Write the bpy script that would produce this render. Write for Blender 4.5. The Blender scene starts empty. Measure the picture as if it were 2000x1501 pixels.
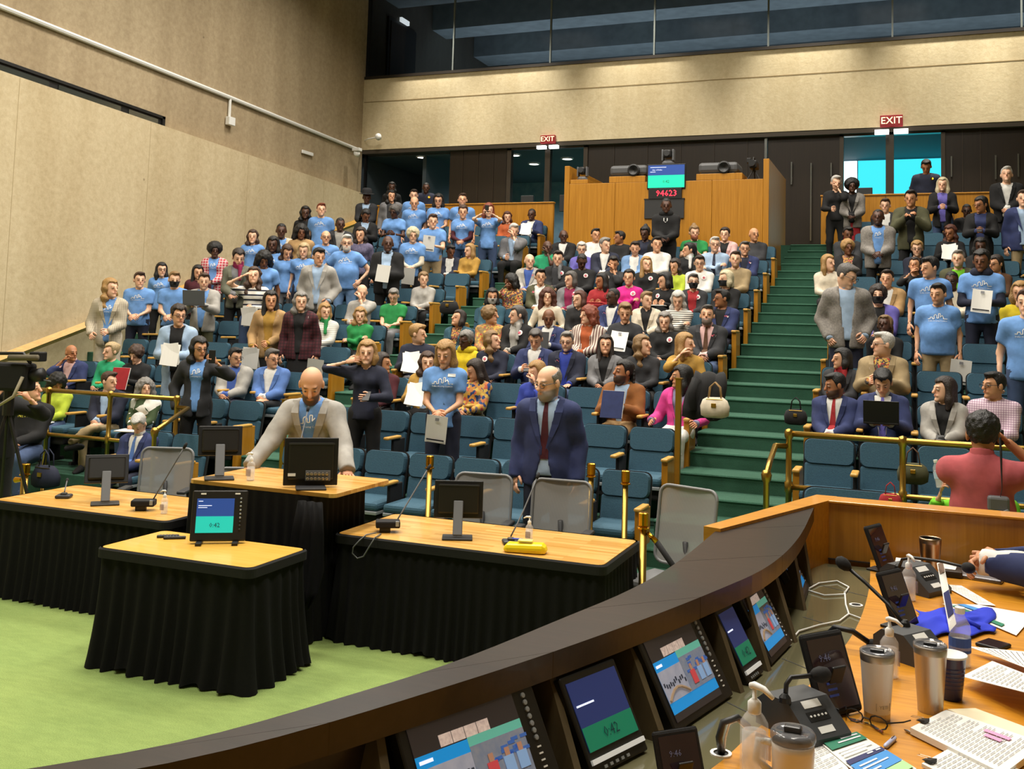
import bpy, bmesh, math, random
import numpy as np
from mathutils import Vector, Matrix
rnd = random.Random(7)
scene = bpy.context.scene
COL = scene.collection

# ------------------------------------------------------------------ camera
F, CX, CY, HOR, ROLL, VPX, CAMZ = 1950.0, 1000.0, 490.0, 640.0, 0.030, -3850.0, 2.30
def _axes():
    v = np.array([VPX-CX, HOR+ROLL*(VPX-CX)-CY, F]); X = -v/np.linalg.norm(v)
    n = np.cross(np.array([0, HOR-CY, F]), np.array([1000, HOR-CY+ROLL*1000, F])); n /= np.linalg.norm(n)
    Z = -n if n[1] > 0 else n
    return np.array([X, np.cross(Z, X), Z])      # rows = room axes seen in the lens frame (x right, y down, z ahead)
AX = _axes()
def ray(x, y): return AX @ np.array([x-CX, y-CY, F])
def at_y(x, y, Y):
    r = ray(x, y); return np.array([0, 0, CAMZ]) + r*(Y/r[1])
def at_z(x, y, z):
    r = ray(x, y); return np.array([0, 0, CAMZ]) + r*((z-CAMZ)/r[2])
def at_x(x, y, X):
    r = ray(x, y); return np.array([0, 0, CAMZ]) + r*(X/r[0])
cam = bpy.data.cameras.new('camera'); camo = bpy.data.objects.new('camera', cam); COL.objects.link(camo)
right, down, fwd = AX[:, 0], AX[:, 1], AX[:, 2]
M = Matrix(((right[0], -down[0], -fwd[0], 0), (right[1], -down[1], -fwd[1], 0), (right[2], -down[2], -fwd[2], CAMZ), (0, 0, 0, 1)))
camo.matrix_world = M
cam.sensor_fit = 'HORIZONTAL'; cam.sensor_width = 36.0; cam.lens = 36.0*F/2000.0
cam.shift_x = (1000.0-CX)/2000.0; cam.shift_y = (CY-750.5)/2000.0
cam.clip_start = 0.05; cam.clip_end = 200
scene.camera = camo

# ------------------------------------------------------------------ world, lamps, exposure
w = bpy.data.worlds.new('world'); scene.world = w; w.use_nodes = True
w.node_tree.nodes['Background'].inputs[0].default_value = (0.55, 0.62, 0.72, 1)
w.node_tree.nodes['Background'].inputs[1].default_value = 0.12
scene.view_settings.view_transform = 'Standard'; scene.view_settings.look = 'None'
scene.view_settings.exposure = 0.0; scene.view_settings.gamma = 1.0
def area(name, loc, size, size_y, power, color=(1, .93, .82), rot=(0, 0, 0), spread=math.radians(150)):
    l = bpy.data.lights.new(name, 'AREA'); l.shape = 'RECTANGLE'; l.size = size; l.size_y = size_y
    l.energy = power; l.color = color; l.spread = spread
    o = bpy.data.objects.new(name, l); COL.objects.link(o); o.location = loc; o.rotation_euler = rot
    return o
LP = .84
for iy, Y in enumerate((3.0, 7.5, 12.0, 16.5)):
    for ix, X in enumerate((-9.5, -5.0, -0.5)):
        area('ceiling_lamp', (X, Y, 10.9), 1.6, 1.6, 330*LP)
for X in (-11.0, -8.9, -5.9, -2.2, 0.6, 2.4):
    l = bpy.data.lights.new('wall_washer', 'SPOT'); l.energy = 1700*LP; l.spot_size = math.radians(62); l.spot_blend = .9; l.color = (1, .93, .80)
    l.shadow_soft_size = .12
    o = bpy.data.objects.new('wall_washer', l); COL.objects.link(o); o.location = (X, 21.35, 10.9); o.rotation_euler = (math.radians(6), 0, 0)

# ------------------------------------------------------------------ materials
def lin(c):
    if isinstance(c, str):
        c = c.lstrip('#'); c = tuple(int(c[i:i+2], 16)/255 for i in (0, 2, 4))
    return tuple(x/12.92 if x <= .04045 else ((x+.055)/1.055)**2.4 for x in c)
MATS = {}
def mat(key, color=None, rough=.6, metal=0.0, emit=0.0, kind=None, c2=None, scale=1.0, bump=0.0, alpha=1.0, spec=None, coat=0.0, trans=0.0):
    if key in MATS: return MATS[key]
    m = bpy.data.materials.new(key); m.use_nodes = True; MATS[key] = m
    nt = m.node_tree; b = nt.nodes['Principled BSDF']; L = nt.links.new
    col = (*lin(color), 1) if color is not None else (.5, .5, .5, 1)
    col2 = (*lin(c2), 1) if c2 is not None else col
    b.inputs['Base Color'].default_value = col; b.inputs['Roughness'].default_value = rough; b.inputs['Metallic'].default_value = metal
    if spec is not None: b.inputs['Specular IOR Level'].default_value = spec
    if coat: b.inputs['Coat Weight'].default_value = coat
    if trans: b.inputs['Transmission Weight'].default_value = trans
    if alpha < 1: b.inputs['Alpha'].default_value = alpha
    if emit: b.inputs['Emission Color'].default_value = col; b.inputs['Emission Strength'].default_value = emit
    def N(t, **kw):
        n = nt.nodes.new(t)
        for k, v in kw.items():
            if k in n.inputs: n.inputs[k].default_value = v
            else: setattr(n, k, v)
        return n
    def coords(space='Object'):
        tc = N('ShaderNodeTexCoord'); return tc.outputs[space]
    def mapped(src, sc):
        mp = N('ShaderNodeMapping'); mp.inputs['Scale'].default_value = sc; L(src, mp.inputs['Vector']); return mp.outputs['Vector']
    def ramp(src, stops):
        r = N('ShaderNodeValToRGB'); L(src, r.inputs['Fac'])
        while len(r.color_ramp.elements) < len(stops): r.color_ramp.elements.new(.5)
        for e, (p, c) in zip(r.color_ramp.elements, stops): e.position = p; e.color = c
        return r.outputs['Color']
    def mixc(f, a, bb, typ='MIX'):
        mx = N('ShaderNodeMix'); mx.data_type = 'RGBA'; mx.blend_type = typ
        if isinstance(f, (int, float)): mx.inputs[0].default_value = f
        else: L(f, mx.inputs[0])
        for i, s in ((6, a), (7, bb)):
            if isinstance(s, tuple): mx.inputs[i].default_value = s
            else: L(s, mx.inputs[i])
        return mx.outputs[2]
    def bumpit(src, st, dist=.01):
        bp = N('ShaderNodeBump'); bp.inputs['Strength'].default_value = st; bp.inputs['Distance'].default_value = dist
        L(src, bp.inputs['Height']); L(bp.outputs['Normal'], b.inputs['Normal'])
    if kind == 'noise':            # mottled cloth, paint
        n = N('ShaderNodeTexNoise', Scale=18*scale, Detail=4.0); L(coords(), n.inputs['Vector'])
        L(ramp(n.outputs['Fac'], [(.3, col), (.7, col2)]), b.inputs['Base Color'])
        if bump: bumpit(n.outputs['Fac'], bump, .02)
    elif kind == 'concrete':
        co = coords('Object')
        n1 = N('ShaderNodeTexNoise', Scale=.35, Detail=6.0, Roughness=.6); L(co, n1.inputs['Vector'])
        n2 = N('ShaderNodeTexNoise', Scale=9.0, Detail=8.0, Roughness=.75); L(co, n2.inputs['Vector'])
        n3 = N('ShaderNodeTexNoise', Scale=1.4, Detail=4.0); L(mapped(co, (1, 1, .12)), n3.inputs['Vector'])
        c = mixc(n1.outputs['Fac'], col, col2)
        c = mixc(.35, c, ramp(n2.outputs['Fac'], [(.3, (.25, .25, .25, 1)), (.62, (.95, .95, .95, 1))]), 'SOFT_LIGHT')
        c = mixc(.30, c, ramp(n3.outputs['Fac'], [(.35, (.3, .3, .3, 1)), (.6, (.8, .8, .8, 1))]), 'SOFT_LIGHT')
        v = N('ShaderNodeTexVoronoi', Scale=.9); L(co, v.inputs['Vector'])
        pits = ramp(v.outputs['Distance'], [(.0, (.22, .17, .11, 1)), (.030, (1, 1, 1, 1))])
        c = mixc(.85, c, pits, 'MULTIPLY')
        L(c, b.inputs['Base Color']); bumpit(n2.outputs['Fac'], .35, .015)
    elif kind == 'carpet':
        co = coords('Object')
        n1 = N('ShaderNodeTexNoise', Scale=.8, Detail=3.0); L(co, n1.inputs['Vector'])
        n2 = N('ShaderNodeTexNoise', Scale=160.0, Detail=3.0); L(co, n2.inputs['Vector'])
        n3 = N('ShaderNodeTexNoise', Scale=22.0, Detail=3.0); L(mapped(co, (.35, 1, 1)), n3.inputs['Vector'])
        c = mixc(ramp(n1.outputs['Fac'], [(.35, (0, 0, 0, 1)), (.65, (1, 1, 1, 1))]), col, col2)
        c = mixc(.5, c, ramp(n2.outputs['Fac'], [(.3, (.2, .2, .2, 1)), (.7, (.85, .85, .85, 1))]), 'SOFT_LIGHT')
        c = mixc(.12, c, ramp(n3.outputs['Fac'], [(.35, (.2, .2, .2, 1)), (.65, (.85, .85, .85, 1))]), 'SOFT_LIGHT')
        L(c, b.inputs['Base Color']); bumpit(n2.outputs['Fac'], .5, .01)
    elif kind == 'wood':           # scale: tuple stretches the grain
        co = coords('Object'); s = scale if isinstance(scale, tuple) else (scale*30, scale*30, scale*1.5)
        n = N('ShaderNodeTexNoise', Scale=1.0, Detail=7.0, Roughness=.6, Distortion=.6); L(mapped(co, s), n.inputs['Vector'])
        L(ramp(n.outputs['Fac'], [(.3, col), (.5, tuple((a+q)/2 for a, q in zip(col, col2))), (.68, col2)]), b.inputs['Base Color'])
        if bump: bumpit(n.outputs['Fac'], bump, .004)
    elif kind == 'butcher':        # strips of table wood running along x
        co = coords('Object')
        br = N('ShaderNodeTexBrick'); br.offset = .5
        br.inputs['Scale'].default_value = 1.0; br.inputs['Brick Width'].default_value = .55; br.inputs['Row Height'].default_value = .045
        br.inputs['Mortar Size'].default_value = .0006; br.inputs['Bias'].default_value = 0
        br.inputs['Color1'].default_value = col; br.inputs['Color2'].default_value = col2; br.inputs['Mortar'].default_value = tuple(x*.6 for x in col[:3])+(1,)
        L(co, br.inputs['Vector'])
        n = N('ShaderNodeTexNoise', Scale=1.0, Detail=5.0); L(mapped(co, (5, 60, 30)), n.inputs['Vector'])
        L(mixc(.3, br.outputs['Color'], ramp(n.outputs['Fac'], [(.3, (.3, .3, .3, 1)), (.7, (.8, .8, .8, 1))]), 'SOFT_LIGHT'), b.inputs['Base Color'])
    elif kind in ('stripe', 'vstripe', 'plaid', 'check'):
        co = coords('Object'); sx = N('ShaderNodeSeparateXYZ'); L(co, sx.inputs[0])
        def band(sock, fr, thr):
            m1 = N('ShaderNodeMath', operation='MULTIPLY'); L(sock, m1.inputs[0]); m1.inputs[1].default_value = fr
            m2 = N('ShaderNodeMath', operation='FRACT'); L(m1.outputs[0], m2.inputs[0])
            m3 = N('ShaderNodeMath', operation='LESS_THAN'); L(m2.outputs[0], m3.inputs[0]); m3.inputs[1].default_value = thr
            return m3.outputs[0]
        fz = band(sx.outputs['Z'], 14*scale, .35); fx = band(sx.outputs['X'], 14*scale, .35)
        if kind == 'stripe': L(mixc(fz, col, col2), b.inputs['Base Color'])
        elif kind == 'vstripe': L(mixc(fx, col, col2), b.inputs['Base Color'])
        else:
            c = mixc(.55, col, mixc(fz, col, col2)); L(mixc(.55, c, mixc(fx, c, col2)), b.inputs['Base Color'])
    elif kind == 'patch':          # large irregular patches
        v = N('ShaderNodeTexVoronoi', Scale=9.0*scale); L(coords(), v.inputs['Vector'])
        sx = N('ShaderNodeSeparateColor'); L(v.outputs['Color'], sx.inputs[0])
        L(ramp(sx.outputs[0], [(.45, col), (.55, col2)]), b.inputs['Base Color'])
    elif kind == 'multi':
        v = N('ShaderNodeTexVoronoi', Scale=26.0*scale); L(coords(), v.inputs['Vector'])
        sx = N('ShaderNodeSeparateColor'); L(v.outputs['Color'], sx.inputs[0])
        L(ramp(sx.outputs[0], [(.2, col), (.4, col2), (.6, (.45, .05, .05, 1)), (.8, (.6, .4, .08, 1))]), b.inputs['Base Color'])
    elif kind == 'attr':
        a = N('ShaderNodeAttribute'); a.attribute_name = 'Col'; L(a.outputs['Color'], b.inputs['Base Color'])
        b.inputs['Subsurface Weight'].default_value = .0
    elif kind == 'mesh':           # chair netting: fine see-through weave
        co = coords('Object'); wv = N('ShaderNodeTexWave', Scale=60.0); L(co, wv.inputs['Vector'])
        L(ramp(wv.outputs['Fac'], [(.3, (.78, .78, .78, 1)), (.7, (.95, .95, .95, 1))]), b.inputs['Alpha'])
    if kind is None and bump:
        n = N('ShaderNodeTexNoise', Scale=120.0*scale, Detail=3.0); L(coords(), n.inputs['Vector']); bumpit(n.outputs['Fac'], bump, .004)
    return m
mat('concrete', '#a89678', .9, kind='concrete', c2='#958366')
mat('concrete_lit', '#c6b490', .9, kind='concrete', c2='#b5a380')  # paler concrete copy: stronger light on the lower left wall put into the colour
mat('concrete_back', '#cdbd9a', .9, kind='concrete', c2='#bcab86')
mat('carpet_green', '#778e4c', .95, kind='carpet', c2='#889c55')
mat('carpet_dark', '#27503e', .95, kind='carpet', c2='#305c48')
mat('wood', '#a0690f', .38, kind='wood', c2='#bb8226', scale=(40, 40, 1.2), bump=.05, coat=.15)
mat('wood_flat', '#bd7a14', .35, kind='wood', c2='#d8962c', scale=(3, 45, 20), bump=.04, coat=.2)
mat('wood_arm', '#b98a38', .4, kind='wood', c2='#cfa253', scale=(30, 3, 30))
mat('table_top', '#c08c3a', .3, kind='butcher', c2='#dcae62', coat=.2)
mat('table_plain', '#d2a13a', .32, kind='wood', c2='#dfb052', scale=(2, 30, 20), coat=.2)
mat('dark_wood', '#1d1613', .33, kind='wood', c2='#2b211d', scale=(3, 26, 26), bump=.04, coat=.06, spec=.35)
mat('espresso', '#1e150e', .5, kind='wood', c2='#30231a', scale=(20, 20, 1))
mat('fin', '#4a3f2a', .5, kind='wood', c2='#5d5138', scale=(20, 20, 1.4))
mat('seat_blue', '#2b4d60', .85, kind='noise', c2='#355b6e', scale=6, bump=.15)
mat('black', '#0b0b0c', .5)
mat('black_soft', '#0d0d0f', .85, bump=.2)
mat('black_cloth', '#050506', .85, kind='noise', c2='#0a0a0c', scale=3, spec=.25)
mat('dark_grey', '#2a2b2d', .5)
mat('mid_grey', '#5b5d60', .55)
mat('grey_edge', '#9da3a8', .35, metal=.3)
mat('brass', '#ad8d45', .32, metal=1.0)
mat('gold', '#c9962a', .25, metal=1.0)
mat('steel', '#b9ada0', .35, metal=1.0)
mat('bronze_steel', '#a98f74', .3, metal=1.0)
mat('chair_net', '#8f8f8d', .8, kind='mesh')
mat('chair_frame', '#77797b', .5)
mat('white', '#e8e8e4', .5)
mat('paper', '#eceae4', .8)
mat('cream_paper', '#efe3c2', .8)
mat('olive_glass', '#6e6a4f', .12, coat=.5)
mat('clear', '#ffffff', .05, alpha=.22, spec=.6)
mat('liquid', '#e9eef2', .06, alpha=.35, spec=.6)
mat('skin', None, .55, kind='attr')

# ------------------------------------------------------------------ mesh helpers
def obj(name, me, m, parent=None, loc=None, rot=None, smooth=False):
    o = bpy.data.objects.new(name, me); COL.objects.link(o)
    if m is not None and len(me.materials) == 0:
        for mm in (m if isinstance(m, (list, tuple)) else [m]):
            me.materials.append(MATS[mm] if isinstance(mm, str) else mm)
    if parent is not None: o.parent = parent
    if loc is not None: o.location = loc
    if rot is not None: o.rotation_euler = rot
    if smooth: me.polygons.foreach_set('use_smooth', [True]*len(me.polygons))
    return o
def tag(o, label, cat, group=None, kind=None):
    o['label'] = label; o['category'] = cat
    if group: o['group'] = group
    if kind: o['kind'] = kind
    return o
def struct(o): o['kind'] = 'structure'; return o
def empty(name, loc=(0, 0, 0), rz=0.0):
    o = bpy.data.objects.new(name, None); COL.objects.link(o); o.location = loc; o.rotation_euler = (0, 0, rz); o.empty_display_size = .05
    return o
class MB:
    def __init__(s): s.v = []; s.f = []; s.mi = []; s.cur = 0
    def add(s, vs, fs, mtx=None):
        n = len(s.v)
        if mtx is not None: vs = [mtx @ Vector(v) for v in vs]
        s.v += [tuple(v) for v in vs]; s.f += [tuple(i+n for i in f) for f in fs]; s.mi += [s.cur]*len(fs); return s
    def box(s, a, b, mtx=None, bev=0.0):
        x0, y0, z0 = a; x1, y1, z1 = b
        if bev <= 0:
            vs = [(x0, y0, z0), (x1, y0, z0), (x1, y1, z0), (x0, y1, z0), (x0, y0, z1), (x1, y0, z1), (x1, y1, z1), (x0, y1, z1)]
            return s.add(vs, [(0, 3, 2, 1), (4, 5, 6, 7), (0, 1, 5, 4), (1, 2, 6, 5), (2, 3, 7, 6), (3, 0, 4, 7)], mtx)
        bm = bmesh.new(); bmesh.ops.create_cube(bm, size=1)
        for v in bm.verts: v.co = Vector(((x0+x1)/2+v.co.x*(x1-x0), (y0+y1)/2+v.co.y*(y1-y0), (z0+z1)/2+v.co.z*(z1-z0)))
        bmesh.ops.bevel(bm, geom=bm.edges[:], offset=bev, segments=2, affect='EDGES', profile=.5)
        bm.verts.index_update()
        s.add([v.co[:] for v in bm.verts], [[v.index for v in f.verts] for f in bm.faces], mtx); bm.free(); return s
    def tube(s, pts, r, n=8, cap=True, mtx=None, flat=None):
        pts = [Vector(p) for p in pts]; k = len(pts); rs = r if isinstance(r, (list, tuple)) else [r]*k
        vs = []; up = Vector((0, 0, 1)); prev = None
        for i, p in enumerate(pts):
            t = (pts[min(i+1, k-1)]-pts[max(i-1, 0)]).normalized()
            if prev is None:
                a = up if abs(t.z) < .9 else Vector((1, 0, 0)); u = t.cross(a).normalized()
            else: u = (prev - t*prev.dot(t)).normalized()
            prev = u; v2 = t.cross(u)
            for j in range(n):
                an = 2*math.pi*j/n; vs.append(p+u*(math.cos(an)*rs[i])+v2*(math.sin(an)*rs[i]*(flat or 1)))
        fs = [(i*n+j, i*n+(j+1) % n, (i+1)*n+(j+1) % n, (i+1)*n+j) for i in range(k-1) for j in range(n)]
        if cap: fs += [tuple(range(n-1, -1, -1)), tuple((k-1)*n+j for j in range(n))]
        return s.add(vs, fs, mtx)
    def lathe(s, prof, n=16, mtx=None, cap=True):
        vs = [(r*math.cos(2*math.pi*j/n), r*math.sin(2*math.pi*j/n), z) for r, z in prof for j in range(n)]
        k = len(prof); fs = [(i*n+j, i*n+(j+1) % n, (i+1)*n+(j+1) % n, (i+1)*n+j) for i in range(k-1) for j in range(n)]
        if cap: fs += [tuple(range(n-1, -1, -1)), tuple((k-1)*n+j for j in range(n))]
        return s.add(vs, fs, mtx)
    def prism(s, poly, z0, z1, mtx=None):
        n = len(poly); vs = [(x, y, z0) for x, y in poly]+[(x, y, z1) for x, y in poly]
        fs = [tuple(range(n-1, -1, -1)), tuple(range(n, 2*n))]+[(i, (i+1) % n, n+(i+1) % n, n+i) for i in range(n)]
        return s.add(vs, fs, mtx)
    def mesh(s, name='m'):
        me = bpy.data.meshes.new(name); me.from_pydata(s.v, [], s.f)
        if any(s.mi): me.polygons.foreach_set('material_index', s.mi)
        me.update(); return me
    def build(s, name, m, parent=None, loc=None, rot=None, smooth=False):
        return obj(name, s.mesh(name), m, parent, loc, rot, smooth)
def T(x=0, y=0, z=0): return Matrix.Translation((x, y, z))
def RX(d): return Matrix.Rotation(math.radians(d), 4, 'X')
def RY(d): return Matrix.Rotation(math.radians(d), 4, 'Y')
def RZ(d): return Matrix.Rotation(math.radians(d), 4, 'Z')
_txt = {}
def text_mesh(s, size, thick=.0):
    k = (s, size)
    if k in _txt: return _txt[k]
    c = bpy.data.curves.new('t', 'FONT'); c.body = s; c.size = size; c.align_x = 'CENTER'; c.align_y = 'CENTER'; c.extrude = thick; c.resolution_u = 1
    o = bpy.data.objects.new('t', c); COL.objects.link(o)
    dg = bpy.context.evaluated_depsgraph_get(); me = bpy.data.meshes.new_from_object(o.evaluated_get(dg))
    bpy.data.objects.remove(o); _txt[k] = me; return me
def rounded(x0, y0, x1, y1, r, n=4):
    out = []
    for cx, cy, a in ((x1-r, y1-r, 0), (x0+r, y1-r, 90), (x0+r, y0+r, 180), (x1-r, y0+r, 270)):
        for i in range(n+1):
            t = math.radians(a+90*i/n); out.append((cx+r*math.cos(t), cy+r*math.sin(t)))
    return out
ORD = ['zeroth', 'first', 'second', 'third', 'fourth', 'fifth', 'sixth', 'seventh', 'eighth', 'ninth', 'tenth', 'eleventh', 'twelfth', 'thirteenth']

# ------------------------------------------------------------------ room numbers
Y1, D, RISE, Z1 = 8.55, .968, .314, .115
def rowY(k): return Y1+D*(k-1)
def rowZ(k): return Z1+RISE*(k-1)
YB, ZW = 22.0, 4.05            # back wall plane, upper walkway level
XL = -13.0
# ------------------------------------------------------------------ floor, tiers, stairs
struct(MB().box((-14, -4, -.2), (9, 8.18, 0)).build('floor', 'carpet_green'))
BLOCKS = {'left': (-13.0, -7.10, 12), 'middle': (-6.20, -2.19, 10), 'right': (-1.0, 6.0, 12)}
for bn, (xa, xb, nr) in BLOCKS.items():
    for k in range(1, nr+1):
        struct(MB().box((xa, rowY(k)-.37, max(-.2, rowZ(k)-.75)), (xb, rowY(k)+.598, rowZ(k)), bev=.012).build('floor_tier', 'carpet_dark'))
struct(MB().box((-13, 19.79, ZW-.4), (9, 28, ZW)).build('floor_walkway', 'carpet_dark'))
for nm, xa, xb in (('floor_aisle_left', -7.10, -6.20), ('floor_aisle_right', -2.19, -1.0)):
    e = struct(empty(nm, ((xa+xb)/2, 8, 0)))
    me = None
    for i in range(-3, 23):
        if me is None:
            m0 = MB(); wd = (xb-xa)/2
            prof = [(0, -.7), (0, -.03), (-.012, -.012), (-.004, 0.0), (.02, .004), (.52, .004), (.52, -.7)]
            m0.add([(-wd, y, z) for y, z in prof]+[(wd, y, z) for y, z in prof],
                   [tuple(range(6, -1, -1)), tuple(range(7, 14))]+[(j, (j+1) % 7, 7+(j+1) % 7, 7+j) for j in range(7)])
            me = m0.mesh('step')
        obj('step', me, 'carpet_dark', e, loc=(0, 9.076+.484*i-8, .60+.157*i))
# ------------------------------------------------------------------ left wall
def ledge(Y): return 6.38-.0371*Y
m = MB(); a, b = -4, 21.95
m.add([(-12.9, a, -.2), (-12.9, b, -.2), (-12.9, b, ledge(b)), (-12.9, a, ledge(a)), (-13.2, a, -.2), (-13.2, b, -.2), (-13.2, b, ledge(b)), (-13.2, a, ledge(a))],
      [(0, 1, 2, 3), (3, 2, 6, 7), (1, 5, 6, 2), (0, 3, 7, 4)])
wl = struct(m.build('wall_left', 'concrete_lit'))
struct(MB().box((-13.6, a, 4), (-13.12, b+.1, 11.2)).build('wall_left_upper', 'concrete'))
for j, (z0, z1) in enumerate(((0, 6.3), )):
    for Y in (5.5, 8.4, 11.3, 14.2, 17.1, 20.0):
        struct(MB().box((-12.9, Y-.004, .5), (-12.897, Y+.004, ledge(Y)-.02)).build('trim_seam', mat('seam', '#b09d7a', .9)))
# strip window above the ledge
wz = empty('window_1', (-13.1, 6, 6.1)); struct(wz)
def slope(Y, h): return ledge(Y)+h
def strip(ya, yb, h0, h1, x0, x1, name, mm, par):
    m = MB(); m.add([(x0, ya, slope(ya, h0)), (x0, yb, slope(yb, h0)), (x0, yb, slope(yb, h1)), (x0, ya, slope(ya, h1)), (x1, ya, slope(ya, h0)), (x1, yb, slope(yb, h0)), (x1, yb, slope(yb, h1)), (x1, ya, slope(ya, h1))],
                    [(0, 1, 2, 3), (7, 6, 5, 4), (3, 2, 6, 7), (0, 4, 5, 1), (1, 5, 6, 2), (0, 3, 7, 4)])
    o = m.build(name, mm, par, loc=(13.1, -6, -6.1)); return o
mat('pane_dark', '#3a3d38', .08, coat=.6)
strip(-3, 14.77, -.02, .235, -13.115, -13.13, 'recess', 'black', wz)
strip(-3, 14.77, .185, .235, -13.13, -13.08, 'window_frame', 'black', wz)
strip(14.70, 14.77, -.02, .235, -13.13, -13.08, 'window_frame', 'black', wz)
ys = [-3, 2, 7, 12.45, 13.75, 14.62]
for q, (ya, yb) in enumerate(((2.2, 7), (7.2, 12.05), (12.25, 13.65), (13.85, 14.6))):
    strip(ya, yb, -.02, .15, -13.112, -13.10, 'pane', 'pane_dark', wz)
m = MB(); m.tube([(-13.08, -3, 7.42), (-13.08, 10.93, 7.01), (-13.08, 16.63, 6.86), (-13.08, 21.8, 6.69)], .045, 8)
cd = m.build('conduit', 'white'); tag(cd, 'long white cable conduit sloping along the upper left concrete wall', 'conduit')
MB().tube([(-13.08, 16.63, 6.86), (-13.08, 16.63, 6.42)], .03, 8).build('drop_pipe', 'white', cd)
MB().box((-13.1, 16.54, 6.28), (-13.0, 16.74, 6.45), bev=.01).build('junction_box', 'white', cd)
MB().box((-13.1, 19.3, 6.17), (-13.06, 19.75, 6.25), bev=.01).build('cover_plate', 'white', cd)
# wooden wall rail
m = MB(); m.tube([(-12.74, 9.0, .93), (-12.74, 21.6, 4.88)], .075, 4)
hr = m.build('handrail', 'wood_arm'); tag(hr, 'light wooden handrail climbing along the left concrete wall', 'handrail')
for Y in (9.6, 11.8, 14, 16.2, 18.4, 20.6):
    zz = .93+(Y-9)*.3135; MB().tube([(-12.9, Y, zz-.2), (-12.76, Y, zz-.05)], .012, 6).build('bracket', 'mid_grey', hr)
def dome_cam(x, y, z, nm, lab):
    e = empty('security_camera', (x, y, z)); tag(e, lab, 'camera')
    MB().lathe([(.0, -.1), (.05, -.09), (.075, -.05), (.08, 0), (.075, .05), (.0, .06)], 12).build('housing', 'white', e, rot=(math.radians(70), 0, math.radians(20)), smooth=True)
    MB().lathe([(.0, -.115), (.035, -.105), (.045, -.08)], 10, cap=False).build('lens', 'black', e, rot=(math.radians(70), 0, math.radians(20)))
    return e
p = at_y(739, 267, 21.7); e = dome_cam(*p, 'c', 'white bullet security camera mounted on the back concrete wall')
MB().tube([(-.0, .02, 0), (-.35, .1, -.02), (-.55, .28, -.02)], .015, 6).build('arm', 'white', e)
p = at_y(697, 300, 21.3); e = dome_cam(*p, 'c', 'white security camera hanging in the corner under the conduit')
MB().box((-.1, -.08, .06), (.1, .08, .14), bev=.01).build('mount', 'white', e)

# ------------------------------------------------------------------ back wall
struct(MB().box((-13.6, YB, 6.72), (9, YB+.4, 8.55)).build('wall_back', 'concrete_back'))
struct(MB().box((-13.1, YB-.004, 7.945), (9, YB, 7.965)).build('trim_joint', mat('joint', '#8d7a55', .9)))
struct(MB().box((-13.1, YB-.03, 8.55), (9, YB+.3, 8.62)).build('trim_sill', mat('sill', '#241d16', .5)))
struct(MB().box((-13.1, YB+.02, 6.62), (9, YB+.5, 6.72)).build('trim_soffit', mat('soffit', '#4a4238', .7)))
gw = struct(empty('window_2', (-4, YB+.12, 9.9)))
mat('glass', '#10181b', .10, alpha=.10, spec=.15)
xs = [-13.1]+[float(at_y(x, 40, YB+.12)[0]) for x in (888, 1077, 1279, 1501, 1743, 1995)]+[4.6, 7, 9]
for i in range(len(xs)-1):
    MB().box((xs[i]+.02, -.008, -1.28), (xs[i+1]-.02, .008, 1.4)).build('pane', 'glass', gw, loc=(4, 0, 0))
    if i: MB().box((xs[i]-.018, -.03, -1.28), (xs[i]+.018, .03, 1.4)).build('mullion', mat('mullion', '#7d8482', .4, metal=.4), gw, loc=(4, 0, 0))
# upper corridor behind the glazing
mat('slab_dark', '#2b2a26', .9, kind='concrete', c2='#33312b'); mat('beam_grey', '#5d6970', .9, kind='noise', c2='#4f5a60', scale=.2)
struct(MB().box((-14, YB+.3, 8.3), (9, 34, 8.5)).build('floor_gallery', 'slab_dark'))
struct(MB().box((-14, YB+.3, 11.75), (9, 34, 12)).build('ceiling_gallery', 'slab_dark'))
struct(MB().box((-14, 33, 8.5), (9, 33.3, 12)).build('wall_gallery', 'slab_dark'))
struct(MB().box((-13.5, YB+.4, 8.5), (-13.2, 33, 12)).build('wall_gallery_side', 'slab_dark'))
for Y, wdt in ((23.0, .8), (25.9, .95), (28.9, 1.2), (31.8, .9)):
    struct(MB().box((-13.2, Y, 11.0), (9, Y+wdt, 11.76)).build('trim_beam', 'beam_grey'))
dg = struct(empty('door_1', (-13.2, 24.0, 8.5)))
MB().box((0, -.8, 0), (.06, .8, 2.1)).build('door_frame', 'black', dg)
MB().box((.05, -.7, .05), (.09, .1, 2.0)).build('door_leaf', 'espresso', dg)
MB().box((.05, -.2, 2.13), (.12, .25, 2.25)).build('lit_sign', mat('lit_strip', '#cfd8dc', .5, emit=1.0), dg)
area('gallery_fill', (-3, 27.5, 8.8), 20, 6, 460, (.80, .92, 1), rot=(math.pi, 0, 0))  # added up-facing fill, not a fixture, so the beams show
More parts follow.
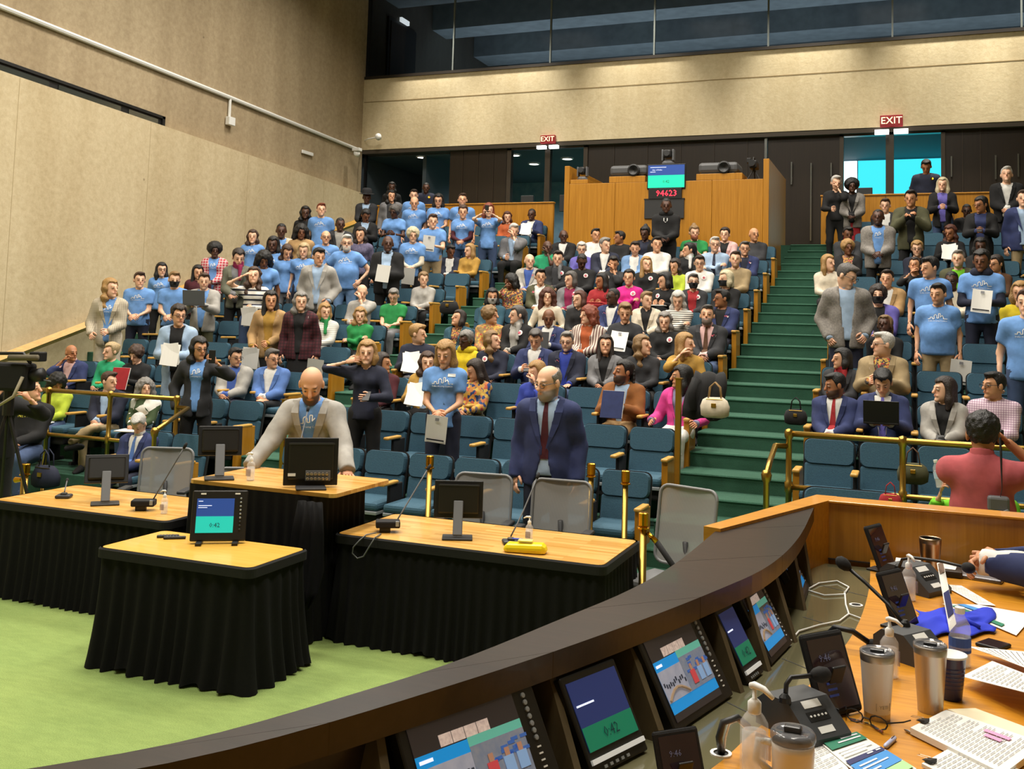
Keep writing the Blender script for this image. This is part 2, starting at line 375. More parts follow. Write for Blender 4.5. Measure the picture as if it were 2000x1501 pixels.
# lower zone: doors, glass, dark panels
zb, zt = ZW, 6.64
def X22(px, py=330): return float(at_y(px, py, YB+.2)[0])
mat('panel_dark', '#1d150d', .35, kind='wood', c2='#261c12', scale=(30, 30, 1)); mat('door_metal', '#4b443c', .35, metal=.6); mat('chrome', '#b9bfc4', .2, metal=1)
def wallpiece(nm, xa, xb, mm, y0=.16, y1=.24, z0=zb, z1=zt, par=None):
    o = MB().box((xa, YB+y0, z0), (xb, YB+y1, z1)).build(nm, mm, par)
    if par is None: struct(o)
    return o
wallpiece('wall_panel', X22(880), X22(990), 'panel_dark'); wallpiece('wall_panel', X22(1149), X22(1494), 'panel_dark')
wallpiece('wall_panel', X22(1500), X22(1640), 'panel_dark'); wallpiece('wall_panel', X22(1846), 9, 'panel_dark')
for px in (905, 935, 965, 1200, 1265, 1330, 1395, 1460, 1880, 1915): wallpiece('trim_slat', X22(px)-.006, X22(px)+.006, mat('slatline', '#33271a', .4), .14, .17)
wallpiece('trim_post', X22(1494), X22(1499), 'chrome', .1, .2)
for px, py0, py1 in ((1547, 316, 360), (1585, 318, 470), (1624, 318, 345), (1858, 305, 345), (1944, 303, 350), (1988, 300, 345)):
    za, zc = at_y(px, py1, YB+.1)[2], at_y(px, py0, YB+.1)[2]
    wallpiece('trim_strip', X22(px)-.014, X22(px)+.014, 'chrome', .09, .13, max(ZW, za), zc)
w1 = struct(empty('window_3', (X22(800), YB+.2, zb)))
MB().box((X22(716), YB+.19, zb), (X22(880), YB+.205, zt)).build('pane', 'glass', w1, loc=tuple(-c for c in w1.location))
MB().box((-13.1, YB+.15, zb), (X22(716), YB+.25, zt)).build('window_frame', 'black', w1, loc=tuple(-c for c in w1.location))
def door(nm, a, b_, c, d_):
    e = struct(empty(nm, (X22((a+d_)/2), YB+.2, zb))); L = tuple(-q for q in e.location)
    for q0, q1 in ((a, a+8), (b_, c), (d_-8, d_)): MB().box((X22(q0), YB+.12, zb), (X22(q1), YB+.28, zt)).build('jamb', 'door_metal', e, loc=L)
    MB().box((X22(a), YB+.12, zt-.06), (X22(d_), YB+.28, zt)).build('lintel', 'door_metal', e, loc=L)
    for q0, q1 in ((a+8, b_), (c, d_-8)):
        lf = MB().box((X22(q0), YB+.19, zb), (X22(q1), YB+.205, zt-.06)).build('pane', 'glass', e, loc=L)
        MB().box(((X22(q0)+X22(q1))/2-.16, YB+.13, zb+1.02), ((X22(q0)+X22(q1))/2+.16, YB+.2, zb+1.42), bev=.01).build('push_plate', 'dark_grey', lf)
door('door_2', 992, 1066, 1076, 1149); door('door_3', 1640, 1730, 1746, 1846)
# lobby behind the doors
mat('lobby_wall', '#8fa6b0', .8, kind='noise', c2='#a9bcc2', scale=.3); mat('lobby_dark', '#56626a', .8)
struct(MB().box((-14, 27.4, ZW), (9, 27.6, 6.75)).build('wall_lobby', 'lobby_wall'))
struct(MB().box((-14, YB+.4, 6.6), (9, 27.5, 6.7)).build('ceiling_lobby', 'lobby_dark'))
struct(MB().box((-13.4, YB+.4, ZW), (-13.2, 27.5, 6.7)).build('wall_lobby_side', 'lobby_dark'))
struct(MB().box((X22(885)-1.0, YB+.5, ZW), (X22(885)-.9, 27.4, 6.7)).build('wall_lobby_partition', 'lobby_dark'))
def X274(px, py=340): return float(at_y(px, py, 25.2)[0])
mat('daylight', '#3fd8ea', .5, emit=1.6); mat('daylight_white', '#e9fbff', .5, emit=2.2)
wd = struct(empty('window_4', (X274(1740), 25.2, ZW)))
MB().box((X274(1676), 25.18, ZW), (X274(1900), 25.22, 6.56)).build('pane', 'daylight', wd, loc=tuple(-q for q in wd.location))
MB().box((X274(1636), 25.18, ZW), (X274(1674), 25.22, 6.56)).build('pane', 'daylight_white', wd, loc=tuple(-q for q in wd.location))
area('lobby_lamp', (-6.5, 25.0, 6.5), 8, 1.5, 230, (.75, .9, 1))
for px, py in ((825, 307), (855, 327), (873, 327), (1005, 303), (1043, 320), (1108, 310)):
    p = at_z(px, py, 6.585); e = tag(empty('downlight', (p[0], min(27.2, max(22.6, p[1])), 6.585)), 'small round lobby downlight seen through glass near pixel column %s' % ('of the left panes' if px < 900 else 'of the glass doors'), 'light', 'lobby downlights')
    e['label'] = {825: 'round lobby downlight behind the dark back glass, highest and leftmost', 855: 'round lobby downlight behind the dark back glass, lower left of a pair', 873: 'round lobby downlight behind the dark back glass, beside the dark panel', 1005: 'round lobby downlight at the left jamb of the left glass doors', 1043: 'round lobby downlight in the left pane of the left glass doors', 1108: 'round lobby downlight in the right pane of the left glass doors'}[px]
    MB().lathe([(.0, -.01), (.12, -.01), (.13, .01)], 14).build('lamp_disc', mat('lamp_disc', '#fff6e6', .5, emit=4), e)
    MB().lathe([(.13, -.012), (.16, -.012), (.16, .012)], 14, cap=False).build('ring', 'white', e)
def exit_sign(px, py, wpx, lab):
    p = at_y(px, py, YB-.08); s = wpx*.0117
    e = tag(empty('exit_sign', tuple(p)), lab, 'exit sign')
    MB().box((-s/2, -.03, -s*.27), (s/2, .07, s*.27), bev=.008).build('case', mat('exit_red', '#8e1420', .4, emit=.12), e)
    o = obj('lettering', text_mesh('EXIT', s*.46, .002), mat('exit_letters', '#ffe9b0', .5, emit=1.6), e, loc=(0, -.036, 0), rot=(math.pi/2, 0, 0))
    for sx in (-1, 1):
        MB().box((sx*s*.42-.12*s/.38, -.04, -s*.62), (sx*s*.42+.12*s/.38, .06, -s*.40), bev=.006).build('emergency_lamp', mat('emer', '#ffffff', .5, emit=1.3), e)
exit_sign(1070, 272, 31, 'red exit sign above the glass doors left of the wooden booth')
exit_sign(1741, 236, 38, 'red exit sign above the bright daylit doors on the right')
# wooden screens behind the last rows
def screen(nm, xa, xb, zt_, lab):
    e = tag(empty(nm, ((xa+xb)/2, 19.92, 3.57)), lab, 'partition'); n = max(2, round((xb-xa)/1.25)); wd_ = (xb-xa)/n
    for i in range(n):
        MB().box((xa+i*wd_+.003, 19.88, 3.5), (xa+(i+1)*wd_-.003, 19.96, zt_-.03), bev=.004).build('panel', 'wood', e, loc=(-e.location.x, -19.92, -3.57))
    MB().box((xa-.01, 19.86, zt_-.03), (xb+.01, 19.98, zt_), bev=.006).build('cap_rail', 'wood', e, loc=(-e.location.x, -19.92, -3.57))
screen('wooden_partition', -11.4, -7.1, 5.0, 'honey coloured wooden partition behind the last row of left seats')
screen('wooden_partition', -1.65, 4.2, 5.02, 'honey coloured wooden partition behind the last row of right seats')
# ------------------------------------------------------------------ booth
bo = tag(empty('projection_booth', (-4.3, 18.0, 3.0)), 'large honey wood projection booth rising behind the middle seats', 'booth')
def bp(a, b, nm, mm='wood', bev=.006): return MB().box(a, b, bev=bev).build(nm, mm, bo, loc=(4.3, -18.0, -3.0))
xa, xb = -6.22, -2.38
for i in range(4):
    w0 = xa+.1+i*(xb-xa-.2)/4; w1_ = xa+.1+(i+1)*(xb-xa-.2)/4
    bp((w0+.002, 18.0, 2.6), (w1_-.002, 18.08, 5.08), 'panel')
bp((xa, 18.0, 2.6), (xa+.1, 20.5, 5.43), 'side_panel'); bp((xb-.1, 18.0, 2.6), (xb, 20.5, 5.44), 'side_panel')
bp((xa+.1, 18.08, 4.2), (xb-.1, 20.5, 4.26), 'deck', 'dark_wood')
bp((xa+.1, 20.3, 4.2), (xb-.1, 20.4, 5.0), 'back_panel')
bp((-5.33, 18.0, 5.08), (-4.63, 18.8, 5.20), 'projector_plinth'); bp((-3.68, 18.0, 5.08), (-2.85, 18.9, 5.20), 'projector_plinth')
bp((-6.1, 18.0, 5.08), (-5.75, 18.5, 5.16), 'camera_plinth')
def on(o, lab, cat, grp=None): return tag(o, lab, cat, grp)
def tv():
    e = on(empty('wall_screen', (-4.23, 17.97, 5.17)), 'flat screen showing a green timer panel on the booth front', 'screen')
    MB().box((-.36, 0, -.23), (.36, .05, .23), bev=.008).build('bezel', 'black', e)
    MB().box((-.34, -.004, .02), (.34, .0, .21)).build('screen_header', mat('scr_navy', '#26458c', .4, emit=.55), e)
    MB().box((-.34, -.004, -.21), (.34, .0, .02)).build('timer_panel', mat('scr_green', '#16c79a', .4, emit=.9), e)
    obj('timer_digits', text_mesh('0:42', .075), mat('scr_dark', '#0d5a52', .5, emit=.1), e, loc=(0, -.007, -.1), rot=(math.pi/2, 0, 0))
    obj('caption', text_mesh('City of Dallas', .035), mat('scr_white', '#dfe8ff', .5, emit=.8), e, loc=(-.17, -.007, .12), rot=(math.pi/2, 0, 0))
    for zz, ww in ((.08, .1), (.165, .30)): MB().box((-.30, -.006, zz), (-.30+ww, -.004, zz+.008)).build('caption_line', 'scr_white', e)
tv()
e = on(empty('led_clock', (-4.245, 17.96, 4.85)), 'black clock with red glowing digits under the booth screen', 'clock')
MB().box((-.31, 0, -.10), (.31, .05, .10), bev=.006).build('case', 'black', e)
obj('digits', text_mesh('94623', .16), mat('led_red', '#ff2a3f', .4, emit=3.0), e, loc=(.03, -.004, 0), rot=(math.pi/2, 0, 0))
e = on(empty('notice_board', (-4.26, 17.97, 4.57)), 'dark grey blank panel behind the guard on the booth front', 'panel')
MB().box((-.37, 0, -.18), (.37, .03, .18), bev=.004).build('board', 'dark_grey', e); MB().box((-.38, -.004, .17), (.38, .034, .19)).build('top_trim', 'black', e)
def projector(x, z, lab, w=.36):
    e = on(empty('projector', (x, 18.35, z)), lab, 'projector')
    MB().box((-w, -.3, .02), (w, .3, .22), bev=.06).build('body', mat('proj', '#4b4c4e', .45), e, smooth=False)
    MB().lathe([(.11, 0), (.115, .06), (.09, .07), (.0, .02)], 18).build('lens', 'black', e, loc=(.12, -.3, .11), rot=(math.pi/2, 0, 0))
    MB().box((-w+.06, -.28, 0), (w-.06, .28, .03)).build('base', 'black', e)
projector(-4.98, 5.20, 'dark grey projector with round lens left of the booth screen')
projector(-3.3, 5.20, 'dark grey projector with round lens right of the booth screen')
def ptz(x, y, z, lab, s=1.0):
    e = on(empty('robotic_camera', (x, y, z)), lab, 'camera')
    MB().lathe([(.0, 0), (.12*s, 0), (.13*s, .06*s), (.10*s, .10*s), (.0, .11*s)], 16).build('base', 'mid_grey', e, smooth=True)
    for sx in (-1, 1): MB().box((sx*.11*s-.02*s, -.07*s, .10*s), (sx*.11*s+.02*s, .07*s, .34*s), bev=.012*s).build('fork_arm', 'mid_grey', e)
    MB().box((-.085*s, -.13*s, .16*s), (.085*s, .12*s, .33*s), bev=.04*s).build('head', 'black', e)
    MB().lathe([(.0, 0), (.06*s, 0), (.062*s, .03*s)], 12).build('lens', 'dark_grey', e, loc=(0, -.13*s, .245*s), rot=(math.pi/2, 0, 0))
ptz(-4.25, 18.2, 5.40, 'black pan tilt camera standing above the booth screen', .9)
MB().box((-.1, 18.1, 5.08), (.1, 18.3, 5.40), bev=.01).build('camera_post', 'black', bo, loc=(4.3-4.25, -18.0, -3.0))
ptz(-5.92, 18.2, 5.16, 'black pan tilt camera at the left end of the booth', .8)
def tripodcam(x, y, z, lab):
    e = on(empty('video_camera', (x, y, z)), lab, 'camera')
    for an in (90, 210, 330): MB().tube([(0, 0, .22), (.14*math.cos(math.radians(an)), .14*math.sin(math.radians(an)), 0)], .012, 6).build('tripod_leg', 'dark_grey', e)
    MB().box((-.07, -.16, .22), (.07, .16, .36), bev=.02).build('body', 'black', e); MB().tube([(0, -.16, .29), (0, -.28, .29)], [.05, .06], 12).build('lens', 'black', e)
    MB().tube([(0, -.1, .36), (0, -.06, .42), (0, .06, .42), (0, .1, .36)], .012, 6).build('handle', 'black', e); MB().box((-.13, -.05, .33), (-.05, .05, .42), bev=.01).build('viewfinder', 'black', e)
tripodcam(-2.68, 18.25, 5.08, 'small black video camera on a tripod at the right end of the booth')
# ------------------------------------------------------------------ room closure out of view (keeps the light in)
struct(MB().box((-14, -4, 11.2), (9, 22.4, 11.4)).build('ceiling', 'slab_ceiling' if 'slab_ceiling' in MATS else mat('slab_ceiling', '#8f8672', .9)))
struct(MB().box((7.5, -4, 0), (7.8, 34, 11.3)).build('wall_right', 'concrete'))
struct(MB().box((-14, -4.3, -.2), (9, -4, 11.3)).build('wall_front', 'concrete'))
# ------------------------------------------------------------------ brass rails
def rail(nm, lab, top, low, posts, zf, extra=None, Y=8.6):
    e = tag(empty(nm, (posts[0], Y, zf)), lab, 'railing'); L = (-posts[0], -Y, -zf)
    MB().tube([(top[0], Y, top[2]), (top[1], Y, top[2])], .027, 10).build('top_rail', 'brass', e, loc=L, smooth=True)
    MB().tube([(low[0], Y, low[2]), (low[1], Y, low[2])], .024, 10).build('lower_rail', 'brass', e, loc=L, smooth=True)
    for x in posts:
        MB().lathe([(.0, zf), (.055, zf), (.05, zf+.02), (.026, zf+.04), (.026, low[2]-.05), (.036, low[2]-.04), (.036, low[2]+.04), (.026, low[2]+.05), (.026, top[2]-.05), (.037, top[2]-.03), (.04, top[2]+.01), (.03, top[2]+.035), (.0, top[2]+.045)], 12).build('post', 'brass', e, loc=(L[0]+x, L[1]+Y, L[2]), smooth=True)
    if extra:
        for pts in extra: MB().tube(pts, .024, 10).build('handrail', 'brass', e, loc=L, smooth=True)
        px, py, pz = extra[0][-1]
        MB().lathe([(.024, zf), (.024, pz-.06), (.036, pz-.04), (.042, pz), (.03, pz+.035), (0, pz+.042)], 12).build('end_post', 'brass', e, loc=(L[0]+px, L[1]+py, L[2]), smooth=True)
def A9(px, py, Y): return tuple(float(q) for q in at_y(px, py, Y))
RY_ = 9.13
rail('brass_railing', 'polished brass two bar railing in front of the right seats', (A9(1541, 846, RY_)[0], 2.6, 1.45), (A9(1541, 846, RY_)[0], 2.6, .99), [A9(1541, 846, RY_)[0], A9(1763, 861, RY_)[0], 1.3], .115, [[A9(1541, 871, RY_), A9(1514, 870, RY_-.05), A9(1504, 900, 8.5), A9(1497, 927, 8.15)]], Y=RY_)
rail('brass_railing', 'polished brass two bar railing in front of the left seats', (A9(78, 762, RY_)[0], A9(346, 778, RY_)[0], 1.39), (A9(40, 842, RY_)[0], A9(346, 778, RY_)[0], .87), [A9(96, 763, RY_)[0], A9(216, 770, RY_)[0], A9(346, 778, RY_)[0]], .115, [[A9(346, 795, RY_), A9(367, 797, RY_-.05), A9(330, 822, 8.6), A9(302, 842, 8.2)]], Y=RY_)
def pole(px, py, py2, Y, lab):
    a = at_y(px, py, Y); b = at_y(px, py2, Y); e = tag(empty('brass_pole', (a[0], Y, b[2]-.3)), lab, 'pole'); h = a[2]-b[2]+.3
    MB().box((-.026, -.026, 0), (.026, .026, h), bev=.004).build('bar', 'brass', e); MB().box((-.036, -.036, h), (.036, .036, h+.012)).build('cap', 'brass', e)
    MB().box((-.05, -.05, 0), (.05, .05, .02)).build('foot', 'brass', e)
pole(1326, 740, 930, 9.2, 'square brass aisle pole in front of the pink blazer')
pole(557, 781, 880, 9.35, 'square brass aisle pole beside the left stair, near the striped sock')
def stanchion(x, y, h, lab, base=0.0, cap='gold', r=.027):
    e = tag(empty('brass_stanchion', (x, y, base)), lab, 'stanchion')
    MB().lathe([(0, 0), (.15, 0), (.15, .012), (.06, .03), (r, .05), (r, h-.12)], 16).build('pole', 'brass', e, smooth=True)
    MB().lathe([(r+.018, h-.115), (r+.018, h-.105), (r+.006, h-.10), (r+.012, h-.09), (r+.012, h-.005), (r+.004, h), (0, h)], 16).build('cap', cap, e)
    return e
p = at_z(1257, 1000, 1.0); st = stanchion(p[0], p[1], 1.0, 'brass stanchion with black rope at the right end of the tables')
MB().tube([(.03, 0, .86), (.10, -.0, .80)], [.014, .022], 8).build('rope_clip', 'gold', st, smooth=True)
MB().tube([(.10, 0, .80), (.22, -.02, .66), (.36, -.05, .52), (.6, -.1, .42)], .021, 10).build('rope', 'black_soft', st, smooth=True)
for px, py, Y, lab in ((840, 889, 8.15, 'brass post behind the left microphone of the right table'), (1155, 904, 8.15, 'plain brass post just right of the suited standing person'), (1222, 918, 8.15, 'brass post between the grey mesh chairs and blue seats')):
    p = at_y(px, py, Y); stanchion(p[0], Y, p[2], lab, r=.024)
p = at_y(50, 905, 7.6); st = stanchion(p[0], 7.6, p[2], 'short brass stanchion beside the camera tripod on the left', r=.035)
MB().tube([(-.04, 0, p[2]-.16), (-.12, 0, p[2]-.17)], [.02, .03], 8).build('rope_clip', 'gold', st)
# ------------------------------------------------------------------ people: signed-distance bodies turned into continuous meshes
import openvdb as vdb
def V3(*a): return np.array(a, np.float32)
def rc(P, a, b, ra, rb, sc=None):
    if sc is not None:
        P = P/sc; a = a/sc; b = b/sc
    ba = b-a; pa = P-a; t = np.clip((pa@ba)/max(1e-9, float(ba@ba)), 0, 1)
    d = np.linalg.norm(pa-t[:, None]*ba, axis=1)-(ra+(rb-ra)*t)
    return d*(float(min(sc)) if sc is not None else 1.0)
def ell(P, c, r):
    q = (P-c)/r; k0 = np.linalg.norm(q, axis=1); k1 = np.linalg.norm(q/r, axis=1)+1e-9
    return k0*(k0-1)/k1
def smin(a, b, k):
    h = np.clip(.5+.5*(b-a)/k, 0, 1); return b*(1-h)+a*h-k*h*(1-h)
def smax(a, b, k): return -smin(-a, -b, k)
def polygonise(fn, lo, hi, vs, adapt=0.0):
    lo = np.asarray(lo, float)-vs*1.5; hi = np.asarray(hi, float)+vs*1.5
    n = np.ceil((hi-lo)/vs).astype(int)+1
    g = np.stack(np.meshgrid(*[np.arange(k) for k in n], indexing='ij'), -1).reshape(-1, 3).astype(np.float32)*vs+lo.astype(np.float32)
    d = fn(g.astype(np.float32)).reshape(n)/vs
    d[0], d[-1], d[:, 0], d[:, -1], d[:, :, 0], d[:, :, -1] = [np.maximum(x, .5) for x in (d[0], d[-1], d[:, 0], d[:, -1], d[:, :, 0], d[:, :, -1])]
    G = vdb.FloatGrid(); G.background = 3.0
    G.copyFromArray(np.clip(d, -3, 3).astype(np.float32))
    pts, tri, quad = G.convertToPolygons(0.0, adapt)
    return pts*vs+lo, tri, quad
def mk(name, parts, mm, parent, cols=None):
    """parts: list of (pts, tris, quads); one mesh"""
    vs = []; loops = []; tot = []; n = 0
    for p, t, q in parts:
        vs.append(np.asarray(p, np.float32))
        if len(t): loops.append((np.asarray(t, np.int64)[:, ::1]+n).ravel()); tot.append(np.full(len(t), 3))
        if len(q): loops.append((np.asarray(q, np.int64)[:, ::1]+n).ravel()); tot.append(np.full(len(q), 4))
        n += len(p)
    me = bpy.data.meshes.new(name)
    if n == 0: return None
    vs = np.concatenate(vs); loops = np.concatenate(loops).astype(np.int32); tot = np.concatenate(tot).astype(np.int32)
    me.vertices.add(len(vs)); me.vertices.foreach_set('co', vs.ravel())
    me.loops.add(len(loops)); me.loops.foreach_set('vertex_index', loops)
    me.polygons.add(len(tot)); st = np.concatenate([[0], np.cumsum(tot)[:-1]]).astype(np.int32)
    me.polygons.foreach_set('loop_start', st); me.polygons.foreach_set('use_smooth', np.ones(len(tot), bool))
    me.update(calc_edges=True); me.validate()
    if cols is not None:
        a = me.color_attributes.new('Col', 'FLOAT_COLOR', 'POINT')
        c4 = np.ones((len(vs), 4), np.float32); c4[:, :3] = cols; a.data.foreach_set('color', c4.ravel())
    return obj(name, me, mm, parent)
# --- low polygon hands (palm along +Y, palm faces -Z, thumb on +X), merged into the body mesh
def _hand(curl, spread=1.0):
    m = MB(); m.tube([(0, -.03, 0), (0, .0, 0), (0, .045, -.002), (.0, .085, -.004)], [.026, .033, .042, .038], 8, flat=.42)
    for i, (x, L0) in enumerate(((.030, .078), (.010, .088), (-.011, .082), (-.031, .062))):
        p = Vector((x, .080, -.003)); ang = 0.0; pts = [p]; sx = x*.25*spread
        for j, f in enumerate((.42, .33, .25)):
            ang += curl*(.55 if j == 0 else .85); p = p+Vector((sx*f, math.cos(ang)*L0*f, -math.sin(ang)*L0*f)); pts.append(p)
        m.tube(pts, [.0095, .009, .0082, .0062], 6)
    p = Vector((.030, .012, -.006)); m.tube([p, p+Vector((.026, .024, -.010)), p+Vector((.038, .052, -.016-.012*curl)), p+Vector((.034, .076, -.020-.03*curl))], [.015, .0125, .011, .007], 6)
    v = np.array(m.v, np.float32); t = []; q = []
    for f in m.f:
        if len(f) == 4: q.append(f)
        else:
            for k in range(1, len(f)-1): t.append((f[0], f[k], f[k+1]))
    return v, np.array(t), np.array(q)
HANDS = {'flat': _hand(.06, 1.6), 'relax': _hand(.45), 'grip': _hand(1.0)}
SKINS = ['#e3b596', '#d9a582', '#c48f69', '#a8714c', '#744a30', '#4f3020', '#cf9f7d']
CN = {'T': '#6f9fdf', 'navy': '#1d2237', 'navyb': '#2a3562', 'black': '#121214', 'char': '#2c2d31', 'grey': '#77777a', 'lgrey': '#a9a6a0', 'white': '#e4e3de', 'cream': '#d8cdb8', 'tan': '#b08d5e',
      'mustard': '#b28a3a', 'rust': '#8a5422', 'green': '#1f8a46', 'olive': '#4a4a30', 'lime': '#b9cb3a', 'yellow': '#e0c61e', 'red': '#a01f26', 'maroon': '#4a1420', 'pink': '#d93f93', 'hpink': '#d81f8c', 'lpink': '#e3b9b6',
      'magenta': '#8e1d4c', 'orange': '#b5592c', 'blue': '#3d5ba8', 'lblue': '#a3bcd9', 'royal': '#2a3ea0', 'purple': '#6a62b5', 'denim': '#3a4d70', 'ldenim': '#6f92be', 'teal': '#2d5566', 'khaki': '#a08c68', 'brown': '#5a3c26',
      'salmon': '#b8565c', 'gcoat': '#6d6f5f', 'jade': '#1f9d6d', 'vgreen': '#6fc21a', 'bluej': '#5578b8', 'lav': '#8b87a8',
      'blond': '#b98f54', 'lblond': '#cdb284', 'platinum': '#e0d3ae', 'hbrown': '#4a3122', 'dbrown': '#2a1c14', 'hblack': '#0f0d0d', 'hgrey': '#8e8a85', 'hwhite': '#d6d3cd', 'ginger': '#8a3d1f', 'auburn': '#5a2c1a', 'sgrey': '#5b5754', 'sblond': '#94744a'}
PATS = {'tweed': ('check', '#c2b8a4', '#8d8270', 3), 'plaid': ('plaid', '#4a1822', '#150a10', 1.6), 'redplaid': ('plaid', '#b9384a', '#e3d7d2', 1.4), 'nstripe': ('stripe', '#e2dfd8', '#23283a', 1.0), 'wstripe': ('stripe', '#dcdad2', '#a8a79f', 2.4),
        'zebra': ('stripe', '#d9d5cb', '#1a1918', 2.2), 'vzebra': ('vstripe', '#cdbfb2', '#5b2c2c', 2.0), 'pinkcheck': ('check', '#d6c3cf', '#7b4a72', 3.2), 'greenwhite': ('patch', '#dcdad2', '#37492a', 1.0),
        'multi': ('multi', '#1f3a6e', '#c9a23a', 1.0), 'floral': ('multi', '#8a7350', '#a58a5c', 1.3), 'dotted': ('multi', '#3a2226', '#8f7a74', 2.5), 'greyprint': ('multi', '#5a5450', '#2c2a29', 2.0), 'purpleprint': ('noise', '#6a6580', '#4c4860', 2), 'heather': ('noise', '#8b8680', '#6e6a66', 3)}
def cloth(c):
    if c in PATS:
        k, a, b_, s = PATS[c]; return mat('cloth_'+c, a, .85, kind=k, c2=b_, scale=s)
    base = CN.get(c, c); l = lin(base)
    return mat('cloth_'+c, base, .88, kind='noise', c2=tuple(min(1, (x/12.92 if False else x)) for x in [int(base[i:i+2], 16)/255*.86 for i in (1, 3, 5)]), scale=.6, bump=.12)
def hairmat(c): 
    b_ = CN.get(c, c); return mat('hair_'+c, b_, .5, kind='noise', c2=tuple(int(b_[i:i+2], 16)/255*.72 for i in (1, 3, 5)), scale=6, bump=.5)
def rotm(yaw, pitch, roll=0.0):
    y, p, r = [math.radians(a) for a in (yaw, pitch, roll)]
    Rz = np.array([[math.cos(y), -math.sin(y), 0], [math.sin(y), math.cos(y), 0], [0, 0, 1]])
    Rx = np.array([[1, 0, 0], [0, math.cos(p), -math.sin(p)], [0, math.sin(p), math.cos(p)]])
    Ry = np.array([[math.cos(r), 0, math.sin(r)], [0, 1, 0], [-math.sin(r), 0, math.cos(r)]])
    return (Rz@Rx@Ry).astype(np.float32)
ARMS = {   # targets for (viewer-left hand, viewer-right hand): x, y, z relative to the shoulder height; then elbow-out amount; hand shape
    'down': ((-.25, -.02, -.56), (.25, -.02, -.56), .3, 'relax'), 'clasp': ((-.05, -.25, -.42), (.05, -.26, -.43), .6, 'grip'), 'belly': ((-.07, -.30, -.30), (.07, -.30, -.30), .7, 'grip'),
    'chest': ((-.05, -.24, -.14), (.05, -.25, -.16), 1.0, 'grip'), 'photo': ((-.05, -.30, .10), (.06, -.30, .10), 1.0, 'grip'), 'photoR': ((-.24, -.05, -.52), (.25, -.26, .02), .7, 'grip'), 'photoL': ((-.10, -.26, .16), (.10, -.28, -.30), .9, 'grip'),
    'hips': ((-.24, -.06, -.44), (.24, -.06, -.44), 1.6, 'relax'), 'earL': ((-.20, -.10, .07), (.12, -.30, -.30), .9, 'relax'), 'lean': ((-.36, -.34, -.46), (.36, -.34, -.46), .5, 'flat'), 'cross': ((.08, -.20, -.22), (-.08, -.24, -.26), 1.0, 'grip'),
    'pocket': ((-.20, -.06, -.50), (.20, -.08, -.47), .45, 'grip'), 'paperL': ((-.20, -.18, -.46), (.06, -.26, -.42), .5, 'grip'), 'fold': ((-.08, -.26, -.34), (.08, -.28, -.34), .6, 'grip'),
    'lap': ((-.06, -.36, -.36), (.06, -.37, -.35), .5, 'grip'), 'thigh': ((-.14, -.36, -.37), (.14, -.36, -.37), .4, 'flat'), 'scross': ((.08, -.20, -.22), (-.08, -.24, -.26), 1.0, 'grip'), 'chin': ((-.10, -.32, -.36), (.03, -.20, .06), .6, 'grip'), 'chinL': ((-.05, -.22, .05), (.12, -.34, -.36), .7, 'grip'),
    'hold': ((-.11, -.36, -.24), (.11, -.36, -.24), .6, 'grip'), 'rest': ((-.27, -.28, -.34), (.27, -.28, -.34), .4, 'relax'), 'armsup': ((-.1, -.25, .05), (.12, -.22, .12), 1.2, 'grip'), 'back': ((-.2, -.30, .08), (.22, -.28, .10), 1.6, 'grip'), 'bottle': ((-.40, -.26, .08), (.2, -.3, -.36), .5, 'grip')}
HOLDS = {}
def ik(s, t, L1, L2, pole):
    d = t-s; L = float(np.linalg.norm(d)); m = L1+L2-.004
    if L > m: d = d*(m/L); L = m
    if L < .10: L = .10
    u = d/max(1e-6, np.linalg.norm(d)); a = (L1*L1-L2*L2+L*L)/(2*L); h = math.sqrt(max(0, L1*L1-a*a))
    pl = pole-u*float(pole@u); pl = pl/max(1e-6, float(np.linalg.norm(pl)))
    return s+u*a+pl*h, s+u*L
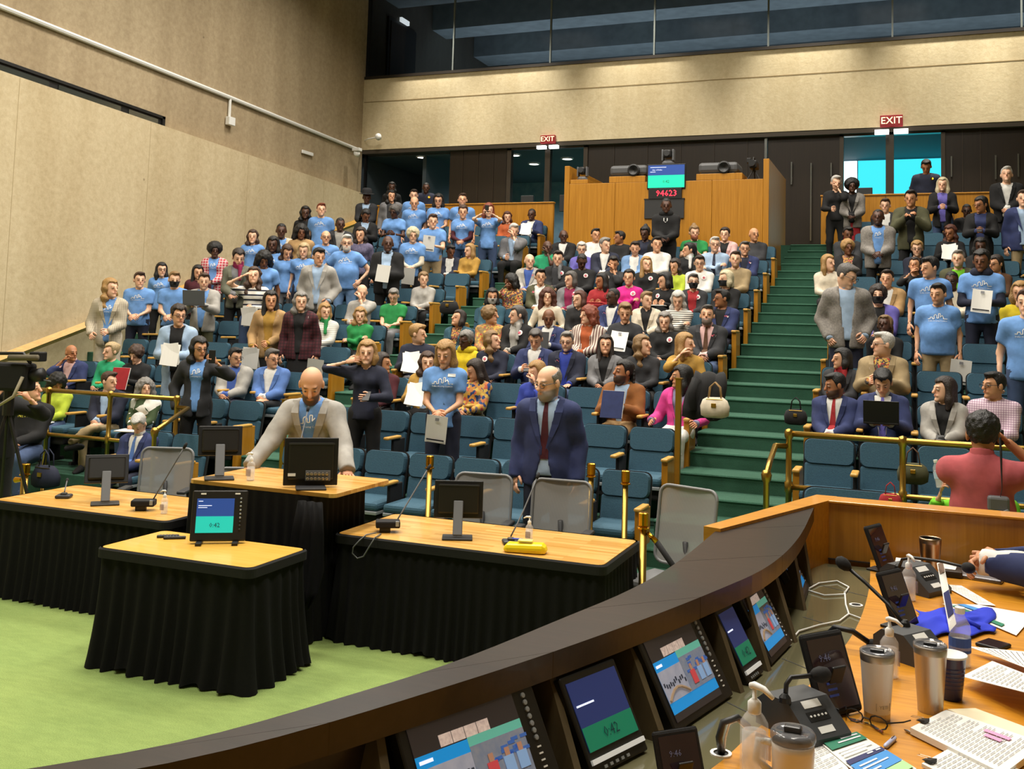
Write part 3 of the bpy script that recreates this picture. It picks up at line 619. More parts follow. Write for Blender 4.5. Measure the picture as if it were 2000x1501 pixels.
def person(x, y, z, S=1.0, sit=False, arms='clasp', hy=0, hp=0, by=0, sex='m', skin=0, hair='short', hc='hbrown', top='T', outer=None, bot='navy', ex='', label='', near=0, lean=0, name='person', W=1.0):
    """x, y, z: floor point under the hips; S: stature / 1.72 m.  by: body turn; hy, hp: head turn and nod."""
    EX = dict((q.split(':')+[''])[:2] for q in ex.split(',')) if ex else {}
    f = sex == 'f'
    vb = [.036, .030, .018][near]; vh = [.0142, .0112, .0066][near]; vc = [.031, .024, .015][near]
    wd = (.97 if f else 1.07)*W
    if sit:
        hip = V3(0, .06, .56); sh = V3(0, .15, 1.03); base = 1.30; kz = .50
        knees = [V3(-.12, -.36, .52), V3(.12, -.36, .52)]; ank = [V3(-.12, -.34, .09), V3(.12, -.34, .09)]
        if 'xleg' in EX: knees[1] = V3(.02, -.38, .62); ank[1] = V3(-.20, -.52, .42)
    else:
        hip = V3(0, 0, .93); sh = V3(0, .01, 1.415); base = 1.72
        knees = [V3(-.11, -.015, .50), V3(.11, -.015, .50)]; ank = [V3(-.115, .02, .09), V3(.115, .02, .09)]
    if lean:
        R = rotm(0, lean); sh = hip+R@(sh-hip)
    hl = 17+lean*.6 if not sit else 13
    hr_ = rotm(hy, hp+(lean*.35))
    neck0 = sh+V3(0, .0, .0); hc0 = neck0+rotm(0, lean*.6)@V3(0, -.04, .166)
    hcen = hc0
    shl = [sh+V3(-.163*wd, 0, -.060), sh+V3(.163*wd, 0, -.060)]
    A = ARMS[arms]; wr = []; el = []
    for i, sg in enumerate((-1, 1)):
        t = sh+V3(A[i][0], A[i][1], A[i][2])
        e_, w_ = ik(shl[i], t.astype(np.float32), .285, .25, V3(sg*A[2], .55, -.75)); el.append(e_.astype(np.float32)); wr.append(w_.astype(np.float32))
    hips = [hip+V3(-.09, 0, -.01), hip+V3(.09, 0, -.01)]
    tors = V3(1.20*wd, .92, 1.0); wai = hip*.62+sh*.38; che = hip*.25+sh*.75
    fat = float(EX.get('fat') or 0)
    def torso(P, o):
        d = rc(P, hip+V3(0, 0, -.02), wai, .118+o+fat*.02, (.098 if f else .112)+o+fat*.03, tors)
        d = smin(d, rc(P, wai, che, (.098 if f else .112)+o+fat*.03, (.112 if f else .125)+o, tors), .06)
        if f: d = smin(d, np.minimum(ell(P, che+V3(-.062, -.075, -.02), V3(.062+o, .055+o, .06+o)), ell(P, che+V3(.062, -.075, -.02), V3(.062+o, .055+o, .06+o))), .04)
        if fat: d = smin(d, ell(P, wai+V3(0, -.06, -.02), V3(.15+o, .13+o, .15+o)), .06)
        d = smin(d, rc(P, shl[0]+V3(.05, 0, 0), shl[1]-V3(.05, 0, 0), .066+o, .066+o), .07)
        for i in (0, 1): d = smin(d, rc(P, sh+V3(0, .015, .0), shl[i], .060+o, .056+o), .04)
        return smin(d, rc(P, sh+V3(0, .02, -.04), sh+V3(0, .0, .05), .070+o, .052+o*.6), .04)
    def armd(P, o, i, u=1.0, cut=None):
        a, e_, w_ = shl[i], el[i], wr[i]
        d = rc(P, a, a+(e_-a)*min(1, u), .060*wd+o, (.060-.014*min(1, u))*wd+o)
        if u > 1: d = smin(d, rc(P, e_, e_+(w_-e_)*(u-1), .044*wd+o, .044*wd-(.014)*(u-1)+o), .02)
        if cut:
            q = a+(e_-a)*min(1, u) if u <= 1 else e_+(w_-e_)*(u-1)
            n = (e_-a) if u <= 1 else (w_-e_); n = n/np.linalg.norm(n); d = np.maximum(d, (P-q)@n)
        return d
    def legd(P, o, i):
        d = rc(P, hips[i], knees[i], .088+o, .058+o); return smin(d, rc(P, knees[i], ank[i], .056+o, .040+o), .03)
    HS = 1.16
    def headloc(P): return (P-hcen)@hr_/HS          # rotate into head frame
    bearded = hair_b = EX.get('beard')
    def head(P):
        q = headloc(P)
        d = ell(q, V3(0, .014, .030), V3(.074, .092, .086))
        d = smin(d, ell(q, V3(0, -.016, -.046), V3(.054, .066, .066)), .035)
        d = smin(d, rc(q, V3(-.03, -.074, .026), V3(.03, -.074, .026), .012, .012), .02)
        d = smax(d, -np.minimum(ell(q, V3(-.031, -.098, .006), V3(.02, .018, .014)), ell(q, V3(.031, -.098, .006), V3(.02, .018, .014))), .014)
        d = smin(d, rc(q, V3(0, -.084, .018), V3(0, -.104, -.022), .009, .0145), .012)
        d = smin(d, np.minimum(ell(q, V3(-.031, -.076, .006), V3(.0135, .0135, .012)), ell(q, V3(.031, -.076, .006), V3(.0135, .0135, .012))), .004)
        d = smin(d, rc(q, V3(-.02, -.079, -.053), V3(.02, -.079, -.053), .009, .009), .012)
        d = smin(d, ell(q, V3(0, -.070, -.092), V3(.024, .022, .02)), .02)
        for sg in (-1, 1): d = smin(d, ell(q, V3(sg*.077, .012, -.004), V3(.010, .02, .031)), .008)
        if bearded: d = smin(d, ell(q, V3(0, -.045, -.075), V3(.055, .052, .048 if bearded != 'big' else .062)), .02)
        return d
    def body(P):
        d = torso(P, -.012)
        d = smin(d, rc(P, sh+V3(0, .02, -.02), hcen+hr_@V3(0, .03, -.06), .060, .054 if not f else .047), .03)
        for i in (0, 1): d = smin(d, armd(P, -.008, i, 2.0), .03)
        for i in (0, 1): d = smin(d, legd(P, -.012, i), .04)
        return d
    def bodyhead(P): return smin(rc(P, sh+V3(0, .02, -.02), hcen+hr_@V3(0, .03, -.06), .060, .054 if not f else .047), head(P), .025)
    root_rot = math.radians(by)
    zc = sh[2]+.01
    allp = np.array([hip, sh, *el, *wr, *knees, *ank, *shl]); lo = allp.min(0)-.17; hi = allp.max(0)+.17
    lo[2] = max(.03, lo[2]); hi[2] = max(sh[2]+.1, (max(w_[2] for w_ in wr)+.08), max(e_[2] for e_ in el)+.08)
    parts = []
    pts, t, q = polygonise(lambda P: body(P), lo, np.array([hi[0], hi[1], hi[2]]), vb, .15); parts.append((pts, t, q)); nb = len(pts)
    def cuthead(P): return np.maximum(bodyhead(P), (sh[2]-.005)-P[:, 2])
    pts2, t2, q2 = polygonise(cuthead, np.minimum(hcen-V3(.145, .165, .18), sh+V3(-.08, -.10, -.0)), hcen+V3(.145, .165, .16), vh); parts.append((pts2, t2, q2)); nh = len(pts2)
    sk = np.array(lin(SKINS[skin])); cols = [np.tile(sk, (nb, 1))]
    ql = headloc(pts2.astype(np.float32)); c = np.tile(sk, (nh, 1))
    def blend(mask, col, a): 
        m_ = np.clip(mask, 0, 1)[:, None]*a; c[:] = c*(1-m_)+np.array(col)*m_
    fr = np.clip((-.045-ql[:, 1])/.02, 0, 1)
    g = lambda cx, cz, rx, rz: np.clip(1.6-np.sqrt(((np.abs(ql[:, 0])-cx)/rx)**2+((ql[:, 2]-cz)/rz)**2), 0, 1)
    blend(fr*g(.022, -.02, .03, .022), sk*V3(1.12, .86, .82), .35)
    blend(fr*np.clip(1.5-np.sqrt((ql[:, 0]/.021)**2+((ql[:, 2]+.053)/.0085)**2), 0, 1), sk*V3(.85, .50, .48), .75)
    hcl = np.array(lin(CN.get(hc, hc)))*.7
    blend(fr*g(.031, .0285, .0155, .0048), np.minimum(hcl, sk*.5), .95)
    blend(fr*g(.031, .006, .0125, .0055), V3(.55, .52, .48) if near == 2 else sk*.45, .8)
    blend(fr*g(.031, .006, .0068, .0062), V3(.02, .014, .01), 1.0)
    if bearded or 'stub' in EX:
        bc = np.array(lin(CN.get(bearded if bearded in CN else hc, '#2a1c14')))*.8
        mk_ = np.clip((-.030-ql[:, 2])/.012, 0, 1)*np.clip((.03-ql[:, 1])/.03, 0, 1)*(1-np.clip(1.4-np.sqrt((ql[:, 0]/.02)**2+((ql[:, 2]+.053)/.008)**2), 0, 1))
        mk_ *= np.clip((ql[:, 2]+.135)/.02, 0, 1); blend(mk_, bc, .9 if bearded else .35)
    if hair in ('buzz', 'receding'):
        blend(np.clip((ql[:, 2]-(.045-.55*ql[:, 1]*(1 if hair == 'buzz' else .4)))/.015, 0, 1)*(1 if hair == 'buzz' else 0), hcl, .6)
    cols.append(c)
    bare = EX.get('glove')
    for i, sg in enumerate((-1, 1)):
        hv, ht, hq = HANDS[A[3]]; d = wr[i]-el[i]; d = d/np.linalg.norm(d)
        if arms == 'lean': d = np.array([sg*.35, -.9, -.25]); d /= np.linalg.norm(d)
        if arms in ('clasp', 'lap', 'fold') : d = d*.6+np.array([-sg*.6, -.25, -.05]); d /= np.linalg.norm(d)
        pn = np.array([-sg*.75, .3, -.6]) if arms not in ('lean', 'thigh') else np.array([0, 0, -1.0])
        if arms in ('photo', 'photoR', 'chin', 'chinL', 'earL', 'hold', 'belly'): pn = np.array([-sg*.9, .3, .0])
        pn = pn-d*(pn@d); pn /= np.linalg.norm(pn); xx = np.cross(d, -pn)
        if xx @ np.array([-sg, 0, .4]) < 0: mirror = -1
        else: mirror = 1
        k = (.92 if f else 1.0)
        B = np.stack([xx*mirror, d, -pn])*k
        pv = (hv@B+wr[i]+d*.012).astype(np.float32); t_, q_ = ht, hq
        if mirror*np.linalg.det(np.stack([xx, d, -pn])) < 0: t_ = ht[:, ::-1] if len(ht) else ht; q_ = hq[:, ::-1]
        parts.append((pv, t_, q_)); cols.append(np.tile(sk*V3(1.0, .93, .92), (len(pv), 1)))
        wr[i] = wr[i]+(d*.07).astype(np.float32)
    root = mk(name, parts, 'skin', None, np.concatenate(cols))
    # ---- garments
    noise_ph = rnd.random()*9
    def folds(P, amp): return amp*(np.sin(P[:, 2]*37+np.sin(P[:, 0]*19+noise_ph)*1.7+noise_ph)*.6+np.sin(P[:, 0]*43+P[:, 2]*21+P[:, 1]*30+noise_ph*2)*.4)
    collar = sh[2]+.045; 
    def garment(o, u, hem, wedge=None, neck=.0, amp=.003, cutsl=True):
        def fn(P):
            d = torso(P, o)
            if hem < hip[2]-.06 and not sit:
                d = smin(d, rc(P, hip+V3(0, 0, .0), V3(hip[0], hip[1], hem), .125+o, .135+o, tors), .05)
            for i in (0, 1): d = smin(d, armd(P, o+.004, i, u, cutsl), .035)
            d = d+folds(P, amp)
            top_ = collar+neck+.35*(P[:, 1]-sh[1])
            d = np.maximum(d, P[:, 2]-top_); d = np.maximum(d, hem-P[:, 2])
            d = np.maximum(d, -rc(P, sh+V3(0, -.02, .0), sh+V3(0, -.03, .2), .048, .06))
            if wedge is not None:
                zz = np.clip((P[:, 2]-wedge)/(collar-wedge), 0, 1); ww = .012+zz*.075
                if wedge > hem: ww = np.where(P[:, 2] < wedge, .012+(wedge-P[:, 2])*.25, ww)
                d = np.maximum(d, -np.maximum(np.abs(P[:, 0])-ww, P[:, 1]-(hip[1]*.5+sh[1]*.5)))
            return d
        return fn
    lo2 = np.minimum(np.minimum(shl[0], shl[1]), np.minimum(np.minimum(el[0], el[1]), np.minimum(wr[0], wr[1])))-.1; hi2 = np.maximum(np.maximum(el[0], el[1]), np.maximum(np.maximum(wr[0], wr[1]), np.maximum(shl[0], shl[1])))+.1
    lo2 = np.minimum(lo2, V3(-.24, -.24, hip[2]-.1)); hi2 = np.maximum(hi2, V3(.24, .24, collar+.04))
    if sit: hi2[1] = max(hi2[1], .33)
    hemt = hip[2]-(.03 if sit else (.10 if top == 'T' else .07))
    u = 2.0
    if top == 'T' or 'ss' in EX: u = .62
    if 'sl' in EX: u = .62
    gname = 't_shirt' if top == 'T' else 'shirt'
    fn = garment(.010 if top != 'T' else .013, u, hemt, neck=.03 if 'tneck' in EX else .0)
    if outer is None or 'sl' in EX or near:
        pass
    pts, t, q = polygonise(fn, lo2, hi2, vc, .03); tp = mk(gname, [(pts, t, q)], cloth(top), root)
    if 'sl' in EX:
        def slv(P): return np.minimum(armd(P, .004, 0, 1.95, True), armd(P, .004, 1, 1.95, True))
        pts, t, q = polygonise(slv, lo2, hi2, vc*.9); mk('under_sleeves', [(pts, t, q)], cloth(EX['sl']), root)
    front_fn = fn
    if outer:
        long_ = 'long' in EX
        hem = hip[2]-(.05 if sit else (.16 if not long_ else .42)); closed = 'closed' in EX
        wv = None if closed else (hip[2]+.12 if 'btn' in EX else hem-.02)
        if 'vneck' in EX: wv = hip[2]+.22
        fno = garment(.021, 1.93, hem, wedge=wv, neck=.012, amp=.004)
        lo3 = lo2.copy(); lo3[2] = min(lo3[2], hem-.02)
        pts, t, q = polygonise(fno, lo3-.02, hi2+.03, vc, .03); jk = mk('jacket' if not long_ else 'coat', [(pts, t, q)], cloth(outer), root)
        front_fn = fno if closed else fn
    if near and outer and top in ('white', 'lblue', 'lgrey', 'royal', 'blue', 'lpink', 'khaki') or (near and 'col' in EX):
        def colf(P):
            d = np.abs(rc(P, sh+V3(0, .012, .0), sh+V3(0, -.008, .12), .068, .060))-.007
            d = np.maximum(d, P[:, 2]-(sh[2]+.085+.25*(P[:, 1]-sh[1]))); d = np.maximum(d, sh[2]+.015-P[:, 2])
            return np.maximum(d, -np.maximum(np.abs(P[:, 0])-.012-(P[:, 2]-sh[2]-.02)*.35, P[:, 1]))
        pts, t, q = polygonise(colf, sh-V3(.1, .12, .02), sh+V3(.1, .12, .13), vc*.55); mk('collar', [(pts, t, q)], cloth(top), root)
    # ---- trousers or skirt
    if 'skirt' in EX:
        def skt(P):
            if sit: d = np.minimum(legd(P, .03, 0), legd(P, .03, 1)); d = smin(d, rc(P, (hips[0]+hips[1])/2, (knees[0]+knees[1])/2, .13, .1), .06); d = np.maximum(d, .3-P[:, 2])
            else: d = rc(P, hip+V3(0, 0, .05), V3(0, 0, .45), .118, .16, tors); d = np.maximum(d, .46-P[:, 2])
            return np.maximum(d, P[:, 2]-(hip[2]+.07))
        fnb = skt; bn = 'skirt'
    else:
        def trs(P):
            d = smin(legd(P, .012, 0), legd(P, .012, 1), .03); d = smin(d, rc(P, hip+V3(0, .0, -.03), hip+V3(0, 0, .06), .126, .112, tors), .06)+folds(P, .003)
            return np.maximum(d, P[:, 2]-(hip[2]+.075))
        fnb = trs; bn = 'trousers'
    al = np.array([hip+V3(-.2, .2, .1), hip+V3(.2, -.2, .1), *knees, *ank]); 
    pts, t, q = polygonise(fnb, np.maximum(al.min(0)-.11, V3(-9, -9, .05)), al.max(0)+.11, vb*1.0, .12); mk(bn, [(pts, t, q)], cloth(bot), root)
    for i, sg in enumerate((-1, 1)):
        o = obj('shoe', SHOE, 'black_soft' if 'shoe' not in EX else cloth(EX['shoe']), root, loc=(ank[i][0], ank[i][1]-.05, ank[i][2]-.09)); 
        if 'xleg' in EX and i == 1: o.rotation_euler = (math.radians(-35), math.radians(70), math.radians(60))
    # ---- hair
    def hairfn(P):
        q = headloc(P); X, Yq, Zq = q[:, 0], q[:, 1], q[:, 2]
        th = {'short': .013, 'buzz': .005, 'receding': .008, 'curlyshort': .022, 'combed': .019}.get(hair, .020)
        tz = th*(.35+.65*np.clip((Zq-.02)/.07, 0, 1))
        cap = ell(q, V3(0, .016, .032), V3(.074, .094, .086))-tz
        aX = np.abs(X); t1 = np.clip((Yq+.045)/.035, 0, 1)
        line = (.070+.30*np.maximum(0, aX-.01)-.010*np.clip(1-aX/.012, 0, 1))*(1-t1)-.022*t1
        if hair == 'receding': line = line+.04*(1-t1)
        if f and hair in ('pony', 'bun', 'topbun', 'short', 'curlyshort'): line = line-.04*t1+.012*(1-t1)*0
        t2 = np.clip((Yq-.022)/.02, 0, 1); low = {'short': -.055, 'buzz': -.05, 'receding': -.05, 'combed': -.06, 'curlyshort': -.06}.get(hair, -.09)
        line = line*(1-t2)+low*t2+.003*np.sin(X*160+Yq*90)
        d = np.maximum(cap, line-Zq)+.0022*np.sin(X*210+Zq*30)*np.sin(Yq*70+Zq*60)
        if hair in ('short', 'combed'): d = smin(d, ell(q, V3(.012, -.045, .102), V3(.052, .05, .020)), .02)
        if hair == 'receding': d = np.maximum(d, -ell(q, V3(0, -.03, .135), V3(.092, .135, .105)))
        if hair in ('long', 'wavy', 'longstraight', 'bob', 'lob'):
            L = {'long': -.27, 'wavy': -.25, 'longstraight': -.36, 'bob': -.10, 'lob': -.17}[hair]
            wv_ = .012*np.sin(Zq*55+X*20) if hair in ('wavy', 'long') else 0
            for sg in (-1, 1):
                d = smin(d, rc(q, V3(sg*.062, .012, .03), V3(sg*.074, .012, L*.5), .034, .036)+wv_, .03); d = smin(d, rc(q, V3(sg*.074, .012, L*.5), V3(sg*.070, .0, L), .036, .024)+wv_, .03)
            d = smin(d, rc(q, V3(0, .07, .02), V3(0, .085, L), .055, .05)+wv_, .03)
            d = np.maximum(d, -ell(q, V3(0, -.085, -.035), V3(.058, .085, .098)))
            if hair == 'bob': d = np.maximum(d, -.115-Zq)
        if hair == 'afro': d = np.minimum(d, ell(q, V3(0, .03, .045), V3(.125, .12, .115))+.006*np.sin(X*90)*np.sin(Zq*90)*np.sin(Yq*90)); d = np.maximum(d, -ell(q, V3(0, -.10, -.03), V3(.064, .095, .085)))
        if hair in ('curly', 'curlylong', 'curlybob'):
            d = np.minimum(d, ell(q, V3(0, .022, .03), V3(.104, .112, .105)))
            if hair != 'curly':
                L = -.22 if hair == 'curlylong' else -.09
                for sg in (-1, 1): d = smin(d, rc(q, V3(sg*.075, .015, .02), V3(sg*.10, .01, L), .045, .04), .03)
                d = smin(d, rc(q, V3(0, .07, .0), V3(0, .09, L), .07, .07), .03)
            d = d+.010*np.sin(X*75+1)*np.sin(Zq*80)*np.cos(Yq*70); d = np.maximum(d, -ell(q, V3(0, -.095, -.03), V3(.060, .09, .088)))
        if hair == 'curlyshort': d = d+.006*np.sin(X*110)*np.sin(Zq*120)*np.cos(Yq*100)
        if hair == 'bun': d = smin(d, ell(q, V3(0, .10, .07), V3(.04, .04, .04)), .02)
        if hair == 'topbun': d = smin(d, ell(q, V3(0, .05, .135), V3(.035, .035, .035)), .02)
        if hair == 'pony': d = smin(d, rc(q, V3(0, .11, .03), V3(.02, .13, -.18), .035, .02), .02)
        if hair == 'braids':
            for k in range(5): d = smin(d, rc(q, V3(-.06+.03*k, .09, .02), V3(-.07+.035*k, .10, -.17), .016, .012)+.002*np.sin(Zq*150), .008)
        return d
    if hair not in ('bald',):
        ext = .14 if hair not in ('long', 'wavy', 'longstraight', 'lob', 'curlylong', 'pony', 'braids') else .40
        pts, t, q = polygonise(hairfn, hcen-np.array([.20, .19, ext*1.16]), hcen+np.array([.20, .20, .22]), vh*1.2, .03)
        if len(pts): mk('hair', [(pts, t, q)], hairmat(hc), root)
    # ---- accessories
    def hp_(v): return Vector((hcen+hr_@(np.asarray(v, np.float32)*HS)).tolist())
    HM = Matrix.LocRotScale(Vector(hcen.tolist()), Matrix(hr_.tolist()).to_quaternion(), Vector((HS, HS, HS)))
    if 'gl' in EX:
        o = obj('glasses', GLASSES, 'black', root); o.matrix_local = HM
    if 'mask' in EX:
        pts, t, q = polygonise(lambda P: np.maximum(np.maximum(head(P)-.008, -.096-headloc(P)[:, 2]), np.maximum(headloc(P)[:, 2]+.012, headloc(P)[:, 1]+.012)), hcen-.14, hcen+.14, vh)
        mk('face_mask', [(pts, t, q)], cloth(EX['mask'] or 'black'), root)
    if 'hat' in EX:
        o = obj('hat', HAT, cloth(EX['hat'] or 'char'), root); o.matrix_local = HM
    def fy(x_, z_, fn_, lift=.004):
        ys = np.linspace(-.42, .3, 90).astype(np.float32); P = np.stack([np.full(90, x_), ys, np.full(90, z_)], 1).astype(np.float32); d = fn_(P)
        k = np.argmax(d < 0); return float(ys[k])-lift if d[k] < 0 else None
    def patch(nm, verts, faces, mm, fn_, lift=.006):
        vs = []
        for (a, b_) in verts:
            yy = fy(a, b_, fn_, lift)
            if yy is None: return None
            vs.append((a, yy, b_))
        m_ = MB(); m_.add(vs, faces); return m_.build(nm, mm, root)
    if top == 'T' and 'noprint' not in EX and (not outer or 'vis' in EX):
        cz = che[2]+.005; m_ = []; vv = []; ff = []
        tm = text_mesh('Dallas Housing Coalition', .022) if near == 0 else text_mesh('Dallas Housing Coalition', .0215)
        vv += [(v.co.x, cz-.045+v.co.y) for v in tm.vertices]; ff += [tuple(p_.vertices) for p_ in tm.polygons]
        sky = [(-.11, .0), (-.085, .0), (-.085, .02), (-.06, .02), (-.06, .0), (-.04, .0), (-.04, .04), (-.025, .055), (-.01, .04), (-.01, .01), (.01, .01), (.01, .065), (.03, .065), (.03, .02), (.05, .045), (.065, .02), (.065, .0), (.11, .0)]
        for (a, b_), (a2, b2) in zip(sky[:-1], sky[1:]):
            n0 = len(vv); dx, dz = a2-a, b2-b_; L = math.hypot(dx, dz); nx, nz = -dz/L*.004, dx/L*.004
            vv += [(a-nx, cz-.02+b_-nz), (a2-nx, cz-.02+b2-nz), (a2+nx, cz-.02+b2+nz), (a+nx, cz-.02+b_+nz)]; ff.append((n0, n0+1, n0+2, n0+3))
        step = [fy(xx, cz, fn, .012) for xx in np.linspace(-.14, .14, 15)]
        stepl = [fy(xx, cz-.05, fn, .012) for xx in np.linspace(-.14, .14, 15)]; steph = [fy(xx, cz+.05, fn, .012) for xx in np.linspace(-.14, .14, 15)]
        if None not in step and None not in stepl and None not in steph:
            gx = np.linspace(-.14, .14, 15); lim = .085 if outer else .2; vs = []
            for (a, b_) in vv:
                a_ = a; y0 = np.interp(a_, gx, step); yl = np.interp(a_, gx, stepl); yh = np.interp(a_, gx, steph); tt = (b_-cz)/.05
                yy = y0+(yh-y0)*max(0, tt)+(yl-y0)*max(0, -tt); vs.append((a_, yy, b_))
            if outer: ff = [q for q in ff if all(abs(vs[k][0]) < .062 for k in q)]
            m_ = MB(); m_.add(vs, ff); m_.build('shirt_print', 'white', root)
    def disc(nm, cx, cz, r, mm, fn_, n=10):
        vs = [(cx, cz)]+[(cx+r*math.cos(2*math.pi*k/n), cz+r*math.sin(2*math.pi*k/n)) for k in range(n)]
        return patch(nm, vs, [(0, k+1, (k+1) % n+1) for k in range(n)], mm, fn_, .012)
    garf = fno if outer else fn
    if 'stick' in EX: 
        sx = -.09 if EX['stick'] == 'l' else .09
        disc('sticker', sx, che[2]+.03, .04, mat('sticker_white', '#e9dcd8', .5), garf); disc('sticker_mark', sx, che[2]+.032, .02, mat('sticker_red', '#c9586a', .5), lambda P: garf(P)-.004)
    if 'tag' in EX:
        patch('name_tag', [(.05, che[2]+.09), (.13, che[2]+.09), (.13, che[2]+.06), (.05, che[2]+.06)], [(0, 3, 2, 1)], 'white', garf, .012)
    if 'tie' in EX:
        vs = []; n = 7
        for k in range(n): 
            zz = collar-.03-k*(collar-.03-hip[2]-.06)/(n-1); ww = .014+.020*min(1, k/4)
            vs += [(-ww, zz), (ww, zz)]
        patch('necktie', vs, [(2*k, 2*k+2, 2*k+3, 2*k+1) for k in range(n-1)], cloth(EX['tie']), fn, .012)
    if 'bow' in EX: MB().box((-.05, -.012, -.018), (.05, .012, .018), bev=.008).build('bow_tie', cloth('black'), root, loc=(0, float(sh[1])-.085, collar-.03))
    if outer and 'lap' in EX or (outer and 'btn' in EX):
        for sg in (-1, 1):
            zt_, zb_ = collar-.005, hip[2]+.14; vs = []
            for k in range(5):
                tt = k/4; zz = zt_+(zb_-zt_)*tt; xi = sg*(.085*(1-tt)+.014); xo = xi+sg*(.055*math.sin(math.pi*min(1, .25+tt*.75))+.004); vs += [(xi, zz), (xo, zz)]
            fcs = [(2*k, 2*k+1, 2*k+3, 2*k+2) if sg < 0 else (2*k, 2*k+2, 2*k+3, 2*k+1) for k in range(4)]
            patch('lapel', vs, fcs, cloth(outer), lambda P: torso(P, .030), .012)
    if 'scarf' in EX:
        pts, t, q = polygonise(lambda P: smin(np.maximum(rc(P, sh+V3(0, .0, .01), sh+V3(0, -.02, .08), .092, .082)+.006*np.sin(P[:, 2]*120), -rc(P, sh, sh+V3(0, -.02, .2), .05, .05)), rc(P, sh+V3(.05, -.10, .02), che+V3(.06, -.14, -.06), .035, .03), .03), sh-V3(.16, .26, .26), sh+V3(.16, .16, .14), vc*.8)
        mk('scarf', [(pts, t, q)], cloth(EX['scarf']), root)
    if 'hood' in EX:
        pts, t, q = polygonise(lambda P: smin(rc(P, sh+V3(-.08, .07, .03), sh+V3(.08, .07, .03), .06, .06), np.maximum(rc(P, sh+V3(-.06, -.03, .03), sh+V3(.06, -.03, .03), .07, .07), -rc(P, sh, sh+V3(0, -.03, .2), .06, .08)), .04), sh-V3(.2, .2, .1), sh+V3(.2, .2, .16), vc*.8)
        mk('hood', [(pts, t, q)], cloth(EX['hood']), root)
    if 'logo' in EX:
        tm = text_mesh(EX['logo'], .12 if len(EX['logo']) < 3 else .05); vv = [(v.co.x, che[2]+.02+v.co.y) for v in tm.vertices]
        patch('lettering', vv, [tuple(p_.vertices) for p_ in tm.polygons], mat('lettering_yellow', '#d6c93a', .6) if len(EX['logo']) > 2 else MATS['white'], garf, .014)
    if 'badge' in EX: disc('badge', .10, che[2]+.05, .03, 'gold', garf, 6)
    root.scale = (S, S, S); root.rotation_euler = (0, 0, root_rot); root.location = (x, y, z)
    tag(root, label, 'person')
    Mw = Matrix.LocRotScale(Vector((x, y, z)), Matrix.Rotation(root_rot, 3, 'Z').to_quaternion(), Vector((S, S, S)))
    root['_h'] = 1; del root['_h']
    H = [Mw @ Vector(w_.tolist()) for w_ in wr]
    return root, H, Mw
def _shoe():
    m = MB(); prof = [(.075, .030, .07), (.06, .040, .085), (.0, .042, .095), (-.06, .046, .075), (-.12, .048, .055), (-.165, .038, .04), (-.19, .012, .025)]
    vs = []; n = 8
    for y_, w_, h_ in prof:
        for k in range(n):
            a = 2*math.pi*k/n; vs.append((w_*math.cos(a), y_, max(0, h_*.5+h_*.5*math.sin(a)*1.15)))
    k_ = len(prof); fs = [(i*n+j, (i+1)*n+j, (i+1)*n+(j+1) % n, i*n+(j+1) % n) for i in range(k_-1) for j in range(n)]+[tuple(range(n)), tuple((k_-1)*n+j for j in range(n-1, -1, -1))]
    m.add(vs, fs); me = m.mesh('shoe'); me.polygons.foreach_set('use_smooth', [True]*len(me.polygons)); return me
SHOE = _shoe()
def _glasses():
    m = MB()
    for sg in (-1, 1):
        m.tube([(sg*.033+.024*math.cos(a), -.104+.006*abs(math.cos(a)), .004+.018*math.sin(a)) for a in [2*math.pi*k/10 for k in range(11)]], .0022, 4, cap=False)
        m.tube([(sg*.057, -.098, .010), (sg*.080, -.04, .010), (sg*.081, .012, .006)], .0022, 4)
    m.tube([(-.010, -.106, .008), (.010, -.106, .008)], .0022, 4); return m.mesh('glasses')
GLASSES = _glasses()
def _hat():
    m = MB(); m.lathe([(.15, .075), (.155, .082), (.10, .09), (.096, .16), (.085, .19), (.05, .20), (0, .195)], 18, mtx=T(0, .012, 0)); me = m.mesh('hat'); return me
HAT = _hat()
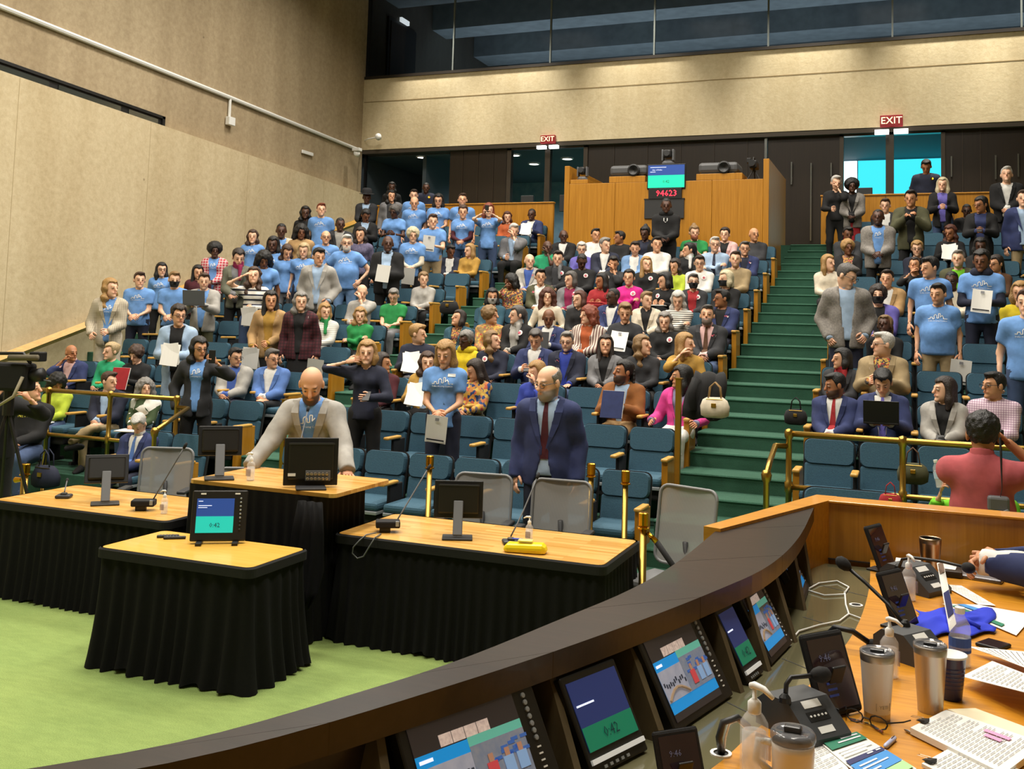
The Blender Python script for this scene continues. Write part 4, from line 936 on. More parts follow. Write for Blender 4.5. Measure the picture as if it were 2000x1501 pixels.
# ------------------------------------------------------------------ the crowd: head-top pixel -> row; clothing
P_ = """
1|215,543|S|paperL|35,0|f0|long:blond|T|tweed|cream|lap,vis|cream tweed jacket over blue t-shirt
2|272,530|S|clasp|8,0|m0|short:hbrown|T||navy||blue t-shirt with wrists crossed
3|315,512|S|down|10,0|f0|lob:hblack|T||black|gl,R6|blue t-shirt behind the masked person
4|340,529|S|clasp|5,5|m0|short:sblond|T||black|mask:black,noprint|blue t-shirt and black face mask
5|398,532|S|hold|0,5|m0|short:hbrown|T|lgrey|olive|stub,vis,item:laptop|grey zip jacket holding an open laptop
6|386,517|S|down|10,5|f1|longstraight:hblack|black|maroon|black|closed,R6|dark maroon coat beside the grey zip jacket
7|419,474|S|clasp|5,5|f5|afro:hblack|T|redplaid|black|vis|red plaid jacket over blue t-shirt
8|465,485|S|clasp|10,20|f0|pony:dbrown|grey|gcoat|black|scarf:magenta,lap|grey coat and magenta scarf
9|493,448|S|down|-5,0|f0|wavy:hbrown|T||navy||blue t-shirt near the concrete wall, dark trousers
10|348,594|S|fold|15,5|f1|curlyshort:dbrown|black|lblue|black|gl,long,skirt,item:papers|pale blue long blazer over black dress
11|388,657|S|photoR|20,5|f2|long:hblack|T|char|black|gl,vis,item:phone|charcoal jacket over blue t-shirt raising a phone
12|143,672|T|chinL|25,0|m3|bald:hblack|lpink|navyb|navy|beard,lap|navy suit with hand on mouth
13|217,668|T|lap|-50,0|f0|bun:lblond|jade||black||jade green cardigan
14|267,673|T|hold|-30,25|f0|curly:hbrown|black||black|item:redfolder|black top holding a red folder
15|218,725|T|lap|40,0|m0|short:hbrown|lblue|navy|khaki|xleg,lap,shoe:khaki|navy blazer and khaki trousers, legs crossed
16|287,738|T|lap|10,0|f0|curlybob:hgrey|greenwhite||denim|item:pad|green and white colour block sweater
17|115,728|T|lap|15,40|f3|curlylong:hblack|lime||denim|item:pad|lime jacket looking down
18|66,735|T|lap|60,-10|m1|short:hblack|black||denim|logo:NEWS,item:phone|black hoodie with yellow lettering
19|272,818|T|lap|-25,40|m0|short:hwhite|white|navyb|navy|tie:bluej,lap|navy suit and striped blue tie, head bowed
20|463,678|T|lap|25,5|m6|short:hblack|blue|lgrey|navy|gl|grey jacket over blue collared shirt
21|535,680|T|lap|30,5|m1|short:sgrey|white|bluej|char|gl,xleg,lap,stick:l|bright blue blazer with one leg crossed
24|495,520|S|photoL|-5,-10|f0|wavy:hbrown|nstripe||denim|item:papers|white and navy striped sweater taking a picture
25|515,489|S|down|5,30|f4|curlybob:hblack|T||black|noprint|blue t-shirt looking down, voluminous collar
26|533,461|S|down|-10,5|f5|lob:hblack|T||black||blue t-shirt in front of the cream jacket
27|549,435|S|down|0,5|m5|buzz:hblack|T|cream|black|vis|cream jacket over blue t-shirt
28|596,402|S|down|0,0|f5|long:hblack|black||black||black top close to the concrete wall
29|627,396|S|down|5,-5|m0|short:ginger|T||denim||blue t-shirt, tall at the back
30|664,424|S|down|10,5|m5|buzz:hblack|lgrey|char|black|beard,lap|charcoal jacket over pale shirt
31|588,437|S|down|5,10|f4|curlybob:hblack|black|tan|black|closed|tan coat
32|636,449|S|down|5,0|m1|receding:hgrey|T||navy|gl|blue t-shirt and thin glasses
33|677,457|S|hips|0,5|m0|short:hwhite|T||ldenim|beard:hwhite,gl,fat:1|blue t-shirt and jeans, hands at hips
34|560,477|S|down|15,25|f1|long:hbrown|T||grey|sl:cream,noprint|blue t-shirt over cream sleeves
35|593,474|S|down|-10,10|f0|bob:lblond|T||navy||blue t-shirt and short sleeves behind the grey blazer
36|622,483|S|pocket|15,10|m1|short:hblack|lblue|lgrey|grey|lap|light grey blazer over pale blue shirt
37|704,443|S|down|-15,5|f1|wavy:dbrown|purpleprint||black||purple grey patterned blouse
38|757,459|S|fold|5,0|m5|bald:hblack|lblue|black|black|beard,fat:1,item:folder|black coat over pale blue shirt
39|716,374|S|clasp|0,10|m5|short:hblack|lblue|char|black|hat:char,lap|dark suit and brimmed hat
40|714,408|S|belly|20,30|f4|braids:hblack|lblue|black|black|vneck,item:phone|black coat looking at a phone
41|770,399|S|belly|-20,15|f5|curly:sgrey|T||denim|gl,noprint|blue t-shirt and folded hands, grey trousers
42|764,371|S|down|10,0|m1|long:hblack|char|grey|black|beard|grey coat in the back corner
43|765,355|W|down|0,0|f5|long:hblack|black||black||black top on the upper walkway
44|832,356|W|clasp|0,5|m5|buzz:hblack|black|navy|black|closed,badge|dark police uniform with badge at back left
45|809,383|S|down|0,15|m1|receding:hbrown|T||denim|beard|blue t-shirt with bare arms hanging
46|808,369|S|down|0,5|m0|short:dbrown|T||black||blue t-shirt, half hidden at the back
47|856,378|S|clasp|-5,10|f1|lob:hblack|T||black|gl|blue t-shirt next to the back glass
48|903,377|S|down|0,-5|m1|short:hbrown|T||black|stub|blue t-shirt in front of wooden partition
49|837,405|T|lap|40,10|m1|short:hblack|black||black||black jacket turned away
50|845,417|S|belly|5,5|m0|short:hbrown|T||khaki|noprint,item:sheet|blue t-shirt holding up a white sheet
51|806,443|S|clasp|5,10|f0|curly:platinum|T||black|sl:cream,item:folder|blue t-shirt over cream sleeves with folder
52|904,400|S|clasp|0,5|f1|bun:hbrown|T||denim|sl:maroon|blue t-shirt over maroon sleeves
53|954,396|S|photo|5,5|f0|lob:ginger|T||denim|item:phone|blue t-shirt photographing with a phone
54|992,412|T|lap|5,5|f0|long:auburn|orange||black||orange red top
55|1039,406|T|hold|-15,0|m5|buzz:hblack|white|navyb|denim|lap,xleg,item:papers|navy jacket and white shirt with papers
56|1005,435|T|chin|10,15|m0|short:hwhite|lblue|grey|black|lap|grey jacket with hand on chin
57|882,477|T|lap|20,20|m4|short:hblack|white|navy|black|beard|navy jacket leaning forward
58|917,475|T|lap|-45,5|f0|lob:blond|mustard||black||mustard jacket
59|829,530|T|lap|10,5|f0|bun:sblond|lgrey||black|item:pad|light grey sweater with tablet
60|709,554|T|chin|5,15|m0|receding:hgrey|lgrey||grey||light grey sweater with hand under chin
61|770,562|T|lap|-10,25|m0|short:hgrey|green||grey|ss,gl,noprint|green t-shirt and grey trousers
62|705,599|T|scross|0,5|f0|long:blond|green||black||emerald blouse with folded arms
63|637,591|T|lap|15,5|f0|bob:blond|wstripe||grey|scarf:green|white striped cardigan and green scarf
64|528,567|S|paperL|5,0|f2|longstraight:hblack|mustard|tan|black|tag,skirt,item:papers|tan jacket over mustard top
65|587,569|S|down|5,0|f0|long:hgrey|black|plaid|black|tag,skirt,item:folder,long2|maroon plaid blazer and black dress
66|716,663|S|earL|-5,0|f0|bob:blond|navy||black|item:phone|navy sweater with one hand at the ear
67|752,688|T|lap|60,0|f2|lob:dbrown|maroon||black||maroon jacket seen from behind
68|821,632|T|hold|60,0|m0|combed:blond|navy||grey|item:papers|navy shirt looking right with papers
69|837,686|T|hold|5,0|f0|wavy:hbrown|lblue|mustard|black|item:papers|mustard cardigan with papers
70|869,664|S|clasp|-15,15|f1|lob:blond|T||navy|tag,item:sheet,near|blue t-shirt with name tag and bracelets
72|1071,468|T|chin|10,0|m5|bald:hblack|jade||black|ss,noprint|green t-shirt with hand on face
73|1102,447|T|lap|5,0|m5|bald:hblack|white|black|black|gl,lap|black suit and open white shirt
74|1036,494|T|lap|10,0|m0|bald:hgrey|blue|lgrey|navy|lap,stick|pale grey blazer over blue shirt
75|1091,488|T|lap|-5,5|m0|short:dbrown|char|black|black|scarf:grey,stick|black coat and grey scarf
76|1137,472|T|lap|0,5|f0|curlyshort:hwhite|purple||black|gl|violet cardigan
77|1165,445|T|lap|15,-5|m2|short:hblack|white||black||white shirt against the booth
78|1184,463|T|lap|30,0|m0|combed:hgrey|white|navy|navy|lap|navy suit, head turned right
79|1209,450|T|lap|-60,0|m3|short:hblack|black||black|beard|black jacket, head turned left
80|1241,470|T|lap|0,10|m1|short:dbrown|white|ldenim|denim|stub|denim jacket over white shirt
81|1138,494|T|lap|10,30|m5|buzz:hblack|black||black|stick|black sweater, head lowered
82|1199,499|T|chin|0,15|m2|short:hblack|char||black|stick:l|charcoal shirt with hands at chin
83|1057,524|T|lap|5,0|f6|short:hblack|white|olive|black|stick:l,lap|olive jacket with round sticker
84|997,533|T|chinL|-50,10|f4|curlybob:hblack|greyprint||black||grey patterned blouse
85|1114,529|T|lap|-40,5|f0|bob:sgrey|magenta|grey|black|stick|grey cardigan over magenta top
86|1174,532|T|hold|-45,5|f3|lob:hblack|red||black|item:redcloth|red sweater
87|1229,525|T|scross|-10,-5|f6|pony:hblack|hpink||black|stick|hot pink sweater
88|963,562|T|lap|5,5|f2|lob:hblack|teal||black|mask:lgrey|teal sweater and pale face mask
89|1071,561|T|rest|0,0|f0|curlylong:auburn|cream||cream||cream sweater
90|1131,567|T|lap|-40,0|f0|bob:auburn|black||black||black blouse with pearls
91|1196,561|T|lap|-45,0|m5|buzz:hblack|white|navyb|navy|gl,bow,lap,stick:l|navy suit and bow tie
92|895,604|T|lap|-45,-15|f1|bob:dbrown|dotted|teal|black|lap|dark green cardigan over dotted blouse
93|962,596|T|lap|60,0|f1|curly:sblond|floral||black||tan floral jacket
94|1009,596|T|lap|-60,0|f0|pony:sgrey|lgrey|black|black|scarf:lgrey,stick|black blazer and pale scarf
95|1073,602|T|hold|0,15|m4|bald:hblack|white|navyb|navy|lap,stick,item:tablet|navy suit holding a tablet
96|1148,595|T|lap|-50,0|f0|curlybob:ginger|orange|vzebra|black|item:papers|striped cardigan over orange top
97|1222,589|T|hold|0,15|f1|short:sblond|char||black|item:sheet|dark jacket reading a raised sheet
98|910,645|T|lap|-40,10|f5|curlyshort:hgrey|yellow||black|hood:yellow,gl|bright yellow hoodie
99|966,645|T|lap|50,-10|f0|long:sblond|navy||navy|stick:l|navy sweater with sticker
100|1047,641|T|hold|-10,25|m1|short:sgrey|white|navyb|navy|lap,stick,item:phone|navy suit looking down at a phone
101|1108,646|T|thigh|-10,5|m0|short:hgrey|royal|navy|denim|gl,lap,stick:l,stub|navy jacket over royal blue shirt
102|1184,653|T|lap|0,-8|f1|longstraight:dbrown|black|grey|black|lap|grey blazer with hands in lap
103|927,701|T|lap|-60,20|f1|lob:dbrown|multi||olive||multicoloured patterned cardigan
104|1047,704|T|chin|-50,10|f0|bob:blond|royal||denim||royal blue top resting face on hand
106|1216,702|T|hold|-55,-5|m3|braids:hblack|lblue|rust|tan|beard:big,near,item:bluefolder|rust jacket over pale shirt
107|1328,712|T|rest|-70,0|f2|lob:hblack|lav|pink|white|lap,near|pink blazer over lilac top
108|1259,653|T|lap|50,-5|f0|wavy:sblond|char||black||charcoal shirt, head turned right
109|1343,649|T|chinL|55,0|f0|lob:blond|mustard||black||mustard sweater with hand at face
111|1260,441|T|lap|-20,10|f5|topbun:hblack|navy|black|black||black jacket beside the guard
112|1301,386|S|clasp|0,5|m5|buzz:hblack|black||black|logo:U,hood:black|black hoodie with white emblem, guarding the booth
113|1357,439|T|hold|10,5|m0|topbun:sblond|green||black|beard:ginger,ss,noprint,item:tablet|green t-shirt holding a tablet
114|1416,443|T|lap|-10,0|f0|bun:dbrown|black|lpink|black|lap|pale pink blazer over black top
115|1474,443|T|lap|20,0|m2|bald:hblack|char||black|beard,fat:1|dark grey sweater next to the stairs
116|1284,461|T|lap|10,0|m1|short:hblack|white||black||crisp white shirt
117|1344,473|T|lap|-60,0|f1|pony:hblack|black||black|scarf:white|black top with white collar
118|1397,461|T|scross|5,0|m0|short:hwhite|lblue||grey|tie:navy,gl|pale blue shirt and dark tie, arms folded
119|1455,470|T|lap|5,0|m1|short:sgrey|navy|navyb|navy|gl,stick,lap|navy suit with round sticker at the stairs
120|1437,489|T|lap|0,-5|m0|short:hbrown|khaki||black|stub|khaki shirt
121|1367,497|T|lap|0,10|m0|short:dbrown|white||black|gl,stick|white shirt with red sticker
122|1264,500|T|lap|15,-8|f0|longstraight:blond|black||black|stick|black top with very long collar
123|1318,504|T|lap|-25,10|f1|wavy:dbrown|lime||black||lime yellow sweater
124|1355,533|T|lap|5,0|f0|short:sgrey|red|char|black|mask:black,stick,gl|dark jacket over red top, black mask
125|1416,527|T|lap|-50,0|f0|bob:platinum|black||black|mask:black|black cardigan and black face mask
126|1297,531|T|hold|-55,5|f6|bob:hblack|black||black|stick:l,item:pad|black top with notebook
127|1265,568|T|lap|25,0|f0|short:sblond|black|cream|cream|tneck,lap|cream jacket over black turtleneck
128|1325,567|T|scross|-5,20|f0|long:hwhite|zebra||black||black and white striped sweater
129|1408,564|T|lap|-60,0|m3|short:hblack|black|navyb|navy|gl,stick,lap|navy blazer turned left
130|1382,594|T|lap|-5,-8|m1|short:sgrey|lpink|char|denim|beard:sgrey,lap,badge,stick,tie:brown|dark jacket with gold medal
131|1299,608|T|lap|-5,5|f0|wavy:hgrey|black||black|stick|black sweater with pale pink sticker
132|1633,342|S|chin|10,10|f0|short:hwhite|black||black||black outfit at the top of the stairs
133|1664,349|S|clasp|5,0|f5|afro:hblack|black|heather|red|lap,skirt|grey tweed blazer and red skirt
134|1729,386|T|lap|-5,5|m0|short:hbrown|white|char|black|beard|dark vest over white shirt
135|1715,407|S|clasp|-5,-5|m5|buzz:hblack|T|heather|black|vis,stub|grey jacket over blue t-shirt, hands clasped
136|1779,370|S|chest|-10,5|m2|short:hblack|black|olive|black|beard|olive green jacket rubbing hands
137|1809,311|W|down|-5,30|m3|short:hblack|black|navy|navy|closed,badge|dark police uniform by the bright doors
138|1841,346|S|belly|-5,0|f0|lob:platinum|purple|black|denim||black cardigan over purple top
139|1888,397|T|lap|0,10|m5|buzz:hblack|black||black|gl|black top and dark glasses
140|1916,383|S|belly|-35,10|f3|pony:hblack|navyb|black|black|gl,item:phone|black blazer with lanyard
141|1966,325|S|clasp|0,-10|m0|short:hwhite|white|black|black|lap,btn|black suit and white shirt at the back
142|1999,370|S|down|0,0|m0|short:hbrown|lblue|navyb|khaki|lap|navy blazer and khaki trousers at the right edge
143|1657,441|T|lap|10,15|m4|short:hblack|lgrey|char|black|beard,lap|charcoal blazer beside the stairs
144|1657,466|T|lap|15,5|f4|curly:blond|dotted|black|black||black jacket over printed top
145|1791,469|T|lap|0,5|f0|curlyshort:blond|navy||black|gl|navy top below the olive jacket
146|1855,438|T|hold|-20,10|f3|wavy:auburn|black||black|item:papers|black blouse with papers
147|1915,463|T|lap|0,10|f5|bob:hblack|black||black||black top, mostly hidden
148|1871,487|T|lap|-10,-5|m0|short:hgrey|vgreen|olive|olive|lap,stub|olive blazer over bright green shirt
149|1620,496|T|lap|40,0|f0|lob:blond|cream||black||cream coat behind the grey fleece
150|1653,514|S|pocket|55,25|m0|short:sgrey|lblue|heather|navy|gl,near|grey fleece jacket bending sideways
151|1786,501|T|chinL|-15,-15|f2|pony:dbrown|black||black||black jacket with raised hand
152|1732,525|T|lap|-10,0|m1|short:dbrown|white|tan|khaki|lap|tan suit
153|1715,554|T|lap|0,0|m0|curly:dbrown|black|purple|khaki|mask:black|purple jacket and black face mask
154|1816,501|S|down|-45,5|m1|combed:hblack|T||denim||blue t-shirt leaning over seats
155|1858,528|T|lap|-10,10|m5|buzz:hblack|cream||black|gl|cream shirt and dark glasses
156|1917,487|S|fold|-10,5|m4|curlyshort:hblack|T||navy|sl:navy,hood:navy,near,item:sheet|blue t-shirt over navy hoodie with paper
157|1943,497|T|lap|-35,5|f2|pony:dbrown|brown||black|gl|brown sweater and round glasses
158|1832,552|S|down|-20,5|m1|short:hblack|T||khaki|stub,near,fat:1,item:sheet|blue t-shirt and khaki trousers, nearest on right
159|1727,614|T|lap|-15,-20|f5|braids:sblond|black||black|item:papers|black coat looking up
160|1992,548|T|lap|-10,0|f1|bob:blond|yellow||black||bright yellow jacket at the right edge
161|2006,563|S|down|-10,0|m0|short:hbrown|T||denim|item:sheet|blue t-shirt cut by the right edge
162|1721,647|T|hold|-60,0|m0|short:hwhite|greyprint|khaki|khaki|gl,stick:l,lap,near|tan blazer with round sticker
163|1641,679|T|lap|-60,0|f6|bob:hblack|red|char|black|scarf:red,stick:l,lap|dark suit and red scarf
164|1628,727|T|lap|-60,10|m3|short:hblack|white|navyb|navy|tie:red,lap,near,beard:dbrown,item:notebook|navy suit and red tie with notebook
165|1724,720|T|hold|-5,30|m1|combed:hblack|white|navyb|navy|tie:purple,lap,beard,near,item:blacklaptop|navy suit using a phone over a laptop
166|1840,735|T|lap|-55,0|f0|lob:dbrown|black|lgrey|black|lap,near,item:phone|light grey blazer over black top
167|1937,725|T|lap|-45,0|m2|short:hblack|pinkcheck||black|gl,near|pink checked shirt
"""
def num(s): return float(s)
LOCB = {'left': 'left seats', 'middle': 'middle seats', 'right': 'right seats'}
ITEMS = []
people_n = 0
seen = {}
for line in P_.strip().split('\n'):
    pid, xy, pose, arms, hh, ss, hs, top, outer, bot, ex, desc = line.split('|')
    px, py = [num(a) for a in xy.split(',')]; hy, hp = [num(a) for a in hh.split(',')]
    sit = pose == 'T'; best = None
    fr_ = [int(q[1:]) for q in ex.split(',') if q[:1] == 'R' and q[1:].isdigit()]
    for k in (fr_ or range(1, 13)):
        Yh = rowY(k)+(.22 if sit else -.05); p = at_y(px, py, Yh); h = p[2]-rowZ(k); e = abs(h-(1.26 if sit else 1.70))
        if best is None or e < best[0]: best = (e, k, p, h)
    _, k, p, h = best
    if pose == 'W': p = at_y(px, py, 20.9); h = p[2]-ZW; k = 13
    blk = 'left' if p[0] < -6.65 else ('middle' if p[0] < -1.6 else 'right')
    S = h/(1.344 if sit else 1.728); S = min(1.16, max(.84, S))
    EXs = ex.split(','); near = 2 if 'near' in EXs else (1 if (p[1] < 13 or (p[1] < 15 and not sit)) else 0)
    if near == 2 and p[1] > 11.2: near = 1
    phi = math.degrees(math.atan2(-p[0], p[1])); bphi = (.65 if not sit else .38)*phi
    hyl = max(-80, min(80, phi+hy-bphi)); bphi += hy*.12
    zf = ZW if pose == 'W' else rowZ(k)
    off = .075*S if sit else -.03*S; yy = p[1]-off if sit else p[1]+.03*S
    hair, hcol = hs.split(':')
    where = ', %s row of %s' % (ORD[k], LOCB[blk]) if k < 13 else ''
    lab = ('seated' if sit else 'standing')+' person in '+desc
    if len((lab+where).split()) <= 15: lab += where
    if lab in seen: print('DUP LABEL', lab)
    seen[lab] = 1
    item = [q[5:] for q in EXs if q.startswith('item:')]
    exx = ','.join(q for q in EXs if q and not q.startswith('item:') and q != 'near' and not q[1:].isdigit())
    root, Hn, Mw = person(p[0]-(math.sin(math.radians(bphi))*.04*S if sit else 0), yy, zf, S, sit, arms, hyl, hp, bphi, ss[0], int(ss[1]), hair, hcol, top, outer or None, bot, exx, lab, near)
    people_n += 1
    if item: ITEMS.append((item[0], Hn, Mw, desc, where, arms, sit))
# ------------------------------------------------------------------ theatre seats
def seat_meshes():
    q = {}
    m = MB(); m.box((-.222, -.06, .405), (.222, .43, .485), bev=.028); q['seat_cushion'] = (m.mesh('seat_cushion'), 'seat_blue')
    m = MB(); m.box((-.215, -.065, .372), (.215, .40, .405), bev=.006); q['seat_edge'] = (m.mesh('seat_edge'), 'grey_edge')
    m = MB(); m.box((-.20, -.03, .27), (.20, .38, .372), bev=.02); q['seat_shell'] = (m.mesh('seat_shell'), 'black_soft')
    tb = T(0, .40, .46) @ RX(-11)
    m = MB(); m.box((-.222, 0, 0), (.222, .07, .235), mtx=tb, bev=.022); q['lower_backrest'] = (m.mesh('lower_backrest'), 'seat_blue')
    m = MB(); pr = [(x_, z_) for x_, z_ in rounded(-.225, .225, .225, .455, .06)]
    n = len(pr); f0 = [(x_*.96, -.012, .34+(z_-.34)*.96) for x_, z_ in pr]; f1 = [(x_, .012, z_) for x_, z_ in pr]; f2 = [(x_, .06, z_) for x_, z_ in pr]
    m.add(f0+f1+f2, [tuple(range(n))]+[((i+1) % n, i, n+i, n+(i+1) % n) for i in range(n)]+[(n+(i+1) % n, n+i, 2*n+i, 2*n+(i+1) % n) for i in range(n)]+[tuple(range(3*n-1, 2*n-1, -1))], tb)
    q['upper_backrest'] = (m.mesh('upper_backrest'), 'seat_blue')
    m = MB(); pr = rounded(-.236, -.03, .236, .466, .065); n = len(pr)
    f1 = [(x_, .05, z_) for x_, z_ in pr]; f2 = [(x_*.98, .085, z_) for x_, z_ in pr]
    m.add(f1+f2, [tuple(range(n))]+[((i+1) % n, i, n+i, n+(i+1) % n) for i in range(n)]+[tuple(range(2*n-1, n-1, -1))], tb)
    q['back_shell'] = (m.mesh('back_shell'), 'black_soft')
    m = MB(); m.box((-.034, -.05, .640), (.034, .25, .672), bev=.012); q['armrest'] = (m.mesh('armrest'), 'wood_arm')
    m = MB(); m.box((-.022, .05, .02), (.022, .42, .06)).box((-.018, .10, .05), (.018, .36, .64), bev=.01); q['standard'] = (m.mesh('standard'), 'black_soft')
    m = MB(); m.box((-.03, -.02, .06), (.03, .30, .645), bev=.006); q['end_panel'] = (m.mesh('end_panel'), 'wood')
    return q
SEAT = seat_meshes()
def put(part, par, x): return obj(part, SEAT[part][0], SEAT[part][1], par, loc=(x, 0, 0))
def seat(x, k, lab, grp, right_arm=True, left_arm=False, endR=False, endL=False, sx=1.0):
    e = tag(empty('theatre_seat', (x, rowY(k), rowZ(k))), lab, 'seat', grp)
    e.scale = (sx, 1, 1)
    for n_ in ('seat_cushion', 'seat_edge', 'seat_shell', 'lower_backrest', 'upper_backrest', 'back_shell'): put(n_, e, 0)
    if right_arm: put('armrest', e, .25); put('end_panel' if endR else 'standard', e, .25)
    if left_arm: put('armrest', e, -.25); put('end_panel' if endL else 'standard', e, -.25)
nseat = 0
for k in range(1, 11):
    for j in range(8):
        seat(-2.45-.5*j, k, 'blue upholstered folding seat, %s from the right aisle, %s row of middle seats' % (ORD[j+1], ORD[k]), 'middle block seats', True, j == 7, j == 0, j == 7); nseat += 1
LN = {1: 2, 2: 7, 3: 8, 4: 8, 5: 8, 6: 8, 7: 9, 8: 9, 9: 8, 10: 9, 11: 9, 12: 9}
for k in range(1, 13):
    for j in range(LN[k]):
        seat(-7.40-.5*j, k, 'blue upholstered folding seat, %s from the left aisle, %s row of left seats' % (ORD[j+1], ORD[k]), 'left block seats', True, j == LN[k]-1, j == 0, False); nseat += 1
for k in range(1, 13):
    n_ = [0, 4, 4, 4, 4, 5, 5, 5, 5, 6, 6, 6][k-1]
    for j in range(n_):
        seat(-.74+.5*j, k, 'blue upholstered folding seat, %s from the right aisle, %s row of right seats' % (ORD[j+1], ORD[k]), 'right block seats', True, j == 0, False, j == 0); nseat += 1

seat(-.50, 1, 'wide blue seat back rising just behind the wooden dais panel', None, True, True, sx=1.65)
# ------------------------------------------------------------------ skirted tables
def skirt_mesh(x0, y0, x1, y1, z, seed, lam=.085, amp=.022, hem=.0, flare=.05):
    r = random.Random(seed); pts = rounded(x0, y0, x1, y1, .05, 5); pts = pts[::1]; pts.append(pts[0])
    P = []; s = 0
    for a, b_ in zip(pts[:-1], pts[1:]):
        L = math.hypot(b_[0]-a[0], b_[1]-a[1]); n = max(1, int(L/.014))
        for i in range(n):
            t = i/n; P.append((a[0]+(b_[0]-a[0])*t, a[1]+(b_[1]-a[1])*t, s+L*t))
        s += L
    n = len(P); cx, cy = (x0+x1)/2, (y0+y1)/2; ph = [r.random()*6.28 for _ in range(8)]
    rows = [1.0, .94, .88, .7, .5, .3, .12, .0]; vs = []
    for j, tz in enumerate(rows):
        for i, (x_, y_, q) in enumerate(P):
            a = P[i-1]; b_ = P[(i+1) % n]; dx, dy = b_[0]-a[0], b_[1]-a[1]; L = math.hypot(dx, dy) or 1; nx, ny = dy/L, -dx/L
            if nx*(x_-cx)+ny*(y_-cy) < 0: nx, ny = -nx, -ny
            w_ = 1-tz; ph_ = q/lam*2*math.pi+1.6*math.sin(q*5+ph[0])+.8*math.sin(q*13+ph[1])
            d = amp*(.15+.85*w_)*math.sin(ph_)+.35*amp*w_*math.sin(ph_*.47+ph[2])+flare*w_*w_+.004
            zz = z*tz-.012*(j == 7)*0+(.022*w_*(math.sin(q*9+ph[3])+.6*math.sin(q*23+ph[4])) if j == 7 else 0)+hem*w_
            vs.append((x_+nx*d, y_+ny*d, max(.004, zz)))
    k = len(rows); m = MB(); m.add(vs, [(j*n+i, j*n+(i+1) % n, (j+1)*n+(i+1) % n, (j+1)*n+i) for j in range(k-1) for i in range(n)])
    return m
def table(nm, x0, y0, x1, y1, z, mm, lab, seed, top=None, **kw):
    e = tag(empty(nm, ((x0+x1)/2, (y0+y1)/2, 0)), lab, 'table'); L = (-e.location.x, -e.location.y, 0)
    tx0, ty0, tx1, ty1 = top or (x0, y0, x1, y1)
    MB().prism(rounded(tx0, ty0, tx1, ty1, .05), z-.028, z).build('tabletop', mm, e, loc=L)
    skirt_mesh(x0, y0, x1, y1, z-.03, seed, **kw).build('skirt', 'black_cloth', e, loc=L, smooth=True)
    m = MB(); ring = rounded(x0-.012, y0-.012, x1+.012, y1+.012, .055, 5); ring2 = rounded(x0-.022, y0-.022, x1+.022, y1+.022, .06, 5); n = len(ring)
    if not top:
        m.add([(a, b_, z+.002) for a, b_ in ring]+[(a, b_, z-.01) for a, b_ in ring2]+[(a, b_, z-.065) for a, b_ in ring2], [(i, (i+1) % n, n+(i+1) % n, n+i) for i in range(n)]+[(n+i, n+(i+1) % n, 2*n+(i+1) % n, 2*n+i) for i in range(n)])
        m.build('skirt_band', 'black_soft', e, loc=L)
    for a in (x0+.08, x1-.08):
        for b_ in (y0+.08, y1-.08): MB().tube([(a, b_, 0), (a, b_, z-.03)], .016, 8).build('leg', 'dark_grey', e, loc=L)
    return e
table('skirted_table', -5.05, 5.31, -3.84, 5.93, .76, 'table_plain', 'small black skirted table nearest the dais, bearing the timer monitor', 1, flare=.07, amp=.028, lam=.12)
table('skirted_table', -3.93, 6.47, -1.90, 7.36, .76, 'table_top', 'long black skirted table on the right with yellow wipes', 2)
table('skirted_table', -7.05, 6.20, -5.27, 7.10, .76, 'table_top', 'long black skirted table on the left beside the tripod', 3)
table('skirted_table', -5.16, 6.30, -4.06, 7.12, 1.07, 'table_top', 'tall black skirted speaker table in the centre', 4, top=(-5.16, 6.30, -3.86, 7.14))
# loose black cloth hanging down between the tables
m = MB(); vs = []; n = 9
for j, (zz, hw) in enumerate(((1.02, .10), (.8, .13), (.55, .15), (.40, .12), (.28, .05))):
    for i in range(n): t = i/(n-1)*2-1; vs.append((t*hw, -.02*math.cos(i*2.2)-.012*j, zz))
m.add(vs, [(j*n+i, j*n+i+1, (j+1)*n+i+1, (j+1)*n+i) for j in range(4) for i in range(n-1)])
o = m.build('hanging_cloth', 'black_cloth', None, loc=(-4.0, 6.22, 0), smooth=True); o.modifiers.new('s', 'SOLIDIFY').thickness = .006
tag(o, 'loose black cloth end hanging from the tall speaker table', 'cloth')

